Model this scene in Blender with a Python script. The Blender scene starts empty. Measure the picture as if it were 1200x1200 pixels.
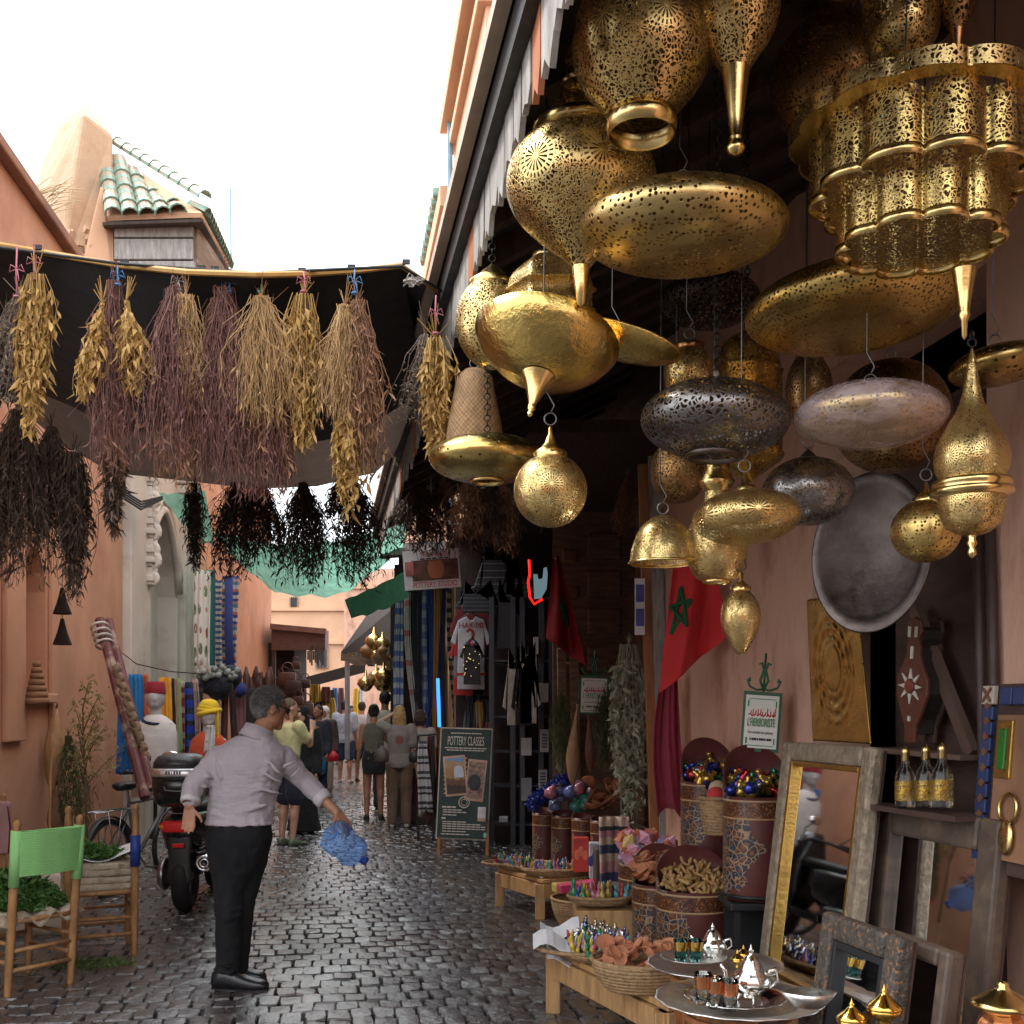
import bpy, math, random
import numpy as np
from mathutils import Vector, Matrix, Euler, noise as mnoise
random.seed(11)
RNG = np.random.default_rng(5)
PI = math.pi
scene = bpy.context.scene
COL = scene.collection
# ------------------------------------------------------------------ camera
F, HZ, EYE = 1300.0, 832.0, 1.6          # focal length in photo pixels, horizon row, eye height
cd = bpy.data.cameras.new('camera'); cam = bpy.data.objects.new('camera', cd); COL.objects.link(cam)
cam.location = (0, 0, EYE); cam.rotation_euler = (PI/2, 0, 0)
cd.sensor_width = 36; cd.lens = 36*F/1200; cd.shift_y = (HZ-600)/1200
cd.clip_start = 0.05; cd.clip_end = 500
scene.camera = cam
# ------------------------------------------------------------------ overcast sky
SUN_EL, SUN_AZ = math.radians(52), math.radians(-75)      # azimuth from +Y towards +X
wd = bpy.data.worlds.new('World'); scene.world = wd; wd.use_nodes = True
nt = wd.node_tree; nt.nodes.clear()
sky = nt.nodes.new('ShaderNodeTexSky'); sky.sky_type = 'NISHITA'; sky.sun_disc = False
sky.sun_elevation = SUN_EL; sky.sun_rotation = SUN_AZ
mx = nt.nodes.new('ShaderNodeMix'); mx.data_type = 'RGBA'
mx.inputs[0].default_value = 0.9; mx.inputs[7].default_value = (9.0, 9.25, 9.6, 1)   # cloud layer
bg = nt.nodes.new('ShaderNodeBackground'); bg.inputs[1].default_value = 0.13
ow = nt.nodes.new('ShaderNodeOutputWorld')
nt.links.new(sky.outputs[0], mx.inputs[6]); nt.links.new(mx.outputs[2], bg.inputs[0]); nt.links.new(bg.outputs[0], ow.inputs[0])
sl = bpy.data.lights.new('sun', 'SUN'); sl.energy = 1.5; sl.angle = math.radians(14); sl.color = (1, .95, .87)
so = bpy.data.objects.new('sun', sl); COL.objects.link(so)
sdir = Vector((math.sin(SUN_AZ)*math.cos(SUN_EL), math.cos(SUN_AZ)*math.cos(SUN_EL), math.sin(SUN_EL)))
so.rotation_euler = sdir.to_track_quat('Z', 'Y').to_euler(); so.location = (-6, 0, 12)
vs = scene.view_settings; vs.view_transform = 'Standard'; vs.look = 'None'; vs.exposure = 1.35; vs.gamma = 1; vs.use_curve_mapping = False
scene.render.engine = 'CYCLES'
cy = scene.cycles; cy.use_denoising = True; cy.max_bounces = 8; cy.diffuse_bounces = 4; cy.glossy_bounces = 5
cy.transmission_bounces = 6; cy.transparent_max_bounces = 12; cy.sample_clamp_indirect = 6
# ------------------------------------------------------------------ helpers
def P(px, py, d): return Vector(((px-600)/F*d, d, EYE+(HZ-py)/F*d))
def G(px, py):
    d = EYE*F/(py-HZ); return Vector(((px-600)/F*d, d, 0))
def rnd(a, b): return random.uniform(a, b)
ORIG = {}
def tag(o, label=None, cat=None, group=None, kind=None):
    if label: o['label'] = label
    if cat: o['category'] = cat
    if group: o['group'] = group
    if kind: o['kind'] = kind
    return o
def thing(name, label, cat, loc, group=None, rotz=0, local=False):
    o = bpy.data.objects.new(name, None); COL.objects.link(o)
    o.location = loc; o.rotation_euler = (0, 0, rotz); o.empty_display_size = .1
    tag(o, label, cat, group)
    if not local: ORIG[o.name] = Vector(loc)
    return o
def origin_of(p):
    while p is not None:
        if p.name in ORIG: return ORIG[p.name]
        p = p.parent
    return None
def copy_tree(o, parent=None):
    c = o.copy(); COL.objects.link(c); c.parent = parent
    for ch in list(o.children): copy_tree(ch, c)
    return c
class MB:
    def __init__(s): s.v = []; s.f = []; s.uv = None; s.T = None
    def add(s, vs_, fs_):
        n = len(s.v)
        if s.T is not None: vs_ = [s.T @ Vector(q) for q in vs_]
        s.v.extend([tuple(q) for q in vs_]); s.f.extend([tuple(i+n for i in f) for f in fs_]); return s
    def box(s, c, sz, R=None):
        hx, hy, hz = sz[0]/2, sz[1]/2, sz[2]/2
        q = [Vector((x*hx, y*hy, z*hz)) for z in (-1, 1) for y in (-1, 1) for x in (-1, 1)]
        if R is not None: q = [R @ w for w in q]
        c = Vector(c)
        return s.add([w+c for w in q], [(0, 2, 3, 1), (4, 5, 7, 6), (0, 1, 5, 4), (2, 6, 7, 3), (0, 4, 6, 2), (1, 3, 7, 5)])
    def beam(s, a, b, w, h, up=(0, 0, 1)):          # box from a to b, w wide, h high
        a = Vector(a); b = Vector(b); y = (b-a).normalized(); up = Vector(up)
        x = y.cross(up)
        if x.length < 1e-4: x = y.cross(Vector((0, 1, 0)))
        x.normalize(); z = x.cross(y)
        q = [p+x*(w/2*i)+z*(h/2*j) for p in (a, b) for j in (-1, 1) for i in (-1, 1)]
        return s.add(q, [(0, 2, 3, 1), (4, 5, 7, 6), (0, 1, 5, 4), (2, 6, 7, 3), (0, 4, 6, 2), (1, 3, 7, 5)])
    def tube(s, pts, r, n=8, caps=True, flat=1.0):
        pts = [Vector(p) for p in pts]; m = len(pts)
        rs = list(r) if hasattr(r, '__len__') else [r]*m
        vs_ = []; px_ = None
        for i, p in enumerate(pts):
            t = (pts[min(i+1, m-1)]-pts[max(i-1, 0)])
            if t.length < 1e-9: t = Vector((0, 0, 1))
            t.normalize()
            if px_ is None:
                px_ = t.cross(Vector((0, 0, 1)))
                if px_.length < 1e-3: px_ = t.cross(Vector((0, 1, 0)))
            else: px_ = px_ - t*px_.dot(t)
            if px_.length < 1e-6: px_ = t.orthogonal()
            px_.normalize(); py_ = t.cross(px_)
            for k in range(n):
                a = 2*PI*k/n
                vs_.append(p+px_*(math.cos(a)*rs[i])+py_*(math.sin(a)*rs[i]*flat))
        fs_ = [(i*n+k, i*n+(k+1) % n, (i+1)*n+(k+1) % n, (i+1)*n+k) for i in range(m-1) for k in range(n)]
        if caps: fs_ += [tuple(range(n-1, -1, -1)), tuple((m-1)*n+k for k in range(n))]
        return s.add(vs_, fs_)
    def ring(s, c, R, r, axis=(0, 0, 1), n=20, m=6, sx=1, sy=1):
        q = Vector(axis).to_track_quat('Z', 'Y'); c = Vector(c); vs_ = []
        for i in range(n):
            a = 2*PI*i/n; o = Vector((math.cos(a)*R*sx, math.sin(a)*R*sy, 0)); e = o.normalized()
            for k in range(m):
                b = 2*PI*k/m; vs_.append(c+q @ (o+e*(math.cos(b)*r)+Vector((0, 0, math.sin(b)*r))))
        return s.add(vs_, [(i*m+k, ((i+1) % n)*m+k, ((i+1) % n)*m+(k+1) % m, i*m+(k+1) % m) for i in range(n) for k in range(m)])
    def lathe(s, prof, n=32, c=(0, 0, 0), R=None, sx=1, sy=1, fn=None):
        c = Vector(c); vs_ = []
        for (r, z) in prof:
            for k in range(n):
                a = 2*PI*k/n; rr = max(r, 1e-5)
                if fn: rr *= fn(a, z)
                w = Vector((math.cos(a)*rr*sx, math.sin(a)*rr*sy, z))
                if R is not None: w = R @ w
                vs_.append(c+w)
        m = len(prof)
        return s.add(vs_, [(i*n+k, i*n+(k+1) % n, (i+1)*n+(k+1) % n, (i+1)*n+k) for i in range(m-1) for k in range(n)])
    def ball(s, c, r, n=14, m=9, R=None):
        rx, ry, rz = r if hasattr(r, '__len__') else (r, r, r)
        pr = [(math.sin(PI*i/m), -math.cos(PI*i/m)*rz) for i in range(m+1)]
        return s.lathe(pr, n, c, R, rx, ry)
    def cap(s, a, b, ra, rb, n=10):               # tapered capsule
        a = Vector(a); b = Vector(b); d = b-a; L = d.length
        if L < 1e-6: return s.ball(a, max(ra, rb), n)
        t = d/L; pts = []; rs = []
        for i in range(4):
            th = PI/2*(1-i/3.0); pts.append(a-t*ra*math.sin(th)); rs.append(max(ra*math.cos(th), 1e-4))
        for i in range(4):
            th = PI/2*(i/3.0); pts.append(b+t*rb*math.sin(th)); rs.append(max(rb*math.cos(th), 1e-4))
        return s.tube(pts, rs, n)
    def loft(s, secs, n=16, caps=True, p=2.0):     # secs: (centre, rx, ry[, z tilt]) ellipse rings in XY
        vs_ = []
        for q in secs:
            c = Vector(q[0])
            for k in range(n):
                a = 2*PI*k/n; cx, sx_ = math.cos(a), math.sin(a)
                e = 2.0/p
                vs_.append(c+Vector((math.copysign(abs(cx)**e, cx)*q[1], math.copysign(abs(sx_)**e, sx_)*q[2], (q[3]*sx_ if len(q) > 3 else 0))))
        m = len(secs)
        fs_ = [(i*n+k, i*n+(k+1) % n, (i+1)*n+(k+1) % n, (i+1)*n+k) for i in range(m-1) for k in range(n)]
        if caps: fs_ += [tuple(range(n-1, -1, -1)), tuple((m-1)*n+k for k in range(n))]
        return s.add(vs_, fs_)
    def grid(s, fn, nu, nv):
        vs_ = [fn(i/nu, j/nv) for j in range(nv+1) for i in range(nu+1)]
        return s.add(vs_, [(j*(nu+1)+i, j*(nu+1)+i+1, (j+1)*(nu+1)+i+1, (j+1)*(nu+1)+i) for j in range(nv) for i in range(nu)])
    def prism(s, poly, depth, M=None):             # poly in local XZ, extruded along local Y
        n = len(poly); M = M or Matrix.Identity(4)
        vs_ = [M @ Vector((x, 0, z)) for x, z in poly]+[M @ Vector((x, depth, z)) for x, z in poly]
        fs_ = [tuple(range(n)), tuple(range(2*n-1, n-1, -1))]+[(i, n+i, n+(i+1) % n, (i+1) % n) for i in range(n)]
        return s.add(vs_, fs_)
    def build(s, name, m, parent=None, smooth=False, bevel=0, sub=0, solid=0, remesh=0, smooth_it=0, disp=None):
        o0 = origin_of(parent) if parent is not None else None
        vv = s.v if o0 is None else [(a-o0.x, b-o0.y, c-o0.z) for a, b, c in s.v]
        me = bpy.data.meshes.new(name); me.from_pydata(vv, [], s.f); me.update()
        if smooth: me.polygons.foreach_set('use_smooth', [True]*len(me.polygons))
        if m is not None: me.materials.append(m)
        o = bpy.data.objects.new(name, me); COL.objects.link(o)
        if parent is not None: o.parent = parent
        mods(o, bevel, sub, solid, remesh, smooth_it, disp)
        return o
    def top(s, name, m, label, cat, group=None, kind=None, **kw):   # a thing that is one mesh, origin at its base
        a = np.array(s.v); lo = a.min(0); hi = a.max(0); c = Vector(((lo[0]+hi[0])/2, (lo[1]+hi[1])/2, lo[2]))
        s.v = [tuple(q) for q in (a-np.array(c))]
        o = s.build(name, m, None, **kw); o.location = c
        return tag(o, label, cat, group, kind)
_tex = {}
def cloud_tex(size):
    k = round(size, 4)
    if k not in _tex:
        t = bpy.data.textures.new('cloud', 'CLOUDS'); t.noise_scale = size; t.noise_depth = 2; _tex[k] = t
    return _tex[k]
def mods(o, bevel=0, sub=0, solid=0, remesh=0, smooth_it=0, disp=None):
    if solid:
        q = o.modifiers.new('solid', 'SOLIDIFY'); q.thickness = solid; q.offset = 0
    if remesh:
        q = o.modifiers.new('remesh', 'REMESH'); q.mode = 'VOXEL'; q.voxel_size = remesh; q.use_smooth_shade = True
    if smooth_it:
        q = o.modifiers.new('smooth', 'SMOOTH'); q.factor = .5; q.iterations = smooth_it
    if bevel:
        q = o.modifiers.new('bevel', 'BEVEL'); q.width = bevel; q.segments = 2; q.limit_method = 'ANGLE'
    if sub:
        q = o.modifiers.new('sub', 'SUBSURF'); q.levels = sub; q.render_levels = sub
    if disp:
        for sz, st in disp:
            q = o.modifiers.new('disp', 'DISPLACE'); q.texture = cloud_tex(sz); q.strength = st; q.mid_level = .5; q.texture_coords = 'LOCAL'
def arr_mesh(name, V, Fq, m, parent=None, smooth=False):      # numpy verts and faces (n,k)
    o0 = origin_of(parent) if parent is not None else None
    if o0 is not None: V = V-np.array(o0)
    me = bpy.data.meshes.new(name); k = Fq.shape[1]
    me.vertices.add(len(V)); me.vertices.foreach_set('co', V.astype(np.float32).ravel())
    me.loops.add(Fq.size); me.loops.foreach_set('vertex_index', Fq.astype(np.int32).ravel())
    me.polygons.add(len(Fq)); me.polygons.foreach_set('loop_start', np.arange(0, Fq.size, k, dtype=np.int32))
    me.polygons.foreach_set('loop_total', np.full(len(Fq), k, dtype=np.int32))
    if smooth: me.polygons.foreach_set('use_smooth', np.ones(len(Fq), dtype=bool))
    me.update(); me.validate()
    me.materials.append(m)
    o = bpy.data.objects.new(name, me); COL.objects.link(o)
    if parent is not None: o.parent = parent
    return o
def leaves(p, d, L, W, curl=.25, rng=RNG):                    # bases, directions -> folded five-vertex leaves
    n = len(p); d = d/np.linalg.norm(d, axis=1, keepdims=True)
    r = rng.normal(size=(n, 3)); sd = np.cross(d, r); sd /= np.linalg.norm(sd, axis=1, keepdims=True)+1e-9
    nm = np.cross(sd, d); L = np.broadcast_to(L, n)[:, None]; W = np.broadcast_to(W, n)[:, None]
    mid = p+d*L*.45+nm*L*curl*.35; tip = p+d*L-nm*L*curl*rng.uniform(-.5, 1, (n, 1))
    V = np.stack([p, mid+sd*W*.5+nm*W*.3, mid-sd*W*.5+nm*W*.3, mid, tip], 1).reshape(-1, 3)
    b = np.arange(n)[:, None]*5
    Fq = np.concatenate([b+np.array([[0, 3, 1]]), b+np.array([[0, 2, 3]]), b+np.array([[1, 3, 4]]), b+np.array([[3, 2, 4]])])
    return V, Fq
def strands(paths, r, k=3):                                    # paths (n,m,3) -> thin prisms; r (n,) or scalar
    n, m, _ = paths.shape
    t = np.gradient(paths, axis=1); t /= np.linalg.norm(t, axis=2, keepdims=True)+1e-9
    ref = np.zeros_like(t); ref[..., 0] = .73; ref[..., 1] = .68
    x = np.cross(t, ref); x /= np.linalg.norm(x, axis=2, keepdims=True)+1e-9; y = np.cross(t, x)
    rr = np.broadcast_to(np.asarray(r), n)[:, None, None]*np.linspace(1, .45, m)[None, :, None]
    ring = [paths+x*rr*math.cos(2*PI*i/k)+y*rr*math.sin(2*PI*i/k) for i in range(k)]
    V = np.stack(ring, 2).reshape(-1, 3)
    base = (np.arange(n)[:, None]*m+np.arange(m-1)[None, :]).ravel()*k
    Fq = np.concatenate([np.stack([base+i, base+(i+1) % k, base+k+(i+1) % k, base+k+i], 1) for i in range(k)])
    return V, Fq
def join(*vf):
    Vs, Fs, n = [], [], 0
    for V, Fq in vf: Vs.append(V); Fs.append(Fq+n); n += len(V)
    return np.concatenate(Vs), np.concatenate(Fs)
# ------------------------------------------------------------------ materials
MATS = {}
def N(t, kind, **kw):
    n = t.nodes.new(kind)
    for k, v in kw.items(): setattr(n, k, v)
    return n
def newmat(name):
    m = bpy.data.materials.new(name); m.use_nodes = True; t = m.node_tree
    b = t.nodes['Principled BSDF']; return m, t, b
def coords(t, scale=(1, 1, 1), kind='Object', rot=(0, 0, 0), loc=(0, 0, 0)):
    tc = N(t, 'ShaderNodeTexCoord'); mp = N(t, 'ShaderNodeMapping')
    mp.inputs['Scale'].default_value = scale; mp.inputs['Rotation'].default_value = rot; mp.inputs['Location'].default_value = loc
    t.links.new(tc.outputs[kind], mp.inputs[0]); return mp.outputs[0]
def ramp(t, src, stops, interp='LINEAR'):
    r = N(t, 'ShaderNodeValToRGB'); r.color_ramp.interpolation = interp; e = r.color_ramp.elements
    while len(e) < len(stops): e.new(.5)
    for i, (p, c) in enumerate(stops):
        e[i].position = p; e[i].color = tuple(c)[:3]+(1,)
    t.links.new(src, r.inputs[0]); return r.outputs[0]
def math_(t, op, a, b=None, c=None):
    n = N(t, 'ShaderNodeMath', operation=op)
    for i, q in enumerate((a, b, c)):
        if q is None: continue
        if isinstance(q, (int, float)): n.inputs[i].default_value = q
        else: t.links.new(q, n.inputs[i])
    return n.outputs[0]
def mixc(t, f, a, b, blend='MIX'):
    n = N(t, 'ShaderNodeMix', data_type='RGBA', blend_type=blend)
    for i, q in ((0, f), (6, a), (7, b)):
        if isinstance(q, (int, float)): n.inputs[i].default_value = q
        elif isinstance(q, tuple): n.inputs[i].default_value = q[:3]+(1,)
        else: t.links.new(q, n.inputs[i])
    return n.outputs[2]
def noise(t, co, scale, detail=4, rough=.55, dist=0):
    n = N(t, 'ShaderNodeTexNoise'); n.inputs['Scale'].default_value = scale; n.inputs['Detail'].default_value = detail
    n.inputs['Roughness'].default_value = rough; n.inputs['Distortion'].default_value = dist
    t.links.new(co, n.inputs['Vector']); return n.outputs['Fac']
def bump(t, b, h, strength=.3, dist=.01):
    n = N(t, 'ShaderNodeBump'); n.inputs['Strength'].default_value = strength; n.inputs['Distance'].default_value = dist
    t.links.new(h, n.inputs['Height']); t.links.new(n.outputs[0], b.inputs['Normal']); return n
def vary(c, k): return tuple(max(0, min(1, q*k)) for q in c)
def mat(name, col, rough=.65, metal=0, var=.22, scale=6, bmp=.15, bscale=60, col2=None, c2=(.5, .7), s2=1.5, stretch=(1, 1, 1), sheen=0, coat=0, rvar=.1, bdist=.006):
    if name in MATS: return MATS[name]
    m, t, b = newmat(name); co = coords(t, stretch)
    nz = noise(t, co, scale); c = ramp(t, nz, [(.3, vary(col, 1-var)), (.7, vary(col, 1+var))])
    if col2:
        n2 = noise(t, co, s2, 6, .65); f = ramp(t, n2, [(c2[0], (0, 0, 0)), (c2[1], (1, 1, 1))]); c = mixc(t, f, c, col2)
    t.links.new(c, b.inputs['Base Color'])
    r = ramp(t, noise(t, co, scale*2.3), [(.3, (max(0, rough-rvar),)*3), (.7, (min(1, rough+rvar),)*3)]); t.links.new(r, b.inputs['Roughness'])
    b.inputs['Metallic'].default_value = metal
    if sheen: b.inputs['Sheen Weight'].default_value = sheen
    if coat: b.inputs['Coat Weight'].default_value = coat; b.inputs['Coat Roughness'].default_value = .15
    if bmp: bump(t, b, noise(t, co, bscale, 5, .6), bmp, bdist)
    MATS[name] = m; return m
def leafmat(name, stops, rough=.7, trans=.15):
    if name in MATS: return MATS[name]
    m, t, b = newmat(name); g = N(t, 'ShaderNodeNewGeometry')
    k = len(stops); c = ramp(t, g.outputs['Random Per Island'], [(i/(k-1), s) for i, s in enumerate(stops)])
    c = mixc(t, .35, c, ramp(t, noise(t, coords(t), 30), [(.3, vary(stops[0], .7)), (.7, vary(stops[-1], 1.2))]))
    t.links.new(c, b.inputs['Base Color']); b.inputs['Roughness'].default_value = rough
    if trans:
        tr = N(t, 'ShaderNodeBsdfTranslucent'); t.links.new(c, tr.inputs[0]); mxs = N(t, 'ShaderNodeMixShader'); mxs.inputs[0].default_value = trans
        out = t.nodes['Material Output']; t.links.new(b.outputs[0], mxs.inputs[1]); t.links.new(tr.outputs[0], mxs.inputs[2]); t.links.new(mxs.outputs[0], out.inputs[0])
    MATS[name] = m; return m
def stripes(name, stops, axis=2, rough=.85, kind='Generated', warp=.01, weave=True, rep=1):
    if name in MATS: return MATS[name]
    m, t, b = newmat(name); co = coords(t, kind=kind); sp = N(t, 'ShaderNodeSeparateXYZ'); t.links.new(co, sp.inputs[0])
    v = math_(t, 'ADD', sp.outputs[axis], math_(t, 'MULTIPLY', math_(t, 'SUBTRACT', noise(t, co, 6), .5), warp*2))
    if rep != 1: v = math_(t, 'FRACT', math_(t, 'MULTIPLY', v, rep))
    c = ramp(t, v, stops, 'CONSTANT')
    oc = coords(t); c = mixc(t, .25, c, ramp(t, noise(t, oc, 25), [(.3, (.02, .02, .02)), (.7, (.6, .6, .6))]), 'OVERLAY')
    t.links.new(c, b.inputs['Base Color']); b.inputs['Roughness'].default_value = rough; b.inputs['Sheen Weight'].default_value = .15
    if weave: bump(t, b, noise(t, oc, 220, 2), .25, .003)
    MATS[name] = m; return m
def glow(name, col, k):
    m, t, b = newmat(name); b.inputs['Base Color'].default_value = col+(1,); b.inputs['Emission Color'].default_value = col+(1,); b.inputs['Emission Strength'].default_value = k
    return m
def glassy(name, col, rough=.05, ior=1.45, alpha=None):
    if name in MATS: return MATS[name]
    m, t, b = newmat(name); b.inputs['Base Color'].default_value = col+(1,); b.inputs['Roughness'].default_value = rough
    b.inputs['Transmission Weight'].default_value = 1; b.inputs['IOR'].default_value = ior
    MATS[name] = m; return m
# pierced metal: holes are really open (transparent), the metal between is engraved
def pierced(name, col, rough=.27, scale=60, kind='leaf', thr=.12, rosette=0, rough_bump=.5, dark=(.10, .06, .02), patina=.45):
    if name in MATS: return MATS[name]
    m, t, b = newmat(name); co = coords(t)
    wv = N(t, 'ShaderNodeTexNoise'); wv.inputs['Scale'].default_value = scale*.55; wv.inputs['Detail'].default_value = 1; t.links.new(co, wv.inputs['Vector'])
    ad = N(t, 'ShaderNodeMix', data_type='VECTOR'); ad.inputs[0].default_value = .022 if kind == 'leaf' else .004
    t.links.new(co, ad.inputs[4]); t.links.new(wv.outputs['Color'], ad.inputs[5])
    vo = N(t, 'ShaderNodeTexVoronoi'); vo.inputs['Scale'].default_value = scale; t.links.new(ad.outputs[1], vo.inputs['Vector'])
    if kind == 'leaf':
        vo.feature = 'DISTANCE_TO_EDGE'; h = ramp(t, vo.outputs['Distance'], [(thr, (0, 0, 0)), (thr+.04, (1, 1, 1))])
    else:
        vo.feature = 'F1'; vo.inputs['Randomness'].default_value = .55
        h = ramp(t, vo.outputs['Distance'], [(thr, (1, 1, 1)), (thr+.05, (0, 0, 0))])
    if rosette:
        uv = coords(t, kind='UV'); sp = N(t, 'ShaderNodeSeparateXYZ'); t.links.new(uv, sp.inputs[0])
        x = math_(t, 'SUBTRACT', math_(t, 'FRACT', math_(t, 'MULTIPLY', sp.outputs[0], rosette)), .5)
        y = math_(t, 'MULTIPLY', math_(t, 'SUBTRACT', sp.outputs[1], .5), rosette)
        rr = math_(t, 'SQRT', math_(t, 'ADD', math_(t, 'MULTIPLY', x, x), math_(t, 'MULTIPLY', y, y)))
        th = math_(t, 'ARCTAN2', y, x)
        pet = math_(t, 'GREATER_THAN', math_(t, 'SINE', math_(t, 'MULTIPLY', th, 16)), .1)
        inn = math_(t, 'MULTIPLY', math_(t, 'LESS_THAN', rr, .2), math_(t, 'GREATER_THAN', rr, .05))
        inn2 = math_(t, 'MULTIPLY', math_(t, 'LESS_THAN', rr, .29), math_(t, 'GREATER_THAN', rr, .225))
        dots = math_(t, 'GREATER_THAN', math_(t, 'SINE', math_(t, 'MULTIPLY', th, 24)), .3)
        ros = math_(t, 'MAXIMUM', math_(t, 'MULTIPLY', pet, inn), math_(t, 'MULTIPLY', dots, inn2))
        ins = math_(t, 'LESS_THAN', rr, .31); h = mixc(t, ins, h, ros)
    pn = noise(t, co, 9, 5, .7)
    c = mixc(t, math_(t, 'MULTIPLY', ramp(t, pn, [(.35, (0, 0, 0)), (.75, (1, 1, 1))]), patina), tuple(col), tuple(dark))
    t.links.new(c, b.inputs['Base Color']); b.inputs['Metallic'].default_value = 1
    t.links.new(ramp(t, noise(t, co, 22), [(.3, (max(.05, rough-.08),)*3), (.7, (rough+.1,)*3)]), b.inputs['Roughness'])
    hh = math_(t, 'ADD', math_(t, 'MULTIPLY', h, -1), math_(t, 'MULTIPLY', noise(t, co, 140, 3), .35))
    bump(t, b, hh, rough_bump, .003)
    tr = N(t, 'ShaderNodeBsdfTransparent'); ms = N(t, 'ShaderNodeMixShader'); out = t.nodes['Material Output']
    t.links.new(h, ms.inputs[0]); t.links.new(b.outputs[0], ms.inputs[1]); t.links.new(tr.outputs[0], ms.inputs[2]); t.links.new(ms.outputs[0], out.inputs[0])
    MATS[name] = m; return m
BRASS = (.70, .52, .22)
TEXTS = []
def text(name, body, M, size, m, parent, sx=1.0, ex=.0008, align='CENTER'):
    c = bpy.data.curves.new(name, 'FONT'); c.body = body; c.size = size; c.extrude = ex; c.align_x = align; c.align_y = 'CENTER'
    c.materials.append(m); o = bpy.data.objects.new(name, c); COL.objects.link(o)
    o.parent = parent; o0 = origin_of(parent)
    W = M.copy()
    if o0 is not None: W.translation = W.translation-o0
    o.matrix_basis = W @ Matrix.Diagonal((sx, 1, 1, 1)); TEXTS.append(o); return o
def facing(c, yaw=0, pitch=0):     # frame at c whose local XZ plane faces the camera at yaw 0 (local -Y outward)
    return Matrix.Translation(Vector(c)) @ Matrix.Rotation(yaw, 4, 'Z') @ Matrix.Rotation(pitch, 4, 'X')
TXT = Matrix.Rotation(PI/2, 4, 'X')   # text plane upright
# ================================================================== SETTING
SD = Vector((-.1615, 1, 0)).normalized(); SX = Vector((SD.y, -SD.x, 0))     # street direction, across
def WALLX(d): return 1.13-.1615*(d-8.4)                                      # shop wall
M_plaster = mat('terracotta plaster', (.56, .30, .185), .85, var=.12, scale=1.3, bmp=.35, bscale=14, col2=(.43, .20, .125), c2=(.5, .68), s2=.9, bdist=.012)
M_pink = mat('pink plaster', (.66, .40, .29), .85, var=.14, scale=2.2, bmp=.4, bscale=16, col2=(.44, .23, .155), c2=(.5, .68), s2=2.2, stretch=(1.4, 1.4, .6), bdist=.012)
M_peach = mat('peach plaster', (.62, .37, .23), .88, var=.1, scale=.8, bmp=.3, bscale=9, col2=(.5, .28, .17), c2=(.5, .7), s2=.5)
M_white = mat('aged white limewash', (.60, .55, .49), .8, var=.1, scale=2, bmp=.3, bscale=18, col2=(.42, .33, .26), c2=(.55, .75), s2=1.6)
M_wood = mat('weathered wood', (.17, .115, .075), .8, var=.3, scale=4, bmp=.5, bscale=22, stretch=(1, 1, 7), col2=(.25, .2, .16), s2=3)
M_darkwood = mat('dark stained wood', (.045, .027, .02), .7, var=.35, scale=4, bmp=.4, bscale=20, stretch=(6, 1, 1))
M_greywood = mat('silver grey wood', (.30, .285, .265), .8, var=.25, scale=5, bmp=.5, bscale=24, stretch=(5, 5, 1), col2=(.16, .14, .12), s2=4)
M_ochrewood = mat('orange varnished wood', (.33, .125, .04), .5, var=.25, scale=5, bmp=.3, bscale=24, stretch=(6, 6, 1))
M_rawwood = mat('raw pine wood', (.42, .24, .10), .65, var=.25, scale=4, bmp=.3, bscale=20, stretch=(6, 6, 1), col2=(.26, .13, .05), s2=3)
M_black = mat('matt black', (.012, .012, .014), .55, bmp=.1)
M_tin = mat('dark tin roof', (.05, .045, .045), .6, metal=.3, bmp=.3, bscale=12)
# ---- ground and cobbles
def cobble_material():
    m, t, b = newmat('wet cobble'); tc = N(t, 'ShaderNodeTexCoord'); oi = N(t, 'ShaderNodeObjectInfo'); g = N(t, 'ShaderNodeNewGeometry')
    co = g.outputs['Position']
    n1 = noise(t, co, 26, 6, .65); n2 = noise(t, co, .9, 4, .6)
    rd = math_(t, 'FRACT', math_(t, 'ADD', oi.outputs['Random'], g.outputs['Random Per Island']))
    c = mixc(t, rd, (.062, .058, .06), (.13, .124, .127))
    c = mixc(t, ramp(t, n1, [(.3, (0, 0, 0)), (.7, (.8, .8, .8))]), c, (.04, .034, .032))
    c = mixc(t, ramp(t, n2, [(.48, (0, 0, 0)), (.66, (.75, .75, .75))]), c, (.07, .045, .033))
    t.links.new(c, b.inputs['Base Color'])
    w = noise(t, co, 1.1, 3, .5)
    t.links.new(ramp(t, math_(t, 'ADD', math_(t, 'MULTIPLY', w, .75), math_(t, 'MULTIPLY', n1, .25)), [(.36, (.09,)*3), (.62, (.30,)*3)]), b.inputs['Roughness'])
    b.inputs['Specular IOR Level'].default_value = .8
    t.links.new(ramp(t, w, [(.42, (1,)*3), (.62, (.25,)*3)]), b.inputs['Coat Weight']); b.inputs['Coat Roughness'].default_value = .12
    bn = bump(t, b, math_(t, 'ADD', noise(t, co, 48, 5, .65), math_(t, 'MULTIPLY', noise(t, co, 15, 2), 1.6)), .40, .012); t.links.new(bn.outputs[0], b.inputs['Coat Normal'])
    return m
M_cobble = cobble_material()
M_mud = mat('wet mortar mud', (.035, .027, .022), .4, var=.4, scale=3, bmp=.5, bscale=60, rvar=.2)
g = MB(); g.grid(lambda u, v: Vector((-60+120*u, -25+125*v, -.03)), 8, 8)
ground = g.build('ground', M_mud); tag(ground, kind='structure')
st = MB(); st.grid(lambda u, v: Vector((-5.6+7.4*u-.1*(v*45), -12+48*v, -.022)), 6, 20)
street = st.build('street', M_mud); tag(street, kind='structure')
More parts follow.
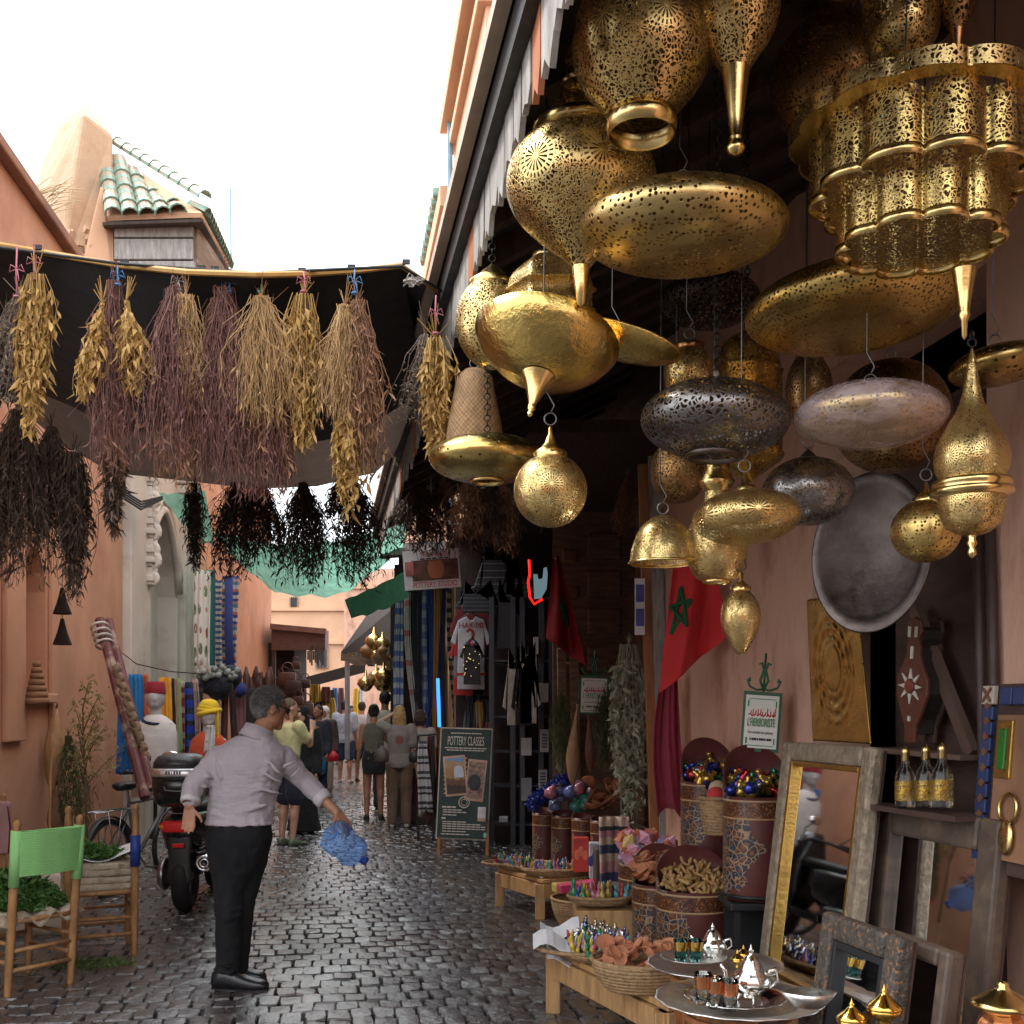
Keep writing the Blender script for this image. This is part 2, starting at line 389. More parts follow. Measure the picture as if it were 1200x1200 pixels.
def stone(w, l, seed):
    r = random.Random(seed); q = MB(); hw, hl = w/2, l/2; j = lambda k: r.uniform(-k, k)
    b = [(-hw, -hl), (hw, -hl), (hw, hl), (-hw, hl)]
    e = [(x+j(.006), y+j(.008)) for x, y in b]
    mid = []
    for i in range(4):
        x0, y0 = e[i]; x1, y1 = e[(i+1) % 4]; mid += [(x0*.93+j(.004), y0*.94+j(.004)), ((x0+x1)/2*1.03+j(.004), (y0+y1)/2*1.03+j(.005))]
    tz = (j(.0025), j(.0025)); H = .018+j(.003)
    z = lambda x, y: H+tz[0]*x/hw+tz[1]*y/hl
    base = [(x*1.02, y*1.02, -.03) for x, y in mid]; low = [(x*1.0, y*1.0, z(x, y)-.009) for x, y in mid]
    up = [(x*.90, y*.92, z(x, y)+j(.0012)) for x, y in mid]
    q.v = base+low+up+[(j(.01), j(.01), H+.0025)]
    for i in range(8):
        k = (i+1) % 8; q.f += [(i, k, 8+k, 8+i), (8+i, 8+k, 16+k, 16+i), (16+i, 16+k, 24)]
    return q
kinds = []
for i in range(14):
    o = stone(.116*rnd(.92, 1.05), .172*rnd(.9, 1.06), i); kinds.append(o)
cells = []
row = 0; u = 3.6
while u < 27:
    pitch = .172 if u < 14 else .2
    off = rnd(0, .06); n = int(9/.116)
    for k in range(n):
        v = -6.2+k*.1165+off*(1 if row % 2 else -1)
        p = SD*(u+rnd(-.008, .008)+.012*math.sin(v*7+row))+SX*(v+rnd(-.004, .004))
        d = p.y
        if d < 3.6: continue
        px = 600+F*p.x/d; py = HZ+F*EYE/d
        if px < -260 or px > 830 or p.x > WALLX(d)-.2 or p.x < -4.6-.1*(d-8): continue
        cells.append((p, px, py))
    u += pitch; row += 1
inview = sorted([c for c in cells if -5 < c[1] < 655 and c[2] < 1206], key=lambda c: -c[2])
solo = inview[:300]; ids = set(id(c) for c in solo)
cm = []
for i, q in enumerate(kinds):
    o = q.build('cobblestone', M_cobble, street, smooth=False); cm.append(o)
used = set()
for c in solo:
    i = random.randrange(len(cm)); o = cm[i] if i not in used else cm[i].copy()
    if i in used: COL.objects.link(o)
    used.add(i); o.parent = street
    o.location = (c[0].x, c[0].y, rnd(-.004, .003)); o.rotation_euler = (rnd(-.015, .015), rnd(-.015, .015), math.atan2(SD.y, SD.x)-PI/2+rnd(-.05, .05)+(PI if random.random() < .5 else 0))
VV, FF = [], []; base = 0; tri = []
KV = [np.array(q.v) for q in kinds]
quads, tris = [], []
for c in cells:
    if id(c) in ids: continue
    i = random.randrange(len(kinds)); a = math.atan2(SD.y, SD.x)-PI/2+rnd(-.05, .05); ca, sa = math.cos(a), math.sin(a)
    v = KV[i].copy(); x = v[:, 0]*ca-v[:, 1]*sa+c[0].x; y = v[:, 0]*sa+v[:, 1]*ca+c[0].y
    z = v[:, 2]+rnd(-.004, .003)+rnd(-.015, .015)*v[:, 0]+rnd(-.015, .015)*v[:, 1]
    VV.append(np.stack([x, y, z], 1)); FF.append([tuple(k+base for k in f) for f in kinds[i].f]); base += len(v)
far = MB(); far.v = [tuple(r) for r in np.concatenate(VV)]; far.f = [f for L in FF for f in L]
fo = far.build('cobbles_beyond', M_cobble, street); fo['kind'] = 'stuff'
# ---- walls along the street
def wall_strip(name, A, B, z0, z1, th, m, label, cat='wall', side=-1, sub=None):
    A = Vector((A[0], A[1], 0)); B = Vector((B[0], B[1], 0)); d = (B-A).normalized(); nrm = Vector((d.y, -d.x, 0))*side
    o = MB(); q = [A, B, B+nrm*th, A+nrm*th]
    o.add([Vector((p.x, p.y, z)) for z in (z0, z1) for p in q], [(0, 1, 2, 3)[::-1], (4, 5, 6, 7), (0, 1, 5, 4), (1, 2, 6, 5), (2, 3, 7, 6), (3, 0, 4, 7)])
    r = thing(name, label, cat, (A+B)/2); return r, o
LW = [(-3.0, 0), (-3.92, 8.5), (-4.35, 12.4), (-4.81, 17.0), (-5.64, 26.0)]
def LWX(d):
    for (x0, y0), (x1, y1) in zip(LW[:-1], LW[1:]):
        if d <= y1: return x0+(x1-x0)*(d-y0)/(y1-y0)
    return LW[-1][0]
# plaster building with a blind arched niche (left of the picture)
bld = thing('plaster_building', 'terracotta plaster building with arched niche behind the green backed chair', 'building', (-4.2, 9.5, 0))
w = MB()
def onwall(d, out=0):      # point on left wall at depth d, pushed out towards the street
    return Vector((LWX(d)+out, d, 0))
def seg(o, d0, d1, z0, z1, out, back=.5):
    a, b = onwall(d0), onwall(d1)
    q = [Vector((a.x+out, a.y, 0)), Vector((b.x+out, b.y, 0)), Vector((b.x-back, b.y, 0)), Vector((a.x-back, a.y, 0))]
    o.add([Vector((p.x, p.y, z)) for z in (z0, z1) for p in q], [(3, 2, 1, 0), (4, 5, 6, 7), (0, 1, 5, 4), (1, 2, 6, 5), (2, 3, 7, 6), (3, 0, 4, 7)])
nd0, nd1 = 9.02, 9.62     # niche along the wall
seg(w, 4.2, nd0, -.03, 5.8, 0); seg(w, nd1, 12.38, -.03, 5.8, 0); seg(w, nd0, nd1, -.03, 1.72, 0); seg(w, nd0, nd1, 3.05, 5.8, 0)
w.build('wall', M_plaster, bld)
w = MB(); seg(w, nd0-.02, nd1+.02, 1.6, 3.2, -.3, .5); w.build('niche_back', M_plaster, bld)
arc = MB(); na = onwall(nd0); nb = onwall(nd1)        # arched head of the niche
K = 12; ap = []
for i in range(K+1):
    t = i/K; ap.append((t, 2.62+.36*math.sin(PI*t)**.6))
for i in range(K):
    (t0, z0), (t1, z1) = ap[i], ap[i+1]; q0 = na.lerp(nb, t0); q1 = na.lerp(nb, t1)
    bx = [Vector((p.x+o_, p.y, z)) for o_ in (0, -.3) for p, z in ((q0, z0), (q1, z1), (q1, 3.06), (q0, 3.06))]
    arc.add(bx, [(0, 1, 2, 3), (7, 6, 5, 4), (0, 4, 5, 1), (3, 2, 6, 7)])
arc.build('niche_arch', M_plaster, bld)
fr = MB()
for d0, d1, z0, z1 in ((nd0-.5, nd0-.06, 1.35, 3.6), (nd1+.06, nd1+.2, 1.35, 3.5)): seg(fr, d0, d1, z0, z1, .05, 0)
fr.build('pilaster', M_plaster, bld, bevel=.012)
sl_ = MB(); seg(sl_, nd0-.06, nd1+.06, 1.66, 1.74, .09, 0); sl_.build('sill', M_plaster, bld, bevel=.01)
ph = MB(); seg(ph, 4.2, 10.6, 5.8, 5.9, .1, .55); ph.build('parapet_coping', mat('coping', (.30, .15, .09), .85, col2=(.2, .1, .07)), bld, bevel=.02)
# white arched portal
por = thing('arched_portal', 'white limewashed portal with pointed arch beside the striped hangings', 'portal', (-4.6, 14.7, 0))
w = MB(); seg(w, 12.4, 13.35, -.03, 6.2, .10, .5); seg(w, 15.3, 17.0, -.03, 6.2, .02, .5); w.build('pier', M_white, por, bevel=.015)
a0, a1 = 13.35, 15.3; zsp = 3.15
ar = MB(); K = 18; prof = []
for i in range(K+1):
    t = i/K; s = abs(2*t-1); prof.append((t, zsp+.98*(1-s**1.7)**.75))
for i in range(K):
    (t0, z0), (t1, z1) = prof[i], prof[i+1]; q0 = onwall(a0+(a1-a0)*t0); q1 = onwall(a0+(a1-a0)*t1)
    bx = [Vector((p.x+o_, p.y, z)) for o_ in (.03, -.75) for p, z in ((q0, z0), (q1, z1), (q1, 6.2), (q0, 6.2))]
    ar.add(bx, [(0, 1, 2, 3), (7, 6, 5, 4), (0, 4, 5, 1), (3, 2, 6, 7)])
ar.build('arch', M_white, por)
am = MB(); pts = []
for t, z in prof:
    q = onwall(a0+(a1-a0)*t); pts.append(Vector((q.x+.05, q.y, z+.05)))
am.tube(pts, .055, 8); am.tube([p+Vector((.02, 0, .16)) for p in pts], .035, 8); am.build('arch_moulding', M_white, por, smooth=True)
dr = MB(); seg(dr, a0, a1, 0, 4.3, -.72, .8)
dr.build('door', mat('red brown door', (.16, .06, .035), .6, stretch=(1, 6, 1)), por)
jm = MB(); seg(jm, 14.6, 15.32, 0, 3.3, -.25, .7); jm.build('jamb', M_white, por, bevel=.02)
cp = MB()      # carved stacked bracket on the pier
for i, (z, r) in enumerate(((4.62, .17), (4.46, .10), (4.34, .13), (4.22, .10), (4.10, .15), (3.96, .10), (3.84, .13), (3.72, .16), (3.60, .10), (3.50, .14), (3.38, .16), (3.26, .10), (3.16, .13))):
    q = onwall(13.25, .10); cp.box((q.x, q.y, z), (r*1.3, r*2.0, .07)); cp.ring((q.x+.03, q.y-.02, z+.01), r*.55, r*.30, (0, 1, 0), 14, 7); cp.box((q.x, q.y, z-.05), (.14, .2, .05))
cp.build('carved_bracket', M_white, por, bevel=.012)
for zz, dd in ((4.85, 13.2), (4.62, 15.35)):
    q = onwall(dd, .1); b = MB(); b.box((q.x, q.y, zz), (.28, .42, .12)); b.box((q.x, q.y, zz+.12), (.36, .52, .1)); b.box((q.x, q.y, zz-.1), (.2, .34, .08)); b.build('capital', M_white, por, bevel=.02)
for dd in (15.55, 15.85, 16.5):
    q = onwall(dd, .05); b = MB(); b.box((q.x, q.y, 2.2), (.1, .09, 4.4)); b.build('pilaster', M_white, por, bevel=.015)
# plain orange wall beyond
ow_ = thing('plaster_house', 'plain orange plaster house with leaning brown sticks beyond the striped hangings', 'building', (-5.2, 21, 0))
w = MB(); seg(w, 17.02, 26, -.03, 6.0, 0, 3); w.build('wall', M_plaster, ow_)
w = MB(); seg(w, 17.02, 26, 6.0, 6.12, .1, 3); w.build('cornice', M_plaster, ow_, bevel=.02)
# ---- tiled oriel and buttress above the portal
M_tile = mat('green glazed roof tile', (.17, .30, .23), .35, var=.35, scale=9, col2=(.36, .25, .17), c2=(.48, .62), s2=7, bmp=.2, bscale=50, rvar=.2)
M_cream = mat('sun bleached plaster', (.50, .33, .21), .85, var=.1, scale=1.5, bmp=.5, bscale=10, col2=(.40, .24, .14), c2=(.45, .65), s2=1.8, bdist=.02)
tw = thing('roof_buttress', 'tapering peach plaster chimney buttress rising above the black awning', 'buttress', P(85, 300, 12.0))
b = MB(); D = 12.0
f_ = [P(28, 230, D), P(70, 305, D), P(104, 305, D), P(128, 165, D), P(122, 145, D), P(104, 118, D), P(66, 150, D)]
def extr(o, poly, dy):
    n = len(poly); o.add(list(poly)+[p+Vector((-.1, dy, 0)) for p in poly], [tuple(range(n)), tuple(range(2*n-1, n-1, -1))]+[(i, n+i, n+(i+1) % n, (i+1) % n) for i in range(n)])
# left lit face, right face, as a tapered tower with a slanted top
v = [P(0, 330, D+.9), P(66, 330, D), P(136, 330, D+.35), P(66, 330, D+2), P(66, 147, D+1.1), P(98, 131, D+.15), P(133, 160, D+.5), P(104, 118, D+1.6)]
b.add(v, [(0, 1, 5, 4), (1, 2, 6, 5), (2, 3, 7, 6), (3, 0, 4, 7), (4, 5, 6, 7), (3, 2, 1, 0)])
b.build('masonry', M_cream, tw, bevel=.05)
b = MB(); v = [P(90, 330, D-.05), P(134, 330, D+.1), P(134, 238, D+.2), P(118, 215, D+.05), P(100, 290, D-.05)]
extr(b, v, .5); b.build('shoulder', M_peach, tw, bevel=.03)
ru = MB()
for i in range(40):
    p = P(rnd(48, 108), rnd(268, 306), D-.1+rnd(0, .3)); s_ = rnd(.04, .12)
    ru.box(p, (s_, s_, s_*.6), Euler((rnd(0, 3), rnd(0, 3), rnd(0, 3))).to_matrix())
o = ru.build('rubble', M_cream, tw); o['kind'] = 'stuff'
gr = []
for i in range(26):
    p = P(rnd(28, 62), rnd(225, 262), D+.1); a = rnd(-.2, 1.0)
    gr.append([p+Vector((math.cos(a)*t*.42, -.1*t, math.sin(a)*t*.25+.1*t*(1-t))) for t in np.linspace(0, 1, 5)])
V_, F_ = strands(np.array([[list(p) for p in q] for q in gr]), .006); o = arr_mesh('dry_grass', V_, F_, leafmat('dry grass', [(.5, .38, .2), (.62, .5, .3)]), tw); o['kind'] = 'stuff'
ori = thing('tiled_oriel', 'grey wooden oriel box under a green tiled roof above the portal', 'oriel', P(180, 308, 12.2))
DF = 12.1
for (x0, x1, y0, y1, dd, dx) in ((134, 226, 252, 278, DF, 0), (134, 226, 280, 304, DF, 0), (136, 228, 306, 330, DF, 0)):
    o = MB(); A, B = P(x0, y1, dd), P(x1, y0, dd); o.box(((A.x+B.x)/2, dd+.02, (A.z+B.z)/2), (B.x-A.x, .06, B.z-A.z)); o.build('plank', M_greywood, ori, bevel=.008)
o = MB(); A, B = P(136, 326, DF), P(226, 256, DF); o.box(((A.x+B.x)/2, DF+.75, (A.z+B.z)/2), (B.x-A.x-.04, 1.3, B.z-A.z)); o.build('core', M_plaster, ori)
o = MB(); A = P(227, 326, DF); o.box((A.x-.0, DF+.75, (A.z+P(0, 262, DF).z)/2), (.05, 1.4, P(0, 262, DF).z-A.z)); o.build('side_plank', M_wood, ori)
# roof: front slope of barrel tiles (columns), hip ridge, far eave row
def tile(L, r0, r1, n=6):
    q = MB(); vs_ = []
    for y, r in ((0, r0), (L, r1)):
        for rr in (r, r-.014):
            for k in range(n+1):
                a = PI*k/n; vs_.append(Vector((-math.cos(a)*rr, y, math.sin(a)*rr)))
    m_ = n+1; fs = []
    for k in range(n):
        fs += [(k, k+1, 2*m_+k+1, 2*m_+k), (m_+k+1, m_+k, 3*m_+k, 3*m_+k+1), (k+1, k, m_+k, m_+k+1), (2*m_+k, 2*m_+k+1, 3*m_+k+1, 3*m_+k)]
    return q.add(vs_, fs)
tl = tile(.26, .092, .078)
tl0 = tl.build('roof_tile', M_tile, None); first = [True]
def place_tile(p, dirv, upv, s=1.0):
    o = tl0 if first[0] else tl0.copy()
    if not first[0]: COL.objects.link(o)
    first[0] = False; o.parent = ori
    y = dirv.normalized(); x = y.cross(upv).normalized(); z = x.cross(y)
    M = Matrix((x, y, z)).transposed().to_4x4(); M.translation = p-ORIG[ori.name]; o.matrix_basis = M @ Matrix.Diagonal((s, s, s, 1))
cols = [((133, 252), (124, 190), 6), ((153, 253), (140, 192), 7), ((173, 253), (158, 207), 6), ((192, 252), (174, 220), 5), ((209, 249), (196, 234), 3)]
for (bx_, by_), (tx, ty), n in cols:
    lo = P(bx_, by_, DF-.22); hi = P(tx, ty, DF+.55)
    for i in range(n):
        p = lo.lerp(hi, i/n)
        place_tile(p+Vector((0, 0, .012*(i % 2))), hi-lo+Vector((rnd(-.02, .02), 0, 0)), Vector((0, -.6, .8)), 1.05)
lo, hi = P(240, 240, DF-.12), P(128, 170, DF+1.0)
for i in range(10): place_tile(lo.lerp(hi, i/10)+Vector((0, 0, .07)), hi-lo, Vector((.2, -.5, .8)), .95)
for i in range(14):
    p = P(243, 252, DF-.1).lerp(P(270, 312, DF+2.2), i/13); place_tile(p, Vector((-1, .15, .55)), Vector((.3, 0, 1)), .9)
o = MB(); v = [P(126, 256, DF-.15), P(236, 252, DF-.18), P(268, 312, DF+2.2), P(128, 180, DF+.95)]
o.add(v, [(0, 1, 3), (1, 2, 3)]); o.build('roof_bed', M_peach, ori, solid=.05)
o = MB(); v = [P(120, 262, DF-.18), P(238, 258, DF-.2), P(270, 318, DF+2.2), P(150, 318, DF+2.2)]
o.add(v, [(0, 1, 2, 3)]); o.build('soffit', M_darkwood, ori, solid=.03)
o = MB(); o.tube([P(271, 320, 16), P(270, 222, 16)], .015, 6); o.top('antenna_pole', mat('thin blue pole', (.25, .4, .55), .5), 'thin pale blue antenna pole standing against the white sky', 'antenna')
# ---- right hand side: far tall house, lower house
def RX(d, off=0): return -.2-.1615*(d-12)+off
def rbox(name, label, d0, d1, z0, z1, m, back=4, off=0, cat='building'):
    r = thing(name, label, cat, (RX((d0+d1)/2), (d0+d1)/2, 0)); o = MB()
    q = [(RX(d0, off), d0), (RX(d1, off), d1), (RX(d1, off)+back, d1), (RX(d0, off)+back, d0)]
    o.add([Vector((x, y, z)) for z in (z0, z1) for x, y in q], [(3, 2, 1, 0), (4, 5, 6, 7), (0, 1, 5, 4), (1, 2, 6, 5), (2, 3, 7, 6), (3, 0, 4, 7)])
    o.build('wall', m, r); return r
h1 = rbox('tall_house', 'tall peach house edge with jutting cornice above the shop eave', 14.2, 16, -.03, 9.9, M_peach)
o = MB(); q_ = [(RX(12.6), 12.6), (RX(14.2), 14.2), (RX(14.2)+4, 14.2), (RX(12.6)+4, 12.6)]
o.add([Vector((x, y, z)) for z in (3.9, 9.9) for x, y in q_], [(3, 2, 1, 0), (4, 5, 6, 7), (0, 1, 5, 4), (1, 2, 6, 5), (2, 3, 7, 6), (3, 0, 4, 7)]); o.build('jettied_storey', M_peach, h1)
def rcorn(r, d0, d1, z0, z1, out, name='cornice', m=None):
    o = MB(); q = [(RX(d0)-out, d0-out), (RX(d1)-out, d1), (RX(d1)+.3, d1), (RX(d0)+.3, d0-out)]
    o.add([Vector((x, y, z)) for z in (z0, z1) for x, y in q], [(3, 2, 1, 0), (4, 5, 6, 7), (0, 1, 5, 4), (1, 2, 6, 5), (2, 3, 7, 6), (3, 0, 4, 7)])
    return o.build(name, m or M_peach, r, bevel=.015)
rcorn(h1, 12.6, 16, 9.9, 10.15, .2); rcorn(h1, 12.6, 16, 9.6, 9.75, .09); rcorn(h1, 12.6, 16, 8.3, 8.42, .06, 'string_course')
o = MB(); o.tube([(RX(15.7)-.08, 15.7, 10.0), (RX(15.7)-.08, 15.7, 4)], .04, 8); o.build('downpipe', mat('blue pipe', (.18, .32, .42), .5), h1)
h2 = rbox('lower_house', 'lower pale peach house further along the right of the street', 16.02, 27, -.03, 8.8, M_peach, off=-.05)
rcorn(h2, 16.02, 27, 8.8, 9.1, .18); rcorn(h2, 16.02, 27, 8.2, 8.32, .12)
o = MB()
for i in range(9): o.box((RX(16.3+i*.3)-.12, 16.3+i*.3, 9.18), (.3, .2, .14))
o.build('parapet_tiles', M_tile, h2, bevel=.03)
for dd in (18.5, 21, 23.5):
    q = MB(); q.box((RX(dd)-.03, dd, 6.6), (.1, .9, 1.4)); wn = q.build('window', M_darkwood, h2); q = MB(); q.box((RX(dd)-.09, dd, 6.6), (.03, .74, 1.24)); q.build('pane', mat('dark window glass', (.03, .035, .04), .15), wn)
# ---- end of the street
fe = thing('end_house', 'pale peach house closing the far end of the street', 'building', (-8, 46, 0))
A, B = P(300, 832, 46), P(505, 832, 46)
o = MB(); o.box(((A.x+B.x)/2-2, 47.5, 3.7), (B.x-A.x+10, 3, 7.4)); o.build('wall', M_peach, fe)
for y0, y1 in ((716, 712), (755, 751)):
    z0 = P(0, y0, 46).z; z1 = P(0, y1, 46).z; o = MB(); o.box(((A.x+B.x)/2-2, 45.95, (z0+z1)/2), (B.x-A.x+9, .2, z1-z0)); o.build('string_course', M_peach, fe)
for x0, x1, y0, y1 in ((370, 385, 758, 783), (430, 440, 700, 712), (340, 350, 700, 712)):
    a, c = P(x0, y1, 46), P(x1, y0, 46); q = MB(); q.box(((a.x+c.x)/2, 45.98, (a.z+c.z)/2), (c.x-a.x, .2, c.z-a.z)); wn = q.build('window', mat('window surround', (.3, .2, .14)), fe)
    q = MB(); q.box(((a.x+c.x)/2, 45.9, (a.z+c.z)/2), (c.x-a.x-.1, .1, c.z-a.z-.1)); q.build('pane', mat('dark window glass', (.03, .035, .04), .15), wn)
    for k in range(1, 4):
        q = MB(); xx = a.x+(c.x-a.x)*k/4; q.box((xx, 45.82, (a.z+c.z)/2), (.035, .03, c.z-a.z)); q.build('bar', M_black, wn)
e2 = thing('corner_house', 'salmon house corner beside the far golden lamp stall', 'building', P(430, 832, 34))
o = MB(); A, B = P(403, 832, 36), P(470, 832, 36); o.box(((A.x+B.x)/2+.6, 38, 3.1), (B.x-A.x+1.2, 4, 6.2)); o.build('wall', M_pink, e2)
o = MB(); o.box(((A.x+B.x)/2+.6, 36, 5.6), (B.x-A.x+1.3, .2, .14)); o.build('string_course', M_peach, e2)
# ---- shop building (near right)
shop = thing('shop_building', 'pink plaster shop wall hung with brass lanterns', 'building', (1.6, 6, 0))
def sw(o, d0, d1, z0, z1, inn=0, back=.3):
    q = [(WALLX(d0)+inn, d0), (WALLX(d1)+inn, d1), (WALLX(d1)+inn+back, d1), (WALLX(d0)+inn+back, d0)]
    return o.add([Vector((x, y, z)) for z in (z0, z1) for x, y in q], [(0, 1, 2, 3), (7, 6, 5, 4), (4, 5, 1, 0), (5, 6, 2, 1), (6, 7, 3, 2), (7, 4, 0, 3)])
o = MB(); sw(o, 5.75, 8.35, -.03, 5); sw(o, 0, 4.22, -.03, 5); sw(o, 4.22, 5.75, 3.3, 5); o.build('wall', M_pink, shop)
o = MB(); sw(o, 0, 11.5, 5, 7.5, -.0, 3); o.build('upper_storey', M_peach, shop)
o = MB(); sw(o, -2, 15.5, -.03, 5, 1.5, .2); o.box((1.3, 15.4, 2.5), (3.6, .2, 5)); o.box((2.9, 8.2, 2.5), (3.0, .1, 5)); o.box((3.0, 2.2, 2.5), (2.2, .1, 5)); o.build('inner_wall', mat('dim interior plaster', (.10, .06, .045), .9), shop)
o = MB(); o.grid(lambda u, v: Vector((WALLX(-2+17.5*v)-.0+1.7*u, -2+17.5*v, 4.6)), 2, 6); o.build('inner_ceiling', M_darkwood, shop, solid=.1)
o = MB(); o.grid(lambda u, v: Vector((WALLX(8.4+7*v)-1.0+1.7*u, 8.4+7*v, 3.75)), 2, 6); o.build('porch_ceiling', M_darkwood, shop, solid=.1)
o = MB(); sw(o, 4.2, 14.5, -.02, .16, -.02, 1.4); o.build('doorstep', mat('stone step', (.2, .17, .15), .7), shop, bevel=.015)
# lean-to roof over the lanterns
lean = thing('lean_to_roof', 'dark wooden lean-to roof with ragged picket fringe over the lanterns', 'roof', (.6, 5, 3.3))
def EX(d): return .05-.169*(d-2.656)
ZE = 3.3
o = MB()
def rf(dz):
    return lambda u, v: Vector((EX(1.2+9.8*v)-.02+(WALLX(1.2+9.8*v)+.3-EX(1.2+9.8*v)+.02)*u, 1.2+9.8*v, ZE+dz+1.1*u))
o.grid(rf(.12), 6, 12); o.build('roof_sheet', M_tin, lean, solid=.04)
for k in range(22):
    d = 1.4+k*.44; o = MB(); o.beam((EX(d)+.02, d, ZE+.05), (WALLX(d), d, ZE+1.08), .06, .09); o.build('rafter', M_darkwood, lean)
o = MB(); o.beam((EX(1.2)+.0, 1.2, ZE+.06), (EX(11)+.0, 11, ZE+.06), .035, .13); o.build('fascia', M_black, lean)
o = MB(); o.beam((EX(1.2)-.045, 1.2, ZE+.11), (EX(11)-.045, 11, ZE+.11), .04, .04); o.build('gutter_lath', mat('pale painted lath', (.5, .4, .32), .7), lean)
d = 1.5; i = 0
while d < 10.8:
    o = MB(); wv = rnd(.10, .13); hL = rnd(.15, .22); x = EX(d)+.035
    o.prism([(-wv/2, .06), (-wv/2, -hL*.7), (-wv*.15, -hL*rnd(.9, 1.05)), (wv*.25, -hL*.8), (wv/2, -hL*rnd(.8, 1.1)), (wv/2, .06)], .016, Matrix.Translation((x, d, ZE-.01)) @ Matrix.Rotation(math.atan2(1, -.169)+rnd(-.06, .06), 4, 'Z'))
    o.build('picket', M_greywood if i % 9 else mat('rusty picket', (.35, .12, .05), .8), lean); d += .135; i += 1
# timber posts of the doorway
pst = thing('doorway_post', 'grey weathered lath nailed beside an orange timber post', 'post', G(775, 1080))
o = MB(); o.beam((1.10, 8.36, 0), (.99, 8.36, 3.45), .085, .06, (0, 1, 0)); o.build('orange_timber', M_ochrewood, pst, bevel=.006)
o = MB(); o.beam((1.17, 8.30, 0), (1.06, 8.30, 3.5), .09, .03, (0, 1, 0)); o.build('grey_lath', M_greywood, pst, bevel=.004)
o = MB(); A = P(750, 735, 8.3); o.box((A.x-.005, 8.27, A.z+.15), (.075, .02, .42)); pp = o.build('paper_notice', mat('white paper', (.7, .7, .72), .7), pst)
for z in (.2, .02): 
    o = MB(); o.box((A.x-.005, 8.256, A.z+.05+z), (.06, .004, .13)); o.build('blue_print', mat('blue print', (.09, .1, .35), .7), pp)
# awning over the street
def translucent(m, k):
    t = m.node_tree; b = t.nodes['Principled BSDF']; tr = N(t, 'ShaderNodeBsdfTranslucent'); t.links.new(b.inputs['Base Color'].links[0].from_socket, tr.inputs[0]); ms = N(t, 'ShaderNodeMixShader'); ms.inputs[0].default_value = k
    t.links.new(b.outputs[0], ms.inputs[1]); t.links.new(tr.outputs[0], ms.inputs[2]); t.links.new(ms.outputs[0], t.nodes['Material Output'].inputs[0]); return m
def cloth_mat(name, c, k=.5):
    return mat(name, c, .9, var=.15, scale=3, bmp=.35, bscale=9, sheen=.1, bdist=.02)
aw = thing('cloth_awning', 'black cloth awning with gold edging strung across the street', 'awning', P(260, 310, 4.3))
near_px = [(-120, 276), (0, 287), (70, 299), (140, 311), (220, 319), (300, 322), (360, 321), (420, 317), (470, 311)]
near = [P(x, y, 4.35+.15*math.sin(i)) for i, (x, y) in enumerate(near_px)]
fare = [P(x, y, 7.6) for x, y in ((-130, 470), (10, 470), (70, 520), (130, 556), (220, 566), (300, 575), (372, 572), (440, 556), (520, 480))]
def awp(u, v):
    k = u*(len(near)-1); i = min(int(k), len(near)-2); f = k-i
    a = near[i].lerp(near[i+1], f); b_ = fare[i].lerp(fare[i+1], f); p = a.lerp(b_, v)
    p.z -= .16*math.sin(PI*v)+.012*math.sin(u*31+v*5)*math.sin(PI*v); return p
o = MB(); o.grid(lambda u, v: awp(u, v*.50), 40, 14); o.build('front_cloth', cloth_mat('black awning cloth', (.006, .006, .007)), aw, smooth=True)
o = MB(); o.grid(lambda u, v: awp(u, .47+v*.53)+Vector((0, 0, .012)), 40, 14); o.build('rear_cloth', translucent(cloth_mat('brown awning cloth', (.075, .055, .044)), .3), aw, smooth=True)
cor = P(521, 346, 4.75); o = MB(); o.add([awp(.95, .01)+Vector((0, 0, .02)), near[-1]+Vector((0, 0, .01)), cor, fare[-1], awp(.95, .6)+Vector((0, 0, .03))], [(0, 1, 2, 3, 4)]); o.build('corner_gusset', cloth_mat('black awning cloth', (.006, .006, .007)), aw)
o = MB(); o.tube(near+[cor], .012, 6); o.build('gold_edging', mat('gold braid', (.5, .28, .08), .6), aw)
for x, y in ((44, 290), (146, 307), (236, 314), (252, 315), (354, 317), (412, 313), (476, 307)):
    o = MB(); o.box(P(x, y, 4.33), (.03, .012, .018)); o.build('clip', M_black, aw)
o = MB(); pts = []
for k in range(60):
    a = rnd(0, 6.28); pts.append(P(484, 330, 4.4)+Vector((math.cos(a)*rnd(0, .05), rnd(-.02, .02), math.sin(a)*rnd(0, .03))))
o.tube(pts, .004, 4); o.top('twine_knot', mat('grey twine', (.5, .46, .42)), 'tangled grey twine knot at the awning corner', 'twine')
# beams behind the awning that carry ropes
o = MB(); o.tube([P(-60, 282, 4.3), P(140, 309, 4.3), P(300, 320, 4.3), P(470, 312, 4.3), P(525, 345, 4.6)], .006, 6); o.top('hanging_wire', M_black, 'thin wire along the awning edge carrying the herb bundles', 'wire')
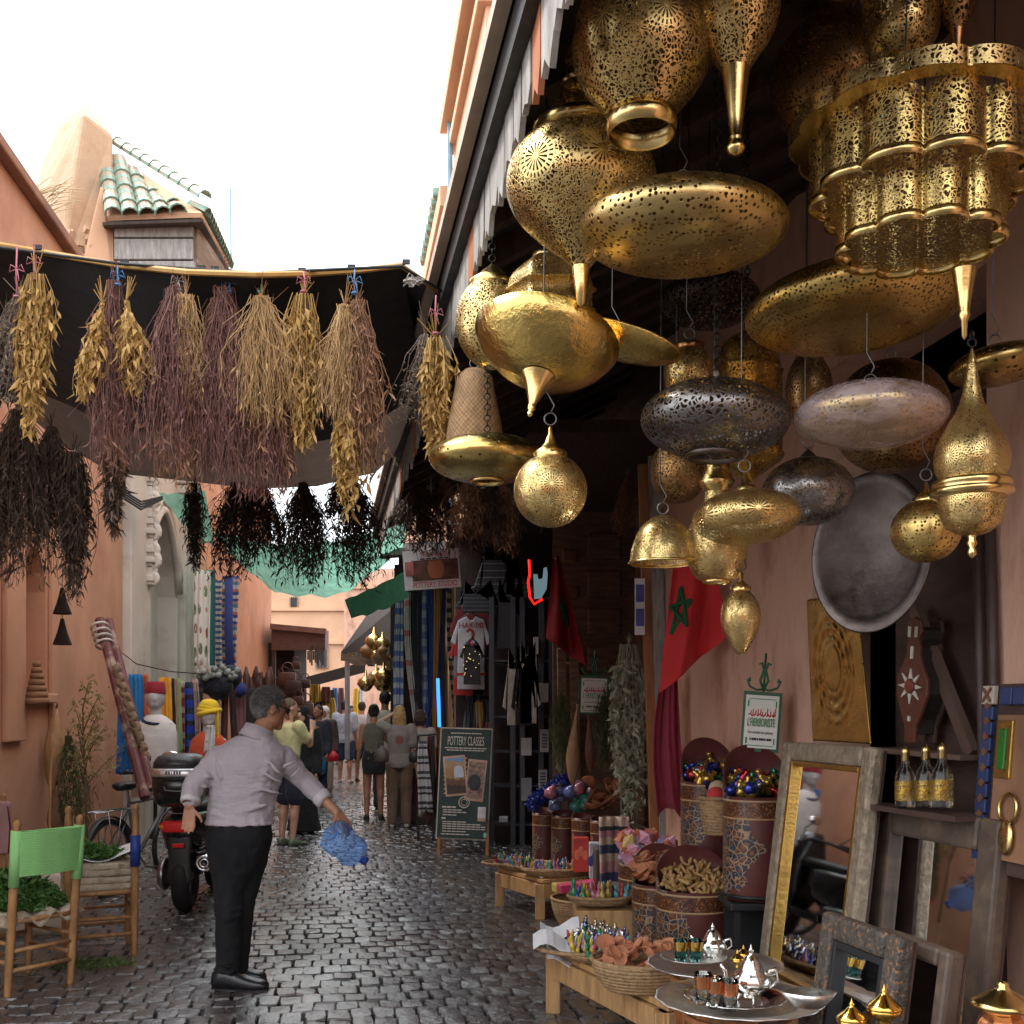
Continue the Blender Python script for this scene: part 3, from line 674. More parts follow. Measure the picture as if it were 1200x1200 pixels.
# green netting
M_net = mat('green shade net', (.22, .46, .36), .9, var=.25, scale=5, bmp=.4, bscale=25, bdist=.02)
translucent(M_net, .6)
def net(name, label, top, bot, sag, m, n=24, folds=.05):
    o = MB()
    def f(u, v):
        a = top[0].lerp(top[1], u); b_ = bot[0].lerp(bot[1], u); p = a.lerp(b_, v)
        p.z -= sag*4*u*(1-u)*(.35+.65*v)+folds*math.sin(u*17+v*9)*v*.6+folds*.5*math.sin(u*41+v*3); return p
    o.grid(f, n, 12); return o.top(name, m, label, 'shade net', smooth=True)
net('shade_net', 'large pale green shade net sagging across the street', (P(255, 622, 14.5), P(480, 604, 13)), (P(268, 648, 18), P(472, 642, 16)), .72, M_net)
net('shade_net', 'small dark green net flap on the right over the scarf stall', (P(404, 703, 15.5), P(478, 668, 13.6)), (P(412, 724, 15.4), P(478, 700, 13.6)), .04, translucent(mat('dark green net', (.05, .19, .12), .9, bmp=.4), .5), 10, .02)
net('shade_net', 'green net scrap tied to the portal capital', (P(186, 578, 12.9), P(240, 575, 12.4)), (P(214, 612, 12.8), P(252, 640, 12.4)), .05, M_net, 10, .03)
# cables on the portal
o = MB()
for k in range(4):
    o.tube([P(120, 560+k*6, 12.2), P(145, 575+k*3, 12.1), P(165, 588+k*3, 12.2), P(190, 582+k, 12.6)], .012, 5)
o.top('cable_bunch', M_black, 'sagging bunch of dark cables across the portal pier', 'cables')
# ---- left far stall roof and hanging leather bags
ls = thing('wooden_canopy', 'dark brown wooden canopy jutting from the far left house', 'canopy', P(348, 740, 25))
A = [P(318, 733, 24.5), P(381, 739, 24.5), P(381, 762, 24.5), P(318, 762, 24.5)]
o = MB(); o.add(A+[p+Vector((-.5, 3.5, .25)) for p in A], [(3, 2, 1, 0), (0, 1, 5, 4), (1, 2, 6, 5), (4, 5, 6, 7), (2, 3, 7, 6), (3, 0, 4, 7)])
o.build('canopy_box', mat('red brown timber', (.10, .045, .035), .7, stretch=(1, 1, 4), bmp=.4), ls)
o = MB(); o.beam(P(317, 734, 24.4), P(382, 740, 24.4), .1, .12); o.build('coping', mat('brown coping', (.16, .075, .055), .7), ls)
for k in range(9):
    q = P(361+k*2.2, 768, 24.45); o = MB(); o.box(q, (.035, .02, .2+.12*(k % 3))); o.build('fringe_slat', M_darkwood, ls)
o = MB(); o.beam(P(321, 760, 24.6), P(321, 870, 24.6), .08, .08, (0, 1, 0)); o.build('post', M_darkwood, ls)
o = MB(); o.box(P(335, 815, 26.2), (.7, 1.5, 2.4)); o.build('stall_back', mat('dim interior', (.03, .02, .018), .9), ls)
# right far stall
rs = thing('lamp_stall', 'far stall with slanting pole awning and dark interior', 'stall', P(440, 870, 20))
A = [P(402, 762, 21), P(462, 690, 19), P(476, 690, 17), P(470, 770, 17), P(455, 775, 19.5)]
o = MB(); o.add([P(400, 765, 22), P(445, 700, 22), P(478, 700, 16.5), P(470, 776, 16.5)], [(0, 1, 2, 3)]); o.build('awning_cloth', mat('dim awning', (.02, .016, .015), .9), rs, solid=.03)
o = MB(); o.beam(P(402, 766, 22), P(448, 700, 22), .1, .06); o.build('awning_lath', M_greywood, rs)
for k in range(14):
    q = P(403, 770, 21.6).lerp(P(470, 778, 16.6), k/13); o = MB(); o.box(q, (.12, .02, rnd(.12, .25))); o.build('fringe_slat', M_wood, rs)
o = MB(); o.tube([P(407, 768, 21.5), P(407, 890, 21.5)], .05, 8); o.build('pole', mat('grey metal pole', (.35, .37, .4), .5), rs)
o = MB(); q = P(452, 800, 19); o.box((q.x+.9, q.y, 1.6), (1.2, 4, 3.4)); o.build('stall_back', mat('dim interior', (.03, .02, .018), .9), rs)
ca = thing('tarpaulin_awning', 'low dark tarpaulin awning near the end of the street', 'awning', P(395, 800, 33))
o = MB(); o.grid(lambda u, v: P(352+76*u, 808-20*u-13*v, 34-3*v), 10, 6); o.build('cloth', mat('brown tarpaulin', (.035, .028, .025), .9), ca)
# unseen low house added behind the viewpoint to darken the metal's reflections
bk = thing('reflection_house', 'unseen low plaster house added behind the viewpoint for the reflections', 'building', (0, -16, 0))
o = MB(); o.box((0, -16, 2.2), (30, 1, 4.4)); o.build('wall', M_plaster, bk)
# ================================================================== PEOPLE
SKIN = lambda n, c: mat(n, c, .5, var=.12, scale=14, bmp=.1, bscale=90)
skin_a = SKIN('tanned skin', (.36, .17, .10)); skin_b = SKIN('fair skin', (.50, .28, .19)); skin_c = SKIN('brown skin', (.24, .115, .07))
def fabric(name, c, bmp=.5, bscale=9, var=.12): return mat(name, c, .88, var=var, scale=5, bmp=bmp, bscale=bscale, sheen=.12, bdist=.02, stretch=(1, 1, 1.6))
def hand(o, w, fd, nrm, side, curl=25, sc=1.0, spread=.12, thumb_curl=15):
    """w wrist, fd finger direction, nrm back-of-hand normal, side = vector towards the thumb"""
    fd = Vector(fd).normalized(); nrm = Vector(nrm); nrm = (nrm-fd*nrm.dot(fd)).normalized(); sd = fd.cross(nrm)
    if sd.dot(Vector(side)) < 0: sd = -sd
    k = sc; lens = (.074, .082, .077, .060)
    for i in range(4):
        off = (1.5-i)*.0215*k; kn = w+fd*.092*k*(1-.03*abs(i-1))+sd*off
        o.cap(w+fd*.012*k+sd*off*.55, kn, .0155*k, .0115*k, 8)
        p = kn; d = (fd+sd*(1.5-i)*spread).normalized(); L = lens[i]*k
        for j, (fr, rr) in enumerate(((.46, .0098), (.30, .0088), (.24, .0076))):
            a = math.radians(curl)*(.55 if j == 0 else 1.0); d = (Matrix.Rotation(-a, 3, nrm.cross(d).normalized() if True else sd) @ d).normalized() if False else (d*math.cos(a)-nrm*math.sin(a)).normalized()
            nrm2 = d.cross(sd)
            if nrm2.dot(nrm) < 0: nrm2 = -nrm2
            q = p+d*L*fr; o.cap(p, q, rr*k*1.03, rr*k, 8); p = q; nr = nrm2
            nrm_loc = nr
            d = d; 
            nrm = nrm
    # thumb leaves the side of the palm near its base
    p = w+fd*.028*k+sd*.026*k; d = (fd*.62+sd*.75-nrm*.15).normalized()
    for fr, rr in ((.042, .0125), (.034, .0105), (.026, .009)):
        q = p+d*fr*k; o.cap(p, q, rr*k*1.03, rr*k, 8); p = q; d = (d*.9+fd*math.sin(math.radians(thumb_curl))-nrm*.2).normalized()
def head(o, c, R, H):
    """skull, jaw, nose, ears; R rotates a head that looks along +Y"""
    def q(x, y, z): return c+R @ Vector((x*H, y*H, z*H))
    o.ball(c, (.043*H, .053*H, .058*H), 16, 10, R); o.ball(q(0, .012, -.035), (.036*H, .04*H, .036*H), 14, 9, R)
    o.cap(q(0, .052, .004), q(0, .066, -.018), .006*H, .009*H, 8)
    for s in (-1, 1): o.ball(q(s*.045, -.002, -.006), (.007*H, .014*H, .02*H), 8, 6, R)
    o.cap(q(-.012, .049, -.04), q(.012, .049, -.04), .006*H, .006*H, 6); o.ball(q(0, .043, -.055), (.016*H, .014*H, .012*H), 8, 6, R)
def shoe(name, heel, toe, m, parent, w=.05, h=.07, sole=None):
    heel = Vector(heel); toe = Vector(toe); d = toe-heel; L = d.length; f = d/L; sd = Vector((f.y, -f.x, 0)).normalized()
    def sec(rows, z0=None):
        o = MB(); n = 14; vs_ = []
        for t, wd, hh, zb in rows:
            c = heel+f*(L*t)
            for k in range(n):
                a = 2*PI*k/n; cz = math.sin(a)
                vs_.append(c+sd*(math.copysign(abs(math.cos(a))**.8, math.cos(a))*wd)+Vector((0, 0, zb+(cz*.5+.5)*hh)))
        m_ = len(rows); fs_ = [(i*n+k, i*n+(k+1) % n, (i+1)*n+(k+1) % n, (i+1)*n+k) for i in range(m_-1) for k in range(n)]+[tuple(range(n-1, -1, -1)), tuple((m_-1)*n+k for k in range(n))]
        o.add(vs_, fs_); return o
    up = sec([(0, w*.5, h*.75, .02), (.06, w*.75, h*1.15, .015), (.25, w*.82, h*1.25, .015), (.42, w*.85, h*.98, .015), (.62, w*.98, h*.72, .015), (.82, w*1.0, h*.58, .015), (.95, w*.75, h*.48, .018), (1, w*.4, h*.3, .02)])
    r = up.build(name, m, parent, smooth=True, sub=1)
    so_ = sec([(0, w*.55, .026, 0), (.05, w*.85, .028, 0), (.3, w*.85, .026, 0), (.62, w*1.05, .026, 0), (.85, w*1.05, .026, 0), (.97, w*.8, .024, .004), (1, w*.45, .02, .006)])
    so_.build('sole', sole or M_black, r, smooth=True)
    return r
def person(label, px, py, H, yaw, top=None, bottom=None, hair=('short', (.03, .02, .016)), skin=skin_a, shoes=(.02, .02, .022), pose=None, group=None, vox=.014, headyaw=0, female=False, scarf=None, build=1.0, at=None):
    """local frame: looks along +Y; yaw turns it"""
    loc = at or G(px, py); t = thing('person', label, 'person', loc, group, yaw, local=True)
    J = {'hipL': (-.052, 0, .51), 'hipR': (.052, 0, .51), 'kneeL': (-.056, .012, .285), 'kneeR': (.056, .012, .285), 'ankL': (-.058, -.012, .045), 'ankR': (.058, -.012, .045),
         'shL': (-.104, 0, .805), 'shR': (.104, 0, .805), 'elL': (-.128, -.012, .635), 'elR': (.128, -.012, .635), 'wrL': (-.135, .03, .49), 'wrR': (.135, .03, .49), 'neck': (0, .0, .855), 'head': (0, .014, .93)}
    if female: J['shL'] = (-.092, 0, .80); J['shR'] = (.092, 0, .80); J['elL'] = (-.115, -.012, .635); J['elR'] = (.115, -.012, .635)
    if pose: J.update(pose)
    J = {k: Vector(v)*H for k, v in J.items()}; b_ = build; wv = .9 if female else 1.0
    tors = [(.49, .080*b_, .062*b_), (.53, .092*b_*(1.06 if female else 1), .068*b_), (.60, .080*b_*wv, .056*b_), (.68, .088*b_*wv, .062*b_), (.75, .098*b_*wv, .064*b_), (.80, .095*wv, .052), (.83, .055, .042)]
    def torso(o, z0, z1, g=0):
        rows = [(z, a, c) for z, a, c in tors if z0 <= z <= z1]; rows = [(z0, rows[0][1], rows[0][2])]+rows if rows[0][0] > z0 else rows
        o.loft([(Vector((0, 0, z*H)), a*H+g, c*H+g) for z, a, c in rows], 18)
    def limb(o, a, b, ra, rb, g=0): o.cap(J[a], J[b], ra*H+g, rb*H+g, 12)
    body = MB(); torso(body, .49, .83)
    body.cap(Vector((0, -.004*H, .81*H)), J['head']+Vector((0, -.01*H, -.03*H)), .033*H, .030*H, 10)
    for s in 'LR':
        limb(body, 'hip'+s, 'knee'+s, .047*b_, .033); limb(body, 'knee'+s, 'ank'+s, .034, .020)
        cf = (J['knee'+s]*.68+J['ank'+s]*.32)+Vector((0, -.009*H, 0)); body.ball(cf, (.03*H, .03*H, .06*H), 10, 8)
        limb(body, 'sh'+s, 'el'+s, .029*b_, .022); limb(body, 'el'+s, 'wr'+s, .023, .0145)
        w = J['wr'+s]; fd = (w-J['el'+s]).normalized(); sg = -1 if s == 'L' else 1
        hand(body, w, fd, Vector((sg, -.2, 0)), Vector((0, 1, 0)), 22, .62*H)
        a = J['ank'+s]; body.cap(a+Vector((0, -.01*H, -.018*H)), a+Vector((0, .085*H, -.028*H)), .02*H, .016*H, 8)
    HR = Matrix.Rotation(headyaw, 3, 'Z'); head(body, J['head'], HR, H)
    bo = body.build('body', skin, t, remesh=vox, smooth_it=2)
    if top:
        o = MB(); g = top.get('g', .012); torso(o, top.get('z', .49), .83, g)
        for s in 'LR':
            if top['sleeve'] > 0:
                a, e, w = J['sh'+s], J['el'+s], J['wr'+s]; sl = top['sleeve']
                o.cap(a, a.lerp(e, min(1, sl*2)), .033*H+g, .028*H+g, 12)
                if sl > .5: o.cap(e, e.lerp(w, (sl-.5)*2), .027*H+g, .021*H+g, 12)
        o.build('shirt', top['m'], t, remesh=vox, smooth_it=3, disp=[(.09, .018)])
    if bottom:
        o = MB(); kd = bottom['kind']; g = .014
        if kd in ('trousers', 'shorts'):
            torso(o, .49, .60, g*.6)
            for s in 'LR':
                h_, kn, an = J['hip'+s], J['knee'+s], J['ank'+s]
                if kd == 'shorts': o.cap(h_, h_.lerp(kn, .82), .054*H*b_+g, .050*H+g, 12)
                else: o.cap(h_, kn, .052*H*b_+g, .040*H+g, 12); o.cap(kn, an.lerp(kn, .04), .040*H+g, .030*H+g, 12)
        else:
            z1 = bottom['len']; wd = bottom.get('flare', 1.1)
            o.loft([(Vector((0, 0, z*H)), a*H, c*H) for z, a, c in ((z1, .095*wd, .075*wd), ((z1+.55)/2, .1, .075), (.53, .1, .075), (.60, .085, .062))], 24)
        o.build(bottom.get('name', kd), bottom['m'], t, remesh=vox, smooth_it=3, disp=[(.1, .02)])
    hm = mat('hair %.3f %.3f' % (hair[1][0], hair[1][1]), hair[1], .55, var=.4, scale=30, bmp=.9, bscale=70, stretch=(4, 4, 1), bdist=.01) if hair else None
    hc = J['head']
    def hq(x, y, z): return hc+HR @ Vector((x*H, y*H, z*H))
    if hair:
        o = MB(); o.ball(hq(0, -.008, .012), (.047*H, .053*H, .053*H), 16, 10, HR); o.ball(hq(0, -.022, -.015), (.042*H, .037*H, .04*H), 12, 8, HR)
        if hair[0] in ('long', 'bob'):
            z1 = -.16 if hair[0] == 'long' else -.08
            o.loft([(hq(0, -.03, z), a*H, c*H) for z, a, c in ((z1, .03, .016), (z1*.6, .056, .028), (-.04, .058, .038), (.0, .05, .042))], 14)
        if hair[0] == 'bun': o.ball(hq(0, -.05, .035), .026*H, 10, 8)
        o.build('hair', hm, t, remesh=vox*.8, smooth_it=1, disp=[(.03, .018)])
    if scarf is not None:
        o = MB(); o.ball(hq(0, -.008, .012), (.054*H, .06*H, .06*H), 16, 10, HR); o.loft([(hq(0, -.01, z), a*H, a*H*.9) for z, a in ((-.14, .075), (-.08, .052), (-.02, .05))], 14)
        o.build('headscarf', scarf, t, remesh=vox*.8, smooth_it=2, disp=[(.05, .01)])
    o = MB()
    for s in (-1, 1): o.ball(hq(s*.018, .046, .006), .0065*H, 8, 6)
    o.build('eyes', M_black, t)
    sm = mat('shoe %.3f %.3f' % (shoes[0], shoes[1]), shoes, .5) if shoes else None
    if sm:
        for s in 'LR':
            a = J['ank'+s]; shoe('shoe', Vector((a.x, a.y-.03*H, 0)), Vector((a.x*1.12, a.y+.115*H, 0)), sm, t, .028*H, .045*H)
    return t, J
# ---- the man with the bottle
DM = 6.34
def Q(px, py, dd=0): return P(px, py, DM+dd)
man = thing('person', 'grey haired man in lilac shirt and black trousers holding a blue plastic bottle', 'person', Vector((Q(278, 1160).x, DM, 0)))
HRm = Matrix.Rotation(math.radians(-62), 3, 'Z') @ Matrix.Rotation(math.radians(-16), 3, 'X')
mj = dict(head=Q(317, 829, .06), neck=Q(304, 862, .0), shL=Q(251, 886, 0), shR=Q(334, 884, .04), elL=Q(227, 921, -.10), wrL=Q(222, 944, -.16), elR=Q(358, 916, .10), wrR=Q(394, 951, .02),
          hipL=Q(262, 972, 0), hipR=Q(299, 972, .06), knL=Q(268, 1062, -.02), knR=Q(283, 1060, .10), anL=Q(266, 1146, 0), anR=Q(277, 1140, .14))
tor = [(985, 280, .150, .125), (962, 281, .178, .125), (940, 283, .180, .120), (918, 287, .190, .125), (897, 291, .205, .130), (880, 293, .200, .115), (868, 296, .135, .09), (861, 299, .075, .07)]
YM = Matrix.Rotation(math.radians(-12), 3, 'Z')
def mtor(o, rows, g=0): o.loft([(Q(x, y), a+g, b+g) for y, x, a, b in rows], 20)
o = MB(); mtor(o, tor, -.012); o.cap(mj['neck'], mj['head']+Vector((-.01, 0, -.06)), .060, .055, 12)
head(o, mj['head'], HRm, 1.74)
for s in 'LR':
    o.cap(mj['sh'+s], mj['el'+s], .05, .042); o.cap(mj['el'+s], mj['wr'+s], .042, .027)
    o.cap(mj['hip'+s], mj['kn'+s], .08, .055); o.cap(mj['kn'+s], mj['an'+s], .055, .04)
hand(o, mj['wrL'], Q(221, 975, -.18)-mj['wrL'], Vector((.1, 1, 0)), Vector((1, 0, 0)), 16, .92, .04)
hand(o, mj['wrR'], Q(406, 968, .0)-mj['wrR'], Vector((.55, -.55, .55)), Vector((-.8, -.5, -.2)), 34, 1.0)
o.build('body', skin_a, man, remesh=.0055, smooth_it=3)
M_shirt = mat('lilac grey cotton shirt', (.40, .355, .385), .85, var=.06, scale=5, bmp=.65, bscale=5.5, stretch=(.7, .7, 2.4), sheen=.15, bdist=.035)
o = MB(); mtor(o, [(966, 281, .196, .135)]+tor[1:-1]+[(862, 299, .095, .085)], .012)
for s in 'LR':
    o.cap(mj['sh'+s]+Vector((.02 if s == 'L' else -.02, 0, -.015)), mj['el'+s], .072, .062, 14)
    o.cap(mj['el'+s], mj['el'+s].lerp(mj['wr'+s], .70 if s == 'L' else .50), .062, .052, 14)
# real folds: ridges across the back and sleeves
rs_ = random.Random(4)
for x0, y0, x1, y1 in ((256, 905, 312, 899), (250, 922, 300, 932), (262, 935, 322, 921), (246, 943, 300, 948), (268, 951, 320, 941), (300, 900, 330, 918), (252, 890, 262, 925), (310, 888, 330, 910), (330, 900, 346, 893), (338, 912, 352, 900), (236, 905, 250, 913), (232, 917, 246, 924), (276, 912, 330, 931), (244, 953, 282, 957)):
    a, b = Q(x0, y0, -.118), Q(x1, y1, -.118); mid = a.lerp(b, .5)+Vector((0, 0, rs_.uniform(-.012, .012))); o.tube([a+Vector((0, .03, 0)), a.lerp(mid, .5), mid+Vector((0, -.004, 0)), mid.lerp(b, .5), b+Vector((0, .03, 0))], [.004, .010, .012, .010, .004], 8)
sh = o.build('shirt', M_shirt, man, remesh=.008, smooth_it=7, disp=[(.10, .022), (.035, .008)])
o = MB(); o.lathe([(.070, .052), (.082, .05), (.092, .01), (.10, -.025), (.09, -.03), (.072, .0), (.068, .045)], 28, Q(301, 862, .0), Euler((math.radians(-10), math.radians(20), 0)).to_matrix()); o.build('collar', M_shirt, sh, smooth=True, disp=[(.05, .008)])
for s, f0 in (('L', .66), ('R', .46)):
    e, w = mj['el'+s], mj['wr'+s]; a = e.lerp(w, f0); b = e.lerp(w, f0+.2); o = MB(); o.tube([a, a.lerp(b, .15), b, b.lerp(a, .1), a.lerp(b, .3)], [.052, .057, .054, .048, .042], 18, caps=False)
    o.build('cuff', mat('pale shirt cuff', (.52, .49, .50), .85, bmp=.5, bscale=20), sh, smooth=True, disp=[(.05, .012)])
M_trs = mat('black trousers', (.0035, .004, .006), .92, var=.3, scale=5, bmp=.6, bscale=8, stretch=(1, 1, .8), bdist=.03)
o = MB(); o.loft([(Q(277, 1040), .05, .05), (Q(278, 1022), .105, .10), (Q(279, 1002), .150, .125), (Q(281, 980), .180, .135), (Q(281, 955), .182, .13)], 20)
for s in 'LR': o.cap(mj['hip'+s]+Vector((0, 0, -.03)), mj['kn'+s], .104, .078, 14); o.cap(mj['kn'+s], mj['an'+s], .078, .066, 14)
for y in (1064, 1072, 1128, 1136): o.tube([Q(248, y, -.05), Q(268, y+5, -.10), Q(290, y-2, -.03)], [.004, .012, .004], 8)
o.build('trousers', M_trs, man, remesh=.010, smooth_it=12, disp=[(.12, .02), (.04, .008)])
M_shoe = mat('black leather', (.012, .012, .015), .28, bmp=.15)
for dd, x0, x1, nm in ((-.03, 248, 315, 'shoe'), (.17, 256, 312, 'shoe')):
    a, b = Q(x0, 1160, dd), Q(x1, 1160, dd-.03); shoe(nm, (a.x, a.y, .0), (b.x, b.y, .0), M_shoe, man, .056, .105)
o = MB(); hc = mj['head']
def hm_(x, y, z): return hc+HRm @ Vector((x, y, z))
o.ball(hm_(0, -.014, .022), (.083, .092, .092), 18, 12, HRm); o.ball(hm_(0, -.045, -.025), (.074, .062, .066), 14, 9, HRm)
hair_m = mat('salt and pepper hair', (.13, .125, .12), .6, var=.5, scale=60, bmp=.8, bscale=140, bdist=.004)
ho = o.build('hair', hair_m, man, remesh=.006, smooth_it=3, disp=[(.03, .012)])
n = 5200; r = RNG.normal(size=(n, 3)); r /= np.linalg.norm(r, axis=1, keepdims=True); keep = (r[:, 2] > -.35-.5*(r[:, 1] < -.1)) & (r[:, 1] < .62); r = r[keep]
Rm = np.array(HRm); c1 = np.array(hc)+Rm @ np.array([0, -.014, .022]); loc = r*np.array([.082, .091, .091])
dirs = r*.6+np.array([0, -.5, -.45])+RNG.normal(0, .25, r.shape); dirs /= np.linalg.norm(dirs, axis=1, keepdims=True)
pth = loc[:, None, :]+np.linspace(0, 1, 4)[None, :, None]*dirs[:, None, :]*.024; pth = pth @ Rm.T+c1
V_, F_ = strands(pth, .0011); so_ = arr_mesh('strands', V_, F_, leafmat('grey hair strands', [(.04, .038, .037), (.16, .155, .15), (.38, .37, .36)], .5, 0), ho); so_['kind'] = 'stuff'
o = MB()
for s in (-1, 1):
    o.tube([hm_(s*.078, -.015, .012), hm_(s*.074, .06, .016), hm_(s*.06, .098, .012)], .0035, 6); o.ball(hm_(s*.034, .098, .004), (.027, .006, .02), 10, 8, HRm)
o.tube([hm_(-.06, .1, .012), hm_(.06, .1, .012)], .004, 6); o.build('sunglasses', M_black, man, smooth=True)
o = MB(); a = mj['wrL']; o.ring(a+Vector((0, .005, .012)), .036, .006, (mj['wrL']-mj['elL']), 20, 6); o.build('bracelet', mat('dark bead bracelet', (.05, .035, .03), .4), man, smooth=True)
# crushed plastic bottle
def bottle_mat():
    m, t, b = newmat('blue plastic'); b.inputs['Base Color'].default_value = (.16, .32, .66, 1); b.inputs['Roughness'].default_value = .12
    bump(t, b, noise(t, coords(t), 24, 2, .5, .6), .35, .015)
    tr = N(t, 'ShaderNodeBsdfTransparent'); tr.inputs[0].default_value = (.62, .78, .98, 1); ms = N(t, 'ShaderNodeMixShader'); ms.inputs[0].default_value = .74
    t.links.new(b.outputs[0], ms.inputs[1]); t.links.new(tr.outputs[0], ms.inputs[2]); t.links.new(ms.outputs[0], t.nodes['Material Output'].inputs[0]); return m
M_blue = bottle_mat()
bt = thing('plastic_bottle', 'crushed translucent blue plastic water bottle gripped in the hand of the man', 'bottle', Q(402, 988, -.02))
A, B = Q(388, 977, -.10), Q(424, 1006, .03); ax = (B-A); L = ax.length; R = ax.normalized().to_track_quat('Z', 'Y').to_matrix()
pr = [(.0, .02), (.03, .018), (.04, .0), (.075, -.004), (.092, .012), (.098, .04), (.094, .06), (.098, .08), (.084, .10), (.078, .13), (.086, .16), (.084, .19), (.07, .215), (.045, .235), (.022, .25), (.02, .262)]
o = MB(); o.lathe([(r*1.05, z*L/.25) for r, z in pr], 40, A, R, fn=lambda a, z: 1+.07*math.sin(a*2+z*17)+.045*math.sin(a*5-z*31)+.03*math.sin(a*11+z*5)); o.build('body', M_blue, bt, smooth=True, disp=[(.03, .007)])
o = MB(); o.lathe([(.0, 0), (.024, 0), (.026, .004), (.026, .02), (.0, .021)], 20, B+ax.normalized()*.01, R); o.build('cap', mat('blue cap', (.02, .06, .3), .35), bt, smooth=True)
# ---- passers by
cl = fabric
person('man in yellow T-shirt and navy shorts behind the grey haired man', 338, 992, 1.75, math.radians(-40), dict(m=cl('pale yellow cotton', (.62, .60, .30)), sleeve=.34, g=.02), dict(kind='shorts', m=cl('navy shorts', (.015, .018, .035))), ('short', (.12, .08, .05)), skin_b, (.12, .16, .10), pose={'elR': (.10, .10, .68), 'wrR': (.05, .16, .78)}, headyaw=math.radians(-20))
person('woman in long black robe and black headscarf beside the yellow T-shirt', 356, 978, 1.66, math.radians(160), dict(m=cl('black robe', (.008, .008, .009)), sleeve=1.0, g=.03), dict(kind='skirt', len=.03, flare=1.5, m=MATS['black robe'], name='robe_skirt'), None, skin_b, (.02, .02, .02), scarf=MATS['black robe'], female=True)
person('person in dark top with red sleeves carrying a blue bag', 374, 940, 1.7, math.radians(150), dict(m=cl('dark blue grey top', (.03, .035, .05)), sleeve=.9, g=.025), dict(kind='trousers', m=cl('dark jeans', (.02, .028, .05))), ('short', (.02, .015, .012)), skin_a)
pb, _ = person('woman in white headscarf and dark patterned jacket walking this way', 381, 929, 1.68, math.radians(172), dict(m=mat('dark patterned jacket', (.06, .045, .045), .85, var=.5, scale=30), sleeve=1.0, g=.03), dict(kind='trousers', m=cl('beige trousers', (.38, .33, .27))), None, skin_a, (.1, .08, .07), scarf=cl('white headscarf', (.7, .68, .66)), female=True)
person('man in light blue T-shirt and blue shorts walking away', 404, 919, 1.82, math.radians(-4), dict(m=cl('light blue cotton', (.42, .50, .62)), sleeve=.42, g=.035), dict(kind='shorts', m=cl('blue shorts', (.03, .055, .14))), ('short', (.03, .022, .018)), skin_b, (.5, .5, .5), build=1.12, pose={'ankL': (-.07, .05, .05), 'kneeL': (-.06, .05, .285)})
person('man in white T-shirt and blue shorts beside the light blue one', 424, 917, 1.80, math.radians(-6), dict(m=cl('white cotton', (.62, .63, .66)), sleeve=.42, g=.03), dict(kind='shorts', m=MATS['blue shorts']), ('short', (.04, .03, .025)), skin_b, (.06, .04, .03), build=1.05)
person('woman in sleeveless khaki top and black mini skirt seen from behind', 438, 962, 1.70, math.radians(6), dict(m=cl('khaki top', (.13, .12, .09)), sleeve=0, g=.01), dict(kind='skirt', len=.40, flare=1.02, m=cl('black skirt', (.012, .012, .014)), name='skirt'), ('bun', (.012, .01, .009)), skin_a, (.03, .015, .012), female=True, pose={'elR': (.14, .05, .66), 'wrR': (.06, .11, .72)})
ps, PJ = person('blonde woman in grey T-shirt and brown trousers with one arm raised', 468, 971, 1.68, math.radians(4), dict(m=cl('warm grey T-shirt', (.22, .19, .17)), sleeve=.36, g=.024), dict(kind='trousers', m=cl('brown trousers', (.14, .085, .055))), ('long', (.42, .27, .11)), skin_b, (.45, .42, .36), female=True, pose={'elL': (-.17, .06, .845), 'wrL': (-.045, .075, .93)})
o = MB(); o.T = Matrix.Translation((0, -.135, 1.17)); 
for z, w_ in ((0, .05), (.025, .075), (.05, .06)): o.box((0, 0, z), (w_, .01, .012))
o.ring((0, 0, .03), .05, .005, (0, 1, 0), 16, 5); o.build('printed_emblem', mat('faded red print', (.35, .06, .06), .8), ps)
person('woman in beige top and dark red trousers with a black shoulder bag', 492, 968, 1.62, math.radians(12), dict(m=cl('beige top', (.38, .32, .28)), sleeve=.36, g=.02), dict(kind='trousers', m=cl('dark red trousers', (.07, .02, .02))), ('bob', (.05, .025, .018)), skin_a, (.03, .02, .02), female=True)
person('tall black haired man between the khaki and blonde women', 451, 950, 1.92, math.radians(0), dict(m=cl('cream shirt', (.48, .43, .37)), sleeve=.4, g=.02), dict(kind='trousers', m=MATS['dark jeans']), ('short', (.008, .007, .007)), skin_c)
for i, (x, y, c, h_, lab) in enumerate(((362, 905, (.05, .07, .16), 1.7, 'distant person in dark blue near the leather stall'), (392, 897, (.5, .47, .44), 1.65, 'distant person in pale top down the street'), (372, 899, (.12, .05, .05), 1.72, 'distant person in maroon down the street'), (412, 894, (.1, .1, .11), 1.75, 'distant person in charcoal near the pole'), (384, 892, (.3, .33, .4), 1.7, 'farthest grey blue figure in the middle of the street'))):
    person(lab, x, y, h_, math.radians(rnd(-30, 200)), dict(m=cl('crowd cloth %d' % i, c), sleeve=.9, g=.025), dict(kind='trousers', m=cl('crowd trousers %d' % (i % 2), (.03+.1*(i % 2), .03+.09*(i % 2), .05+.06*(i % 2)))), ('short', (.02, .015, .012)), skin_a, vox=.025, group='distant passers by')
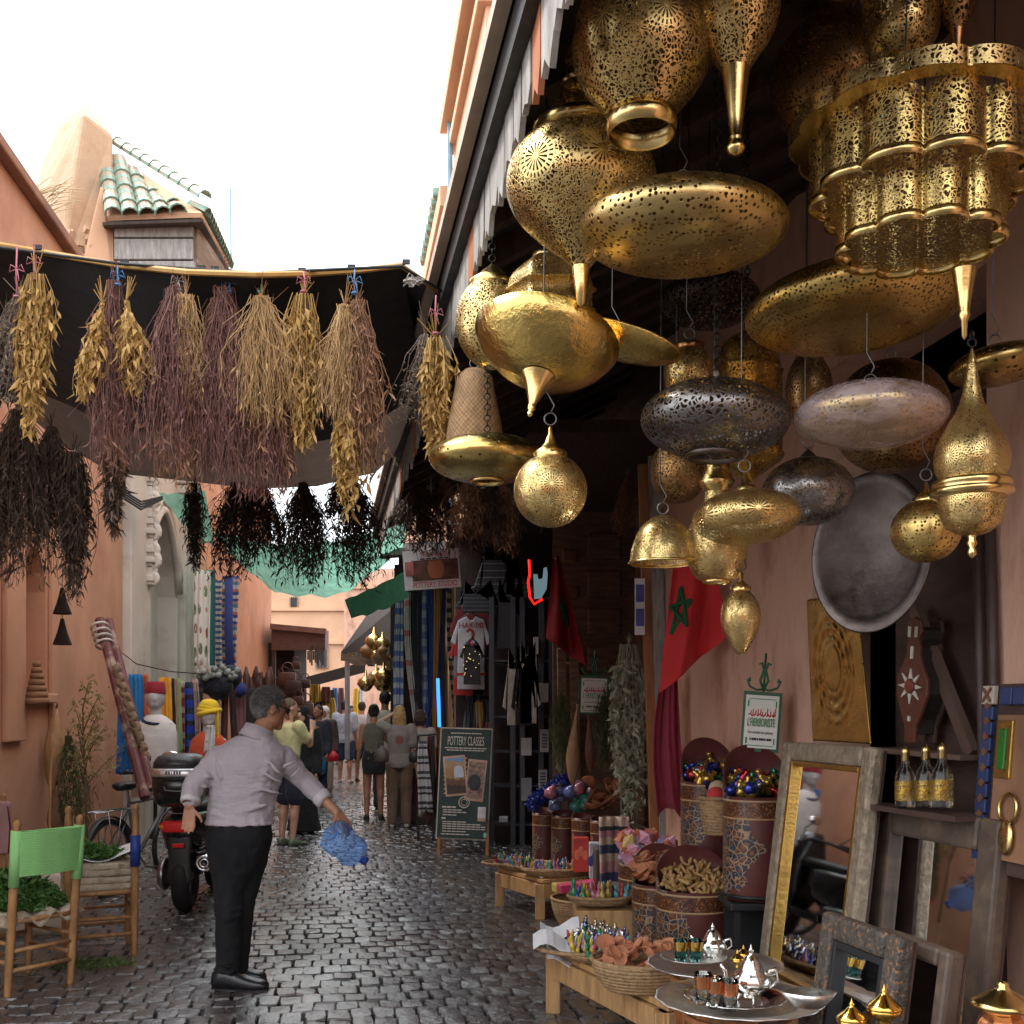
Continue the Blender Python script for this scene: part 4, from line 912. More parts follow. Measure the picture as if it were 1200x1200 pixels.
# bags carried
def sack(px, py, d, w, h, m, name, label, cat='bag'):
    o = MB(); c = P(px, py, d); o.loft([(c+Vector((0, 0, z*h)), w*a, w*a*.6) for z, a in ((0, .35), (.08, .48), (.4, .52), (.7, .4), (.9, .15), (1.0, .06))], 16); t = thing(name, label, cat, c)
    o.build('body', m, t, smooth=True, disp=[(.06, .03)]); o = MB(); o.ring(c+Vector((0, 0, h*1.08)), h*.13, .008, (0, 1, 0), 12, 5); o.build('handle', m, t, smooth=True)
sack(370, 908, 19.0, .36, .42, mat('bright blue plastic bag', (.03, .16, .42), .4), 'carrier_bag', 'crumpled blue carrier bag hanging from the red sleeved arm')
sack(390, 892, 20.8, .22, .2, mat('red plastic bag', (.55, .02, .03), .4), 'carrier_bag', 'small red carrier bag beside the light blue shirt')
sack(447, 893, 14.6, .20, .22, mat('taupe leather', (.09, .07, .06), .5), 'shoulder_bag', 'taupe shoulder bag between the black skirt and brown trousers')
sack(486, 893, 14.7, .16, .16, M_black, 'shoulder_bag', 'black shoulder bag on the woman in dark red trousers')
# ================================================================== HANGING HERBS
HM = {'gold': leafmat('golden dried leaves', [(.30, .16, .045), (.54, .33, .09), (.70, .47, .16), (.42, .24, .07)]),
      'purple': leafmat('mauve dried stalks', [(.11, .04, .035), (.22, .09, .075), (.34, .17, .12), (.16, .065, .055)]),
      'straw': leafmat('straw stalks', [(.36, .19, .07), (.52, .31, .12), (.62, .41, .19)]),
      'rust': leafmat('rust brown leaves', [(.17, .07, .04), (.32, .15, .08), (.42, .23, .12)]),
      'dark': leafmat('blackened dried leaves', [(.010, .007, .006), (.028, .017, .012), (.05, .028, .018)], trans=.05),
      'brown': leafmat('dark brown leaves', [(.02, .012, .008), (.06, .033, .02), (.11, .062, .035)], trans=.08),
      'sprig': leafmat('grey brown seed sprigs', [(.10, .065, .05), (.2, .14, .10), (.30, .22, .15)])}
#            stems, stem radius, wiggle, leaves, leaf length, leaf width, droop spread
HK = {'gold': (46, .0022, .010, 620, .062, .015, .35), 'purple': (190, .0016, .03, 850, .040, .0065, .5), 'straw': (170, .0016, .038, 160, .05, .006, .4),
      'rust': (110, .0018, .03, 700, .055, .009, .6), 'dark': (110, .0022, .02, 1300, .055, .011, .7), 'brown': (90, .0022, .02, 900, .06, .011, .6), 'sprig': (60, .0015, .03, 800, .022, .008, 1.5)}
def herb(parent, kind, px, y0, y1, wpx, d, lean=0, dens=1.0, shape='cone', name=None):
    k = d/F; ns, sr, wg, nl, ll, lw, sp = HK[kind]; ns = int(ns*dens); nl = int(nl*dens); r = RNG
    L = (y1-y0)*k; W = wpx*k*.5; top = np.array(P(px, y0, d)); m = 8
    t = np.linspace(0, 1, m)[None, :]
    ang = r.uniform(0, 2*PI, ns)[:, None]; rad = np.sqrt(r.uniform(0, 1, ns))[:, None]
    ln = (.6+.4*r.uniform(0, 1, ns))[:, None]
    prof = {'cone': .10+.9*np.sin(np.minimum(t*1.25, 1)*PI/2)**1.1, 'spindle': .25+.75*np.sin(PI*np.clip(t*.9+.08, 0, 1))**.8, 'bulb': .12+.88*np.clip((t-.15)/.5, 0, 1)**1.2*(1-.35*np.clip((t-.8)/.2, 0, 1))}[shape]
    x = np.cos(ang)*rad*W*prof+lean*k*t*ln; y = np.sin(ang)*rad*W*.65*prof; z = -L*t*ln
    pw = np.stack([x, y, z], 2)
    wild = (r.uniform(0, 1, ns) < .13)[:, None]; x = np.where(wild, x*1.7, x); y = np.where(wild, y*1.6, y); pw = np.stack([x, y, z], 2)
    jit = r.normal(size=(ns, m, 3))*wg*L*np.where(wild, 1.6, .9)[..., None]; jit[:, 0] *= .2; jit = (jit+np.roll(jit, 1, 1))/2; pw = pw+jit*np.array([1, .7, .3])+top
    V1, F1 = strands(pw, sr)
    o = arr_mesh(name or 'stems', V1, F1, HM[kind], parent); o['kind'] = 'stuff'
    si = r.integers(0, ns, nl); tt = r.uniform(.10 if kind != 'straw' else .5, .999, nl); f = tt*(m-1); i0 = f.astype(int); fr = (f-i0)[:, None]
    base = pw[si, i0]*(1-fr)+pw[si, np.minimum(i0+1, m-1)]*fr
    dv = np.stack([r.normal(0, sp, nl), r.normal(0, sp, nl), -np.ones(nl)], 1)
    V2, F2 = leaves(base, dv, ll*r.uniform(.6, 1.3, nl), lw*r.uniform(.6, 1.3, nl), .35)
    o = arr_mesh('leaves', V2, F2, HM[kind], parent); o['kind'] = 'stuff'
    # cut ends above the tie
    ne = 10; a = r.normal(0, .35, (ne, 3)); a[:, 2] = np.abs(a[:, 2])+.8; hh = r.uniform(.03, .085, ne)[:, None, None]
    pe = top[None, None]+np.linspace(-.2, 1, 4)[None, :, None]*hh*a[:, None, :]
    V3, F3 = strands(pe, sr*1.6); o = arr_mesh('cut_ends', V3, F3, HM[kind], parent); o['kind'] = 'stuff'
ROPE = {'pink': mat('pink twine', (.5, .16, .2)), 'blue': mat('blue twine', (.06, .2, .42)), 'teal': mat('teal twine', (.08, .34, .28)), 'grey': mat('grey twine', (.5, .46, .42))}
def bundle(label, px, ytie, d, rope, parts, ytop, group='dried herb bundles along the awning edge', name='herb_bundle'):
    t = thing(name, label, 'herb bundle', P(px, ytie, d), group)
    o = MB(); a, b = P(px, ytop, d), P(px, ytie+6, d)
    o.tube([a, a.lerp(b, .5)+Vector((rnd(-.006, .006), 0, 0)), b], .0035, 5)
    q = a.lerp(b, .45)
    for s in (-1, 1): o.tube([q, q+Vector((s*.02, -.01, .012)), q+Vector((s*.03, 0, -.012)), q], .0025, 4)
    o.ring(b, .012, .004, (0, 0, 1), 10, 5); o.tube([q, q+Vector((.012, -.01, -.05))], .0025, 4)
    o.build('twine', ROPE[rope], t, smooth=True)
    for p in parts: herb(t, *p[:1], p[1], p[2], p[3], p[4], d+(p[5] if len(p) > 5 else 0), p[6] if len(p) > 6 else 0, p[7] if len(p) > 7 else 1.0, p[8] if len(p) > 8 else 'cone')
    return t
ND = 4.28
bundle('brown seed sprigs drooping at the far left end of the awning', 20, 342, ND, 'pink', [('sprig', 22, 345, 480, 40, 0, -22, 1.2), ('brown', 8, 370, 470, 26, .05, -8)], 288)
bundle('long narrow bundle of yellow leaves tied with pink twine at far left', 40, 322, ND, 'pink', [('gold', 42, 322, 505, 36, 0, -6, 1.5, 'spindle')], 288)
bundle('mauve bundle with two yellow side bunches and a dark trailing end', 138, 328, ND, 'blue', [('purple', 133, 330, 560, 50, 0, 0, 1.1), ('gold', 120, 355, 464, 34, -.03, -16, .9, 'bulb'), ('gold', 148, 352, 458, 34, -.03, 10, .9, 'bulb'), ('rust', 134, 440, 575, 26, .03, 0, .7), ('brown', 132, 520, 622, 22, .05, 0, .6, 'spindle')], 312)
bundle('broad mauve bundle with a short straw bunch on its right', 209, 334, ND, 'grey', [('purple', 206, 336, 560, 84, 0, -2, 1.5), ('straw', 218, 346, 470, 26, -.03, 4, .8, 'spindle'), ('rust', 212, 430, 575, 60, .04, 4, .7)], 318)
bundle('mauve and rust bundle on blue twine right of the straw topped one', 268, 336, ND, 'blue', [('purple', 264, 338, 575, 66, 0, 0, 1.4), ('rust', 252, 350, 540, 50, .04, -6, .9), ('purple', 275, 400, 592, 40, .02, 2, .7)], 320)
bundle('fountain of pale straw stalks over rust leaves in the middle', 306, 336, ND, 'teal', [('straw', 306, 348, 505, 72, -.03, 2, 1.7), ('rust', 312, 360, 570, 56, .03, 4, 1.1), ('purple', 318, 470, 590, 50, .02, 2, .8)], 320)
bundle('yellow leaf bundle on pink twine beside the straw fountain', 356, 336, ND, 'pink', [('gold', 356, 345, 522, 40, 0, 0, 1.4, 'spindle'), ('rust', 366, 380, 470, 30, .03, 6, .5)], 318)
bundle('straw and rust bundle ending in a pale leaf tail on blue twine', 416, 338, ND, 'blue', [('straw', 404, 358, 500, 48, -.02, -10, 1.2), ('rust', 420, 352, 560, 52, 0, 6, 1.4), ('gold', 412, 470, 600, 36, -.01, -4, .7, 'spindle')], 316)
bundle('yellow pod bundle with dark curled sprigs near the shop eave', 511, 385, 4.3, 'pink', [('gold', 510, 396, 535, 36, 0, 2, 1.3, 'spindle'), ('sprig', 498, 392, 500, 40, .02, -22, .8)], 346)
DG = 'blackened herb bundles behind the awning'
bundle('slim blackened herb tail hanging by the portal capital', 228, 572, 7.3, 'grey', [('dark', 228, 566, 668, 26, 0, 0, .6, 'spindle')], 560, DG)
bundle('widest blackened herb bundle left of the net', 292, 566, 7.3, 'grey', [('dark', 278, 562, 680, 58, 0, -6, 1.3), ('dark', 305, 562, 660, 54, .05, 4, 1.1)], 555, DG)
bundle('round blackened herb bundle in the middle over the net', 355, 580, 7.2, 'grey', [('dark', 355, 566, 688, 66, 0, 0, 1.6)], 560, DG)
bundle('blackened herb bundle under the pale leaf tail', 418, 575, 7.2, 'grey', [('dark', 416, 566, 690, 60, 0, 4, 1.4), ('dark', 398, 560, 610, 30, 0, -6, .4)], 560, DG)
bundle('shaggy brown herb thatch over the white poster', 505, 580, 7.8, 'grey', [('brown', 488, 568, 646, 50, 0, -4, 1.2), ('rust', 520, 564, 652, 56, .02, 4, .8), ('brown', 512, 568, 650, 60, .03, 0, 1.0)], 560, 'brown herb thatches by the shop eave')
bundle('rust brown herb thatch below the woven palm cone', 566, 566, 6.6, 'grey', [('rust', 550, 560, 630, 44, 0, -2, .9), ('brown', 572, 556, 645, 64, .04, 4, 1.4), ('rust', 588, 562, 650, 30, .02, 4, .6)], 545, 'brown herb thatches by the shop eave')
bundle('large dark brown herb mass crowding the left edge', 30, 490, 5.4, 'grey', [('brown', 20, 480, 690, 92, 0, 0, 2.2), ('brown', 60, 500, 640, 60, .04, 6, 1.4), ('rust', 0, 520, 680, 60, .02, -4, .9)], 470, 'brown herbs at the left edge')
bundle('dark brown herb tail right of the large herb mass', 88, 560, 5.4, 'grey', [('brown', 86, 530, 704, 36, 0, 2, 1.3, 'spindle')], 520, 'brown herbs at the left edge')
# two small brush tassels
for yy, lab in ((706, 'upper small dark brush tassel hanging by the niche'), (742, 'lower small dark brush tassel hanging by the niche')):
    q = P(73, yy, 7.6); t = thing('brush_tassel', lab, 'tassel', q-Vector((0, 0, .12)), 'brush tassels by the niche')
    o = MB(); o.lathe([(.012, .1), (.02, .06), (.035, 0), (.06, -.07), (.062, -.08), (.0, -.08)], 18, q); o.build('bristles', mat('dark bristles', (.04, .022, .018), .9, stretch=(8, 8, 1), bmp=.8), t, smooth=True)
    o = MB(); o.tube([q+Vector((0, 0, .1)), q+Vector((0, 0, .26))], .004, 5); o.build('cord', ROPE['grey'], t)
# eucalyptus garland and dried bouquet near the doorway
gt = thing('eucalyptus_garland', 'long grey green eucalyptus leaf garland hung by the orange post', 'garland', P(735, 760, 8.6))
HM['euca'] = leafmat('grey green leaves', [(.26, .28, .19), (.46, .47, .35), (.6, .58, .45), (.32, .35, .25)]); HK['euca'] = (30, .0025, .012, 620, .085, .034, .8)
herb(gt, 'euca', 737, 755, 985, 48, 8.6, -2, 1.2, 'spindle'); 
HM['green'] = leafmat('olive green foliage', [(.05, .065, .02), (.09, .11, .035), (.14, .15, .06)]); HK['green'] = (80, .002, .02, 900, .07, .010, .5)
for x, y0, y1, lab in ((657, 815, 905, 'olive green dried branch hung beside the tall gourd'), (709, 815, 900, 'olive green dried branch hung left of the eucalyptus garland')):
    t = thing('dried_branch', lab, 'herb bundle', P(x, y0, 9.6)); herb(t, 'green', x, y0, y1, 24, 9.6, 0, .8, 'spindle')
t = thing('dried_branch', 'dim reddish dried bouquet hung in the dark beside the lath', 'herb bundle', P(735, 570, 9)); herb(t, 'rust', 735, 560, 625, 40, 9, 0, .7)
# ================================================================== LANTERNS
M_br_leaf = pierced('pierced brass tracery', BRASS, .31, 98, 'leaf', .125, 0, patina=.3)
M_br_leaf_r = pierced('pierced brass tracery with rosettes', BRASS, .31, 100, 'leaf', .12, 7, patina=.3)
M_br_fine = pierced('fine pierced brass', BRASS, .30, 150, 'leaf', .135, 6, patina=.3)
M_br_dots = pierced('dotted brass', BRASS, .33, 66, 'dots', .30, 0, patina=.3)
M_br_dots2 = pierced('small dotted brass', (.68, .49, .17), .33, 84, 'dots', .30, 0, patina=.3)
M_br_few = pierced('plain brass few holes', (.66, .49, .17), .22, 30, 'dots', .10, 0)
M_cop_leaf = pierced('pierced copper brown', (.36, .21, .085), .38, 95, 'leaf', .15, 0, patina=.6)
M_cop_dots = pierced('dotted copper brown', (.36, .22, .09), .36, 80, 'dots', .3, 0, patina=.6)
M_pew_leaf = pierced('pierced dark pewter', (.24, .225, .22), .33, 66, 'leaf', .14, 0, dark=(.04, .035, .035))
M_pew_dots = pierced('pierced silver pewter', (.34, .33, .32), .26, 115, 'leaf', .16, 0, dark=(.06, .055, .05))
def metal(name, col, rough=.22, bmp=.15, bscale=40, patina=(.14, .08, .03), var=.2): return mat(name, col, rough, 1, var=var, scale=7, bmp=bmp, bscale=bscale, col2=patina, c2=(.58, .78), s2=5, rvar=.07)
M_brass = metal('polished brass', BRASS)
M_hammer = metal('hammered brass', (.66, .47, .15), .20, .9, 34)
M_copper = metal('brown copper', (.42, .22, .10), .3)
M_pewter = metal('dull pewter', (.13, .105, .095), .42, .4, 20, (.06, .045, .04), .35)
M_steel = metal('steel wire', (.16, .155, .15), .4)
M_darkwire = mat('dark iron wire', (.03, .028, .026), .5, metal=.8)
def chaikin(p, n=2):
    for _ in range(n):
        q = [p[0]]
        for a, b in zip(p[:-1], p[1:]): q += [(a[0]*.75+b[0]*.25, a[1]*.75+b[1]*.25), (a[0]*.25+b[0]*.75, a[1]*.25+b[1]*.75)]
        p = q+[p[-1]]
    return p
def ell(a, c, t0=-1, t1=1, n=26, pw=2.0):
    out = []
    for i in range(n+1):
        th = math.asin(t0)+(math.asin(t1)-math.asin(t0))*i/n
        out.append((a*max(0, abs(math.cos(th)))**(2/pw), c*math.copysign(abs(math.sin(th))**(2/pw), math.sin(th))))
    return out
def shell(name, prof, c, m, parent, n=72, R=None, fn=None, uv=True):
    o = MB(); o.lathe(prof, n, c, R, fn=fn); ob = o.build(name, m, parent, smooth=True)
    if uv:
        s = [0]
        for a, b in zip(prof[:-1], prof[1:]): s.append(s[-1]+math.hypot(a[0]-b[0], a[1]-b[1]))
        k = max(range(len(prof)), key=lambda i: prof[i][0]); circ = 2*PI*prof[k][0]
        v = [.5+(q-s[k])/circ for q in s]; L = ob.data.uv_layers.new(name='UVMap'); buf = np.zeros((len(prof)-1, n, 4, 2), dtype=np.float32)
        kk = np.arange(n)/n
        for i in range(len(prof)-1):
            buf[i, :, 0] = np.stack([kk, np.full(n, v[i])], 1); buf[i, :, 1] = np.stack([kk+1/n, np.full(n, v[i])], 1)
            buf[i, :, 2] = np.stack([kk+1/n, np.full(n, v[i+1])], 1); buf[i, :, 3] = np.stack([kk, np.full(n, v[i+1])], 1)
        L.data.foreach_set('uv', buf.ravel())
    return ob
def CEIL(x, d):
    u = (x-EX(d)+.02)/(WALLX(d)+.3-EX(d)+.02); return ZE+.07+1.1*max(0, min(1, u))
def hang(parent, p, kind='wire', top=None):
    z1 = top if top is not None else CEIL(p.x, p.y)
    if z1 < p.z+.02: z1 = p.z+.05
    o = MB()
    if kind == 'chain':
        z = p.z; i = 0
        while z < z1:
            o.ring((p.x, p.y, z+.014), .011, .0026, (1, 0, 0) if i % 2 else (0, 1, 0), 10, 5, 1, 1.5 if False else 1); z += .019; i += 1
        return o.build('chain', M_darkwire, parent, smooth=True)
    o.ring((p.x, p.y, p.z+.02), .018, .003, (0, 1, 0), 14, 6)
    o.tube([(p.x, p.y, p.z+.036), (p.x+.012, p.y, p.z+.06), (p.x-.01, p.y, p.z+.1), (p.x, p.y, max(z1, p.z+.12))], .0022, 5)
    return o.build('hook_wire', M_steel, parent, smooth=True)
def lantern(name, label, px, py, d, parts, sus='wire', top_z=None, group='brass lanterns under the lean-to roof', tilt=0, roll=0, cat='lantern', anchor=None):
    """parts: (partname, material, profile in photo pixels about (px,py), segments[, fn])"""
    c = P(px, py, d); k = d/F; t = thing(name, label, cat, c, group)
    R = (Matrix.Rotation(roll, 3, 'Y') @ Matrix.Rotation(tilt, 3, 'X')) if (tilt or roll) else None
    zmax = -1e9
    for q in parts:
        pr = [(r*k, z*k) for r, z in q[2]]; zmax = max(zmax, max(z for r, z in pr))
        shell(q[0], pr, c, q[1], t, q[3] if len(q) > 3 else 72, R, q[4] if len(q) > 4 else None)
    top = c+(R @ Vector((0, 0, zmax)) if R is not None else Vector((0, 0, zmax)))
    if sus: hang(t, anchor or top, sus, top_z)
    return t
def band(r, z0, z1, lip=2): return [(r-lip, z0), (r, z0), (r+lip*.4, (z0+z1)/2), (r, z1), (r-lip, z1)]
def fin(z0, z1, r): # turned finial from z0 (wide) to z1 (tip)
    L = z1-z0; return chaikin([(r, z0), (r*.9, z0+L*.08), (r*.45, z0+L*.15), (r*.5, z0+L*.3), (r*.85, z0+L*.42), (r*.4, z0+L*.55), (r*.28, z0+L*.8), (r*.45, z0+L*.9), (.2, z1)], 1)
# large urn with rimmed open foot
lantern('urn_lantern', 'large pierced brass urn lantern with rimmed open foot at the very top', 752, 72, 2.75,
    [('shell', M_br_leaf_r, chaikin([(38, -62), (52, -48), (76, -18), (83, 15), (78, 50), (62, 84), (45, 110), (40, 122)], 3), 96), ('foot_ring', M_brass, [(36, -64), (41, -64), (42, -72), (40, -86), (37, -86), (37, -66)], 64), ('neck', M_brass, [(40, 118), (43, 122), (43, 132), (38, 136)], 48)], 'wire')
lantern('teardrop_lantern', 'pierced brass teardrop lantern with long smooth spike and ball tip', 862, 22, 2.7,
    [('shell', M_br_leaf, chaikin([(17, -60), (24, -48), (43, -22), (53, 8), (50, 36), (36, 58), (22, 72)], 3), 80), ('spike', M_brass, [(17, -60), (14, -80), (9, -118), (6.5, -138), (8, -140), (6, -142), (9.5, -146), (11, -152), (8, -158), (.5, -160)], 32), ('cap', M_brass, [(22, 70), (14, 84), (4, 92), (.5, 94)], 32)], 'wire')
lantern('onion_lantern', 'big dim brown onion lantern half hidden above the scalloped chandelier', 975, 92, 3.5,
    [('shell', M_cop_leaf, chaikin([(8, -92), (22, -84), (48, -62), (70, -25), (72, 8), (58, 42), (36, 62), (22, 74)], 3), 80), ('neck', M_copper, [(22, 73), (18, 80), (30, 92), (24, 96), (8, 99)], 40)], 'wire')
lantern('cup_lantern', 'pierced brass cup lantern with turned finial above the chandelier', 1056, 25, 2.95,
    [('shell', M_br_leaf, chaikin([(6, -48), (26, -42), (42, -22), (45, 8), (42, 34)], 3), 64), ('rim', M_brass, band(45, 33, 42, 4), 48), ('finial', M_brass, [(6, -47), (5, -56), (9, -62), (10, -66), (4, -70), (6, -76), (3, -88), (.4, -92)], 24), ('dome', M_br_leaf, chaikin([(42, 40), (38, 60), (20, 80), (8, 92)], 2), 48)], 'wire')
lantern('spike_lantern', 'slender pierced spike lantern at the top right edge', 1122, 8, 2.9,
    [('shell', M_cop_leaf, chaikin([(9, -28), (20, -6), (26, 20), (20, 44), (8, 60)], 2), 48), ('spike', M_copper, [(9, -27), (6, -44), (3.2, -66), (4.5, -70), (.4, -74)], 24)], 'wire')
lantern('gourd_lantern', 'tall double gourd brass lantern with smooth pointed tip left of the big disc', 681, 222, 3.05,
    [('shell', M_br_leaf_r, chaikin([(10, -92), (22, -78), (54, -54), (84, -22), (90, 12), (78, 44), (52, 62)], 3), 96), ('shoulder_band', M_brass, [(53, 60), (58, 62), (57, 72), (50, 76), (46, 74)], 64), ('dome', M_br_leaf, chaikin([(47, 74), (42, 84), (28, 104), (22, 122)], 2), 64), ('collar', M_brass, [(22, 121), (25, 124), (24, 132), (19, 135)], 40), ('top_ball', M_br_leaf, chaikin([(14, 133), (20, 146), (16, 166), (6, 174)], 2), 40), ('spike', M_brass, [(11, -91), (8, -112), (5, -134), (.4, -138)], 24)], 'chain')
lantern('disc_lantern', 'widest dotted brass disc lantern hanging from a bent hook in the centre', 800, 268, 3.0,
    [('shell', M_br_dots, ell(122, 44, -1, .98, 40), 110), ('cap', M_brass, [(22, 42), (20, 46), (8, 50), (.4, 51)], 32)], 'wire', tilt=math.radians(4))
lantern('disc_lantern', 'long dotted brass disc lantern tucked below the scalloped chandelier', 1001, 360, 3.4,
    [('shell', M_br_dots2, ell(126, 42, -1, .98, 40), 110), ('cap', M_brass, [(22, 40), (20, 44), (8, 48), (.4, 49)], 32)], 'wire', roll=math.radians(-4))
lantern('globe_lantern', 'pierced brass globe with stepped cap behind the hammered shade', 577, 378, 3.6,
    [('shell', M_br_leaf, ell(43, 54, -.97, .8, 30), 72), ('cap', M_brass, [(27, 42), (28, 47), (18, 54), (12, 60), (4, 66), (.4, 70)], 40)], 'chain')
hexf = lambda a, z: 1/(max(math.cos((a % (PI/3))-PI/6), .5))*.93
lantern('faceted_lantern', 'six sided engraved brass dome lantern above the hammered shade', 645, 335, 3.5,
    [('dome', M_br_fine, chaikin([(47, -2), (44, 12), (30, 27), (20, 32)], 1), 60, hexf), ('body', M_br_fine, [(47, -2), (50, -3), (50, -6), (46, -7), (46, -26), (50, -27), (50, -31), (40, -40)], 60, hexf), ('crown', M_brass, [(22, 31), (22, 36), (12, 42), (6, 44), (.4, 46)], 40)], 'wire')
# hammered saucer shade and tray
t = lantern('saucer_shade', 'hammered brass saucer shade tilted to show its wide underside', 640, 402, 3.25,
    [('bowl', M_hammer, [(2, -50), (14, -49), (34, -43), (58, -30), (76, -13), (86, 3), (84, 5), (74, -10), (56, -26), (32, -39), (2, -45)], 90), ('cone', M_brass, chaikin([(21, -48), (13, -60), (7, -76), (4, -86), (5, -90), (2, -94), (4, -97), (.4, -101)], 1), 40)], 'wire', tilt=math.radians(-17), roll=math.radians(12), cat='lamp shade')
o = MB(); c = P(722, 404, 3.3); kx = 3.3/F
R = Matrix.Rotation(math.radians(15), 3, 'Y') @ Matrix.Rotation(math.radians(-14), 3, 'X')
tr = thing('oval_tray', 'hammered brass oval tray jutting right of the saucer shade', 'tray', c, 'brass trays hung among the lanterns')
prof = [(.2, -6), (40, -5), (66, -1), (76, 4), (78, 6), (76, 6), (64, 1.5), (38, -2.5), (.2, -3)]
o.lathe([(r*kx, z*kx) for r, z in prof], 72, c, R, 1, .5); o.build('dish', M_hammer, tr, smooth=True)
hang(tr, c+Vector((0, .02, .02)), 'wire')
# woven cone and few-hole disc
def woven(name, col, s=60):
    if name in MATS: return MATS[name]
    m, t, b = newmat(name); co = coords(t, kind='UV', scale=(s, s, 1)); ck = N(t, 'ShaderNodeTexChecker'); ck.inputs['Scale'].default_value = 1; t.links.new(co, ck.inputs[0])
    nz = noise(t, coords(t), 40); c = mixc(t, ck.outputs['Fac'], vary(col, .6), vary(col, 1.25)); c = mixc(t, .4, c, ramp(t, nz, [(.3, vary(col, .4)), (.7, vary(col, 1.4))]))
    t.links.new(c, b.inputs['Base Color']); b.inputs['Roughness'].default_value = .8
    bump(t, b, math_(t, 'ADD', ck.outputs['Fac'], nz), .8, .006); MATS[name] = m; return m
M_weave = woven('woven palm', (.34, .20, .095), 70)
lantern('palm_cone', 'woven palm leaf cone hanging beside the yellow herb bundle', 556, 478, 4.3, [('weave', M_weave, [(34, -44), (32, -20), (25, 14), (21, 36), (12, 44), (.4, 46)], 48)], 'wire', cat='basket', group=None)
lantern('disc_lantern', 'shallow brass disc with few holes beside the woven palm cone', 571, 538, 3.9,
    [('shell', M_br_few, ell(68, 27, -.95, .98, 30), 84), ('foot', M_brass, [(20, -24.5), (21, -28), (17, -28), (17, -24)], 40), ('cap', M_brass, [(12, 26), (10, 29), (.4, 31)], 24)], 'chain')
lantern('ball_lantern', 'finely pierced brass ball hanging lowest beneath the hammered saucer shade', 645, 575, 3.3,
    [('shell', M_br_fine, ell(43, 43, -1, .9, 36), 84), ('cap', M_brass, [(19, 38), (20, 44), (12, 50), (7, 56), (5, 62), (3, 66), (2, 74), (.4, 76)], 40)], 'wire', top_z=P(0, 492, 3.3).z)
# dark pewter disc
lantern('disc_lantern', 'dark pewter disc lantern with open tracery on a link chain', 838, 492, 3.3,
    [('shell', M_pew_leaf, ell(87, 44, -.93, .99, 40), 100), ('foot', M_pewter, [(33, -40), (34, -45), (30, -46), (30, -40)], 48), ('knob', M_pewter, [(6, 43), (4, 48), (6, 54), (3, 60), (.4, 62)], 24)], 'chain', roll=math.radians(2))
lantern('ball_lantern', 'brown globe behind the plastic wrapped disc', 1044, 488, 3.9, [('shell', M_cop_dots, ell(68, 66, -1, 1, 30), 72)], 'wire')
wr = lantern('disc_lantern', 'brass disc lantern wrapped in clear pinkish plastic film', 1020, 487, 3.2, [('shell', M_br_dots2, ell(84, 33, -1, 1, 36), 90)], 'wire')
M_film = None
m, tt, b = newmat('clear plastic film'); b.inputs['Base Color'].default_value = (.75, .62, .64, 1); b.inputs['Roughness'].default_value = .12
bump(tt, b, noise(tt, coords(tt), 22, 4, .6, .8), .8, .02)
trn = N(tt, 'ShaderNodeBsdfTransparent'); ms = N(tt, 'ShaderNodeMixShader'); fz = noise(tt, coords(tt, (1, 1, 2.5)), 9, 4, .6, 1)
tt.links.new(ramp(tt, fz, [(.35, (.55,)*3), (.7, (.9,)*3)]), ms.inputs[0]); tt.links.new(b.outputs[0], ms.inputs[1]); tt.links.new(trn.outputs[0], ms.inputs[2]); tt.links.new(ms.outputs[0], tt.nodes['Material Output'].inputs[0])
k = 3.2/F; shell('plastic_wrap', [(r*k, z*k) for r, z in ell(87.5, 36.5, -1, 1, 36)], P(1020, 487, 3.2), m, wr, 90)
lantern('ball_lantern', 'dark silver flattened ball lantern beside the plaster wall', 947, 576, 3.6, [('shell', M_pew_dots, ell(53, 40, -1, .98, 32), 80), ('cap', M_pewter, [(10, 39), (8, 43), (3, 48), (.4, 50)], 24)], 'wire')
lantern('disc_lantern', 'engraved brass disc lantern in front of the vase lantern', 875, 606, 3.25, [('shell', M_br_fine, ell(63, 32, -1, .98, 32), 84), ('cap', M_brass, [(12, 31), (11, 36), (4, 39), (3, 50), (.4, 52)], 28)], 'wire', tilt=0, roll=math.radians(-3))
lantern('vase_lantern', 'brass vase lantern with flared collar neck behind the engraved disc', 840, 635, 3.6,
    [('body', M_br_fine, chaikin([(16, -46), (26, -42), (36, -20), (37, 0), (32, 20), (20, 34), (15, 46), (14, 60)], 2), 72), ('neck', M_brass, [(14, 58), (18, 64), (21, 70), (20, 72), (14, 84), (15, 90), (12, 92)], 40), ('spout', M_brass, [(16, -45), (17, -48), (15, -49)], 30)], 'wire')
lantern('dome_shade', 'engraved brass half dome lamp shade over the red flag', 777, 633, 3.6, [('dome', M_br_fine, chaikin([(39, -25), (37, -8), (28, 14), (14, 26), (.4, 30)], 2), 72), ('rim', M_brass, [(39, -25), (41, -26), (41, -28), (37, -28)], 60)], 'wire', cat='lamp shade')
lantern('spindle_lantern', 'small engraved brass spindle lantern above the green iron bracket', 868, 722, 3.6, [('body', M_br_fine, chaikin([(1, -47), (9, -40), (22, -14), (24, 2), (20, 18), (10, 30)], 2), 56), ('cap', M_brass, [(11, 29), (12, 34), (6, 38), (3, 42), (3, 50), (.4, 52)], 28)], 'wire', top_z=P(0, 640, 3.6).z)
lantern('ball_lantern', 'small dotted brass ball lantern before the grey oval tray', 1085, 622, 3.4, [('shell', M_br_dots2, ell(40, 37, -1, .93, 30), 72), ('cap', M_brass, [(15, 33), (16, 38), (9, 42), (4, 48), (2, 56), (.4, 58)], 28)], 'wire')
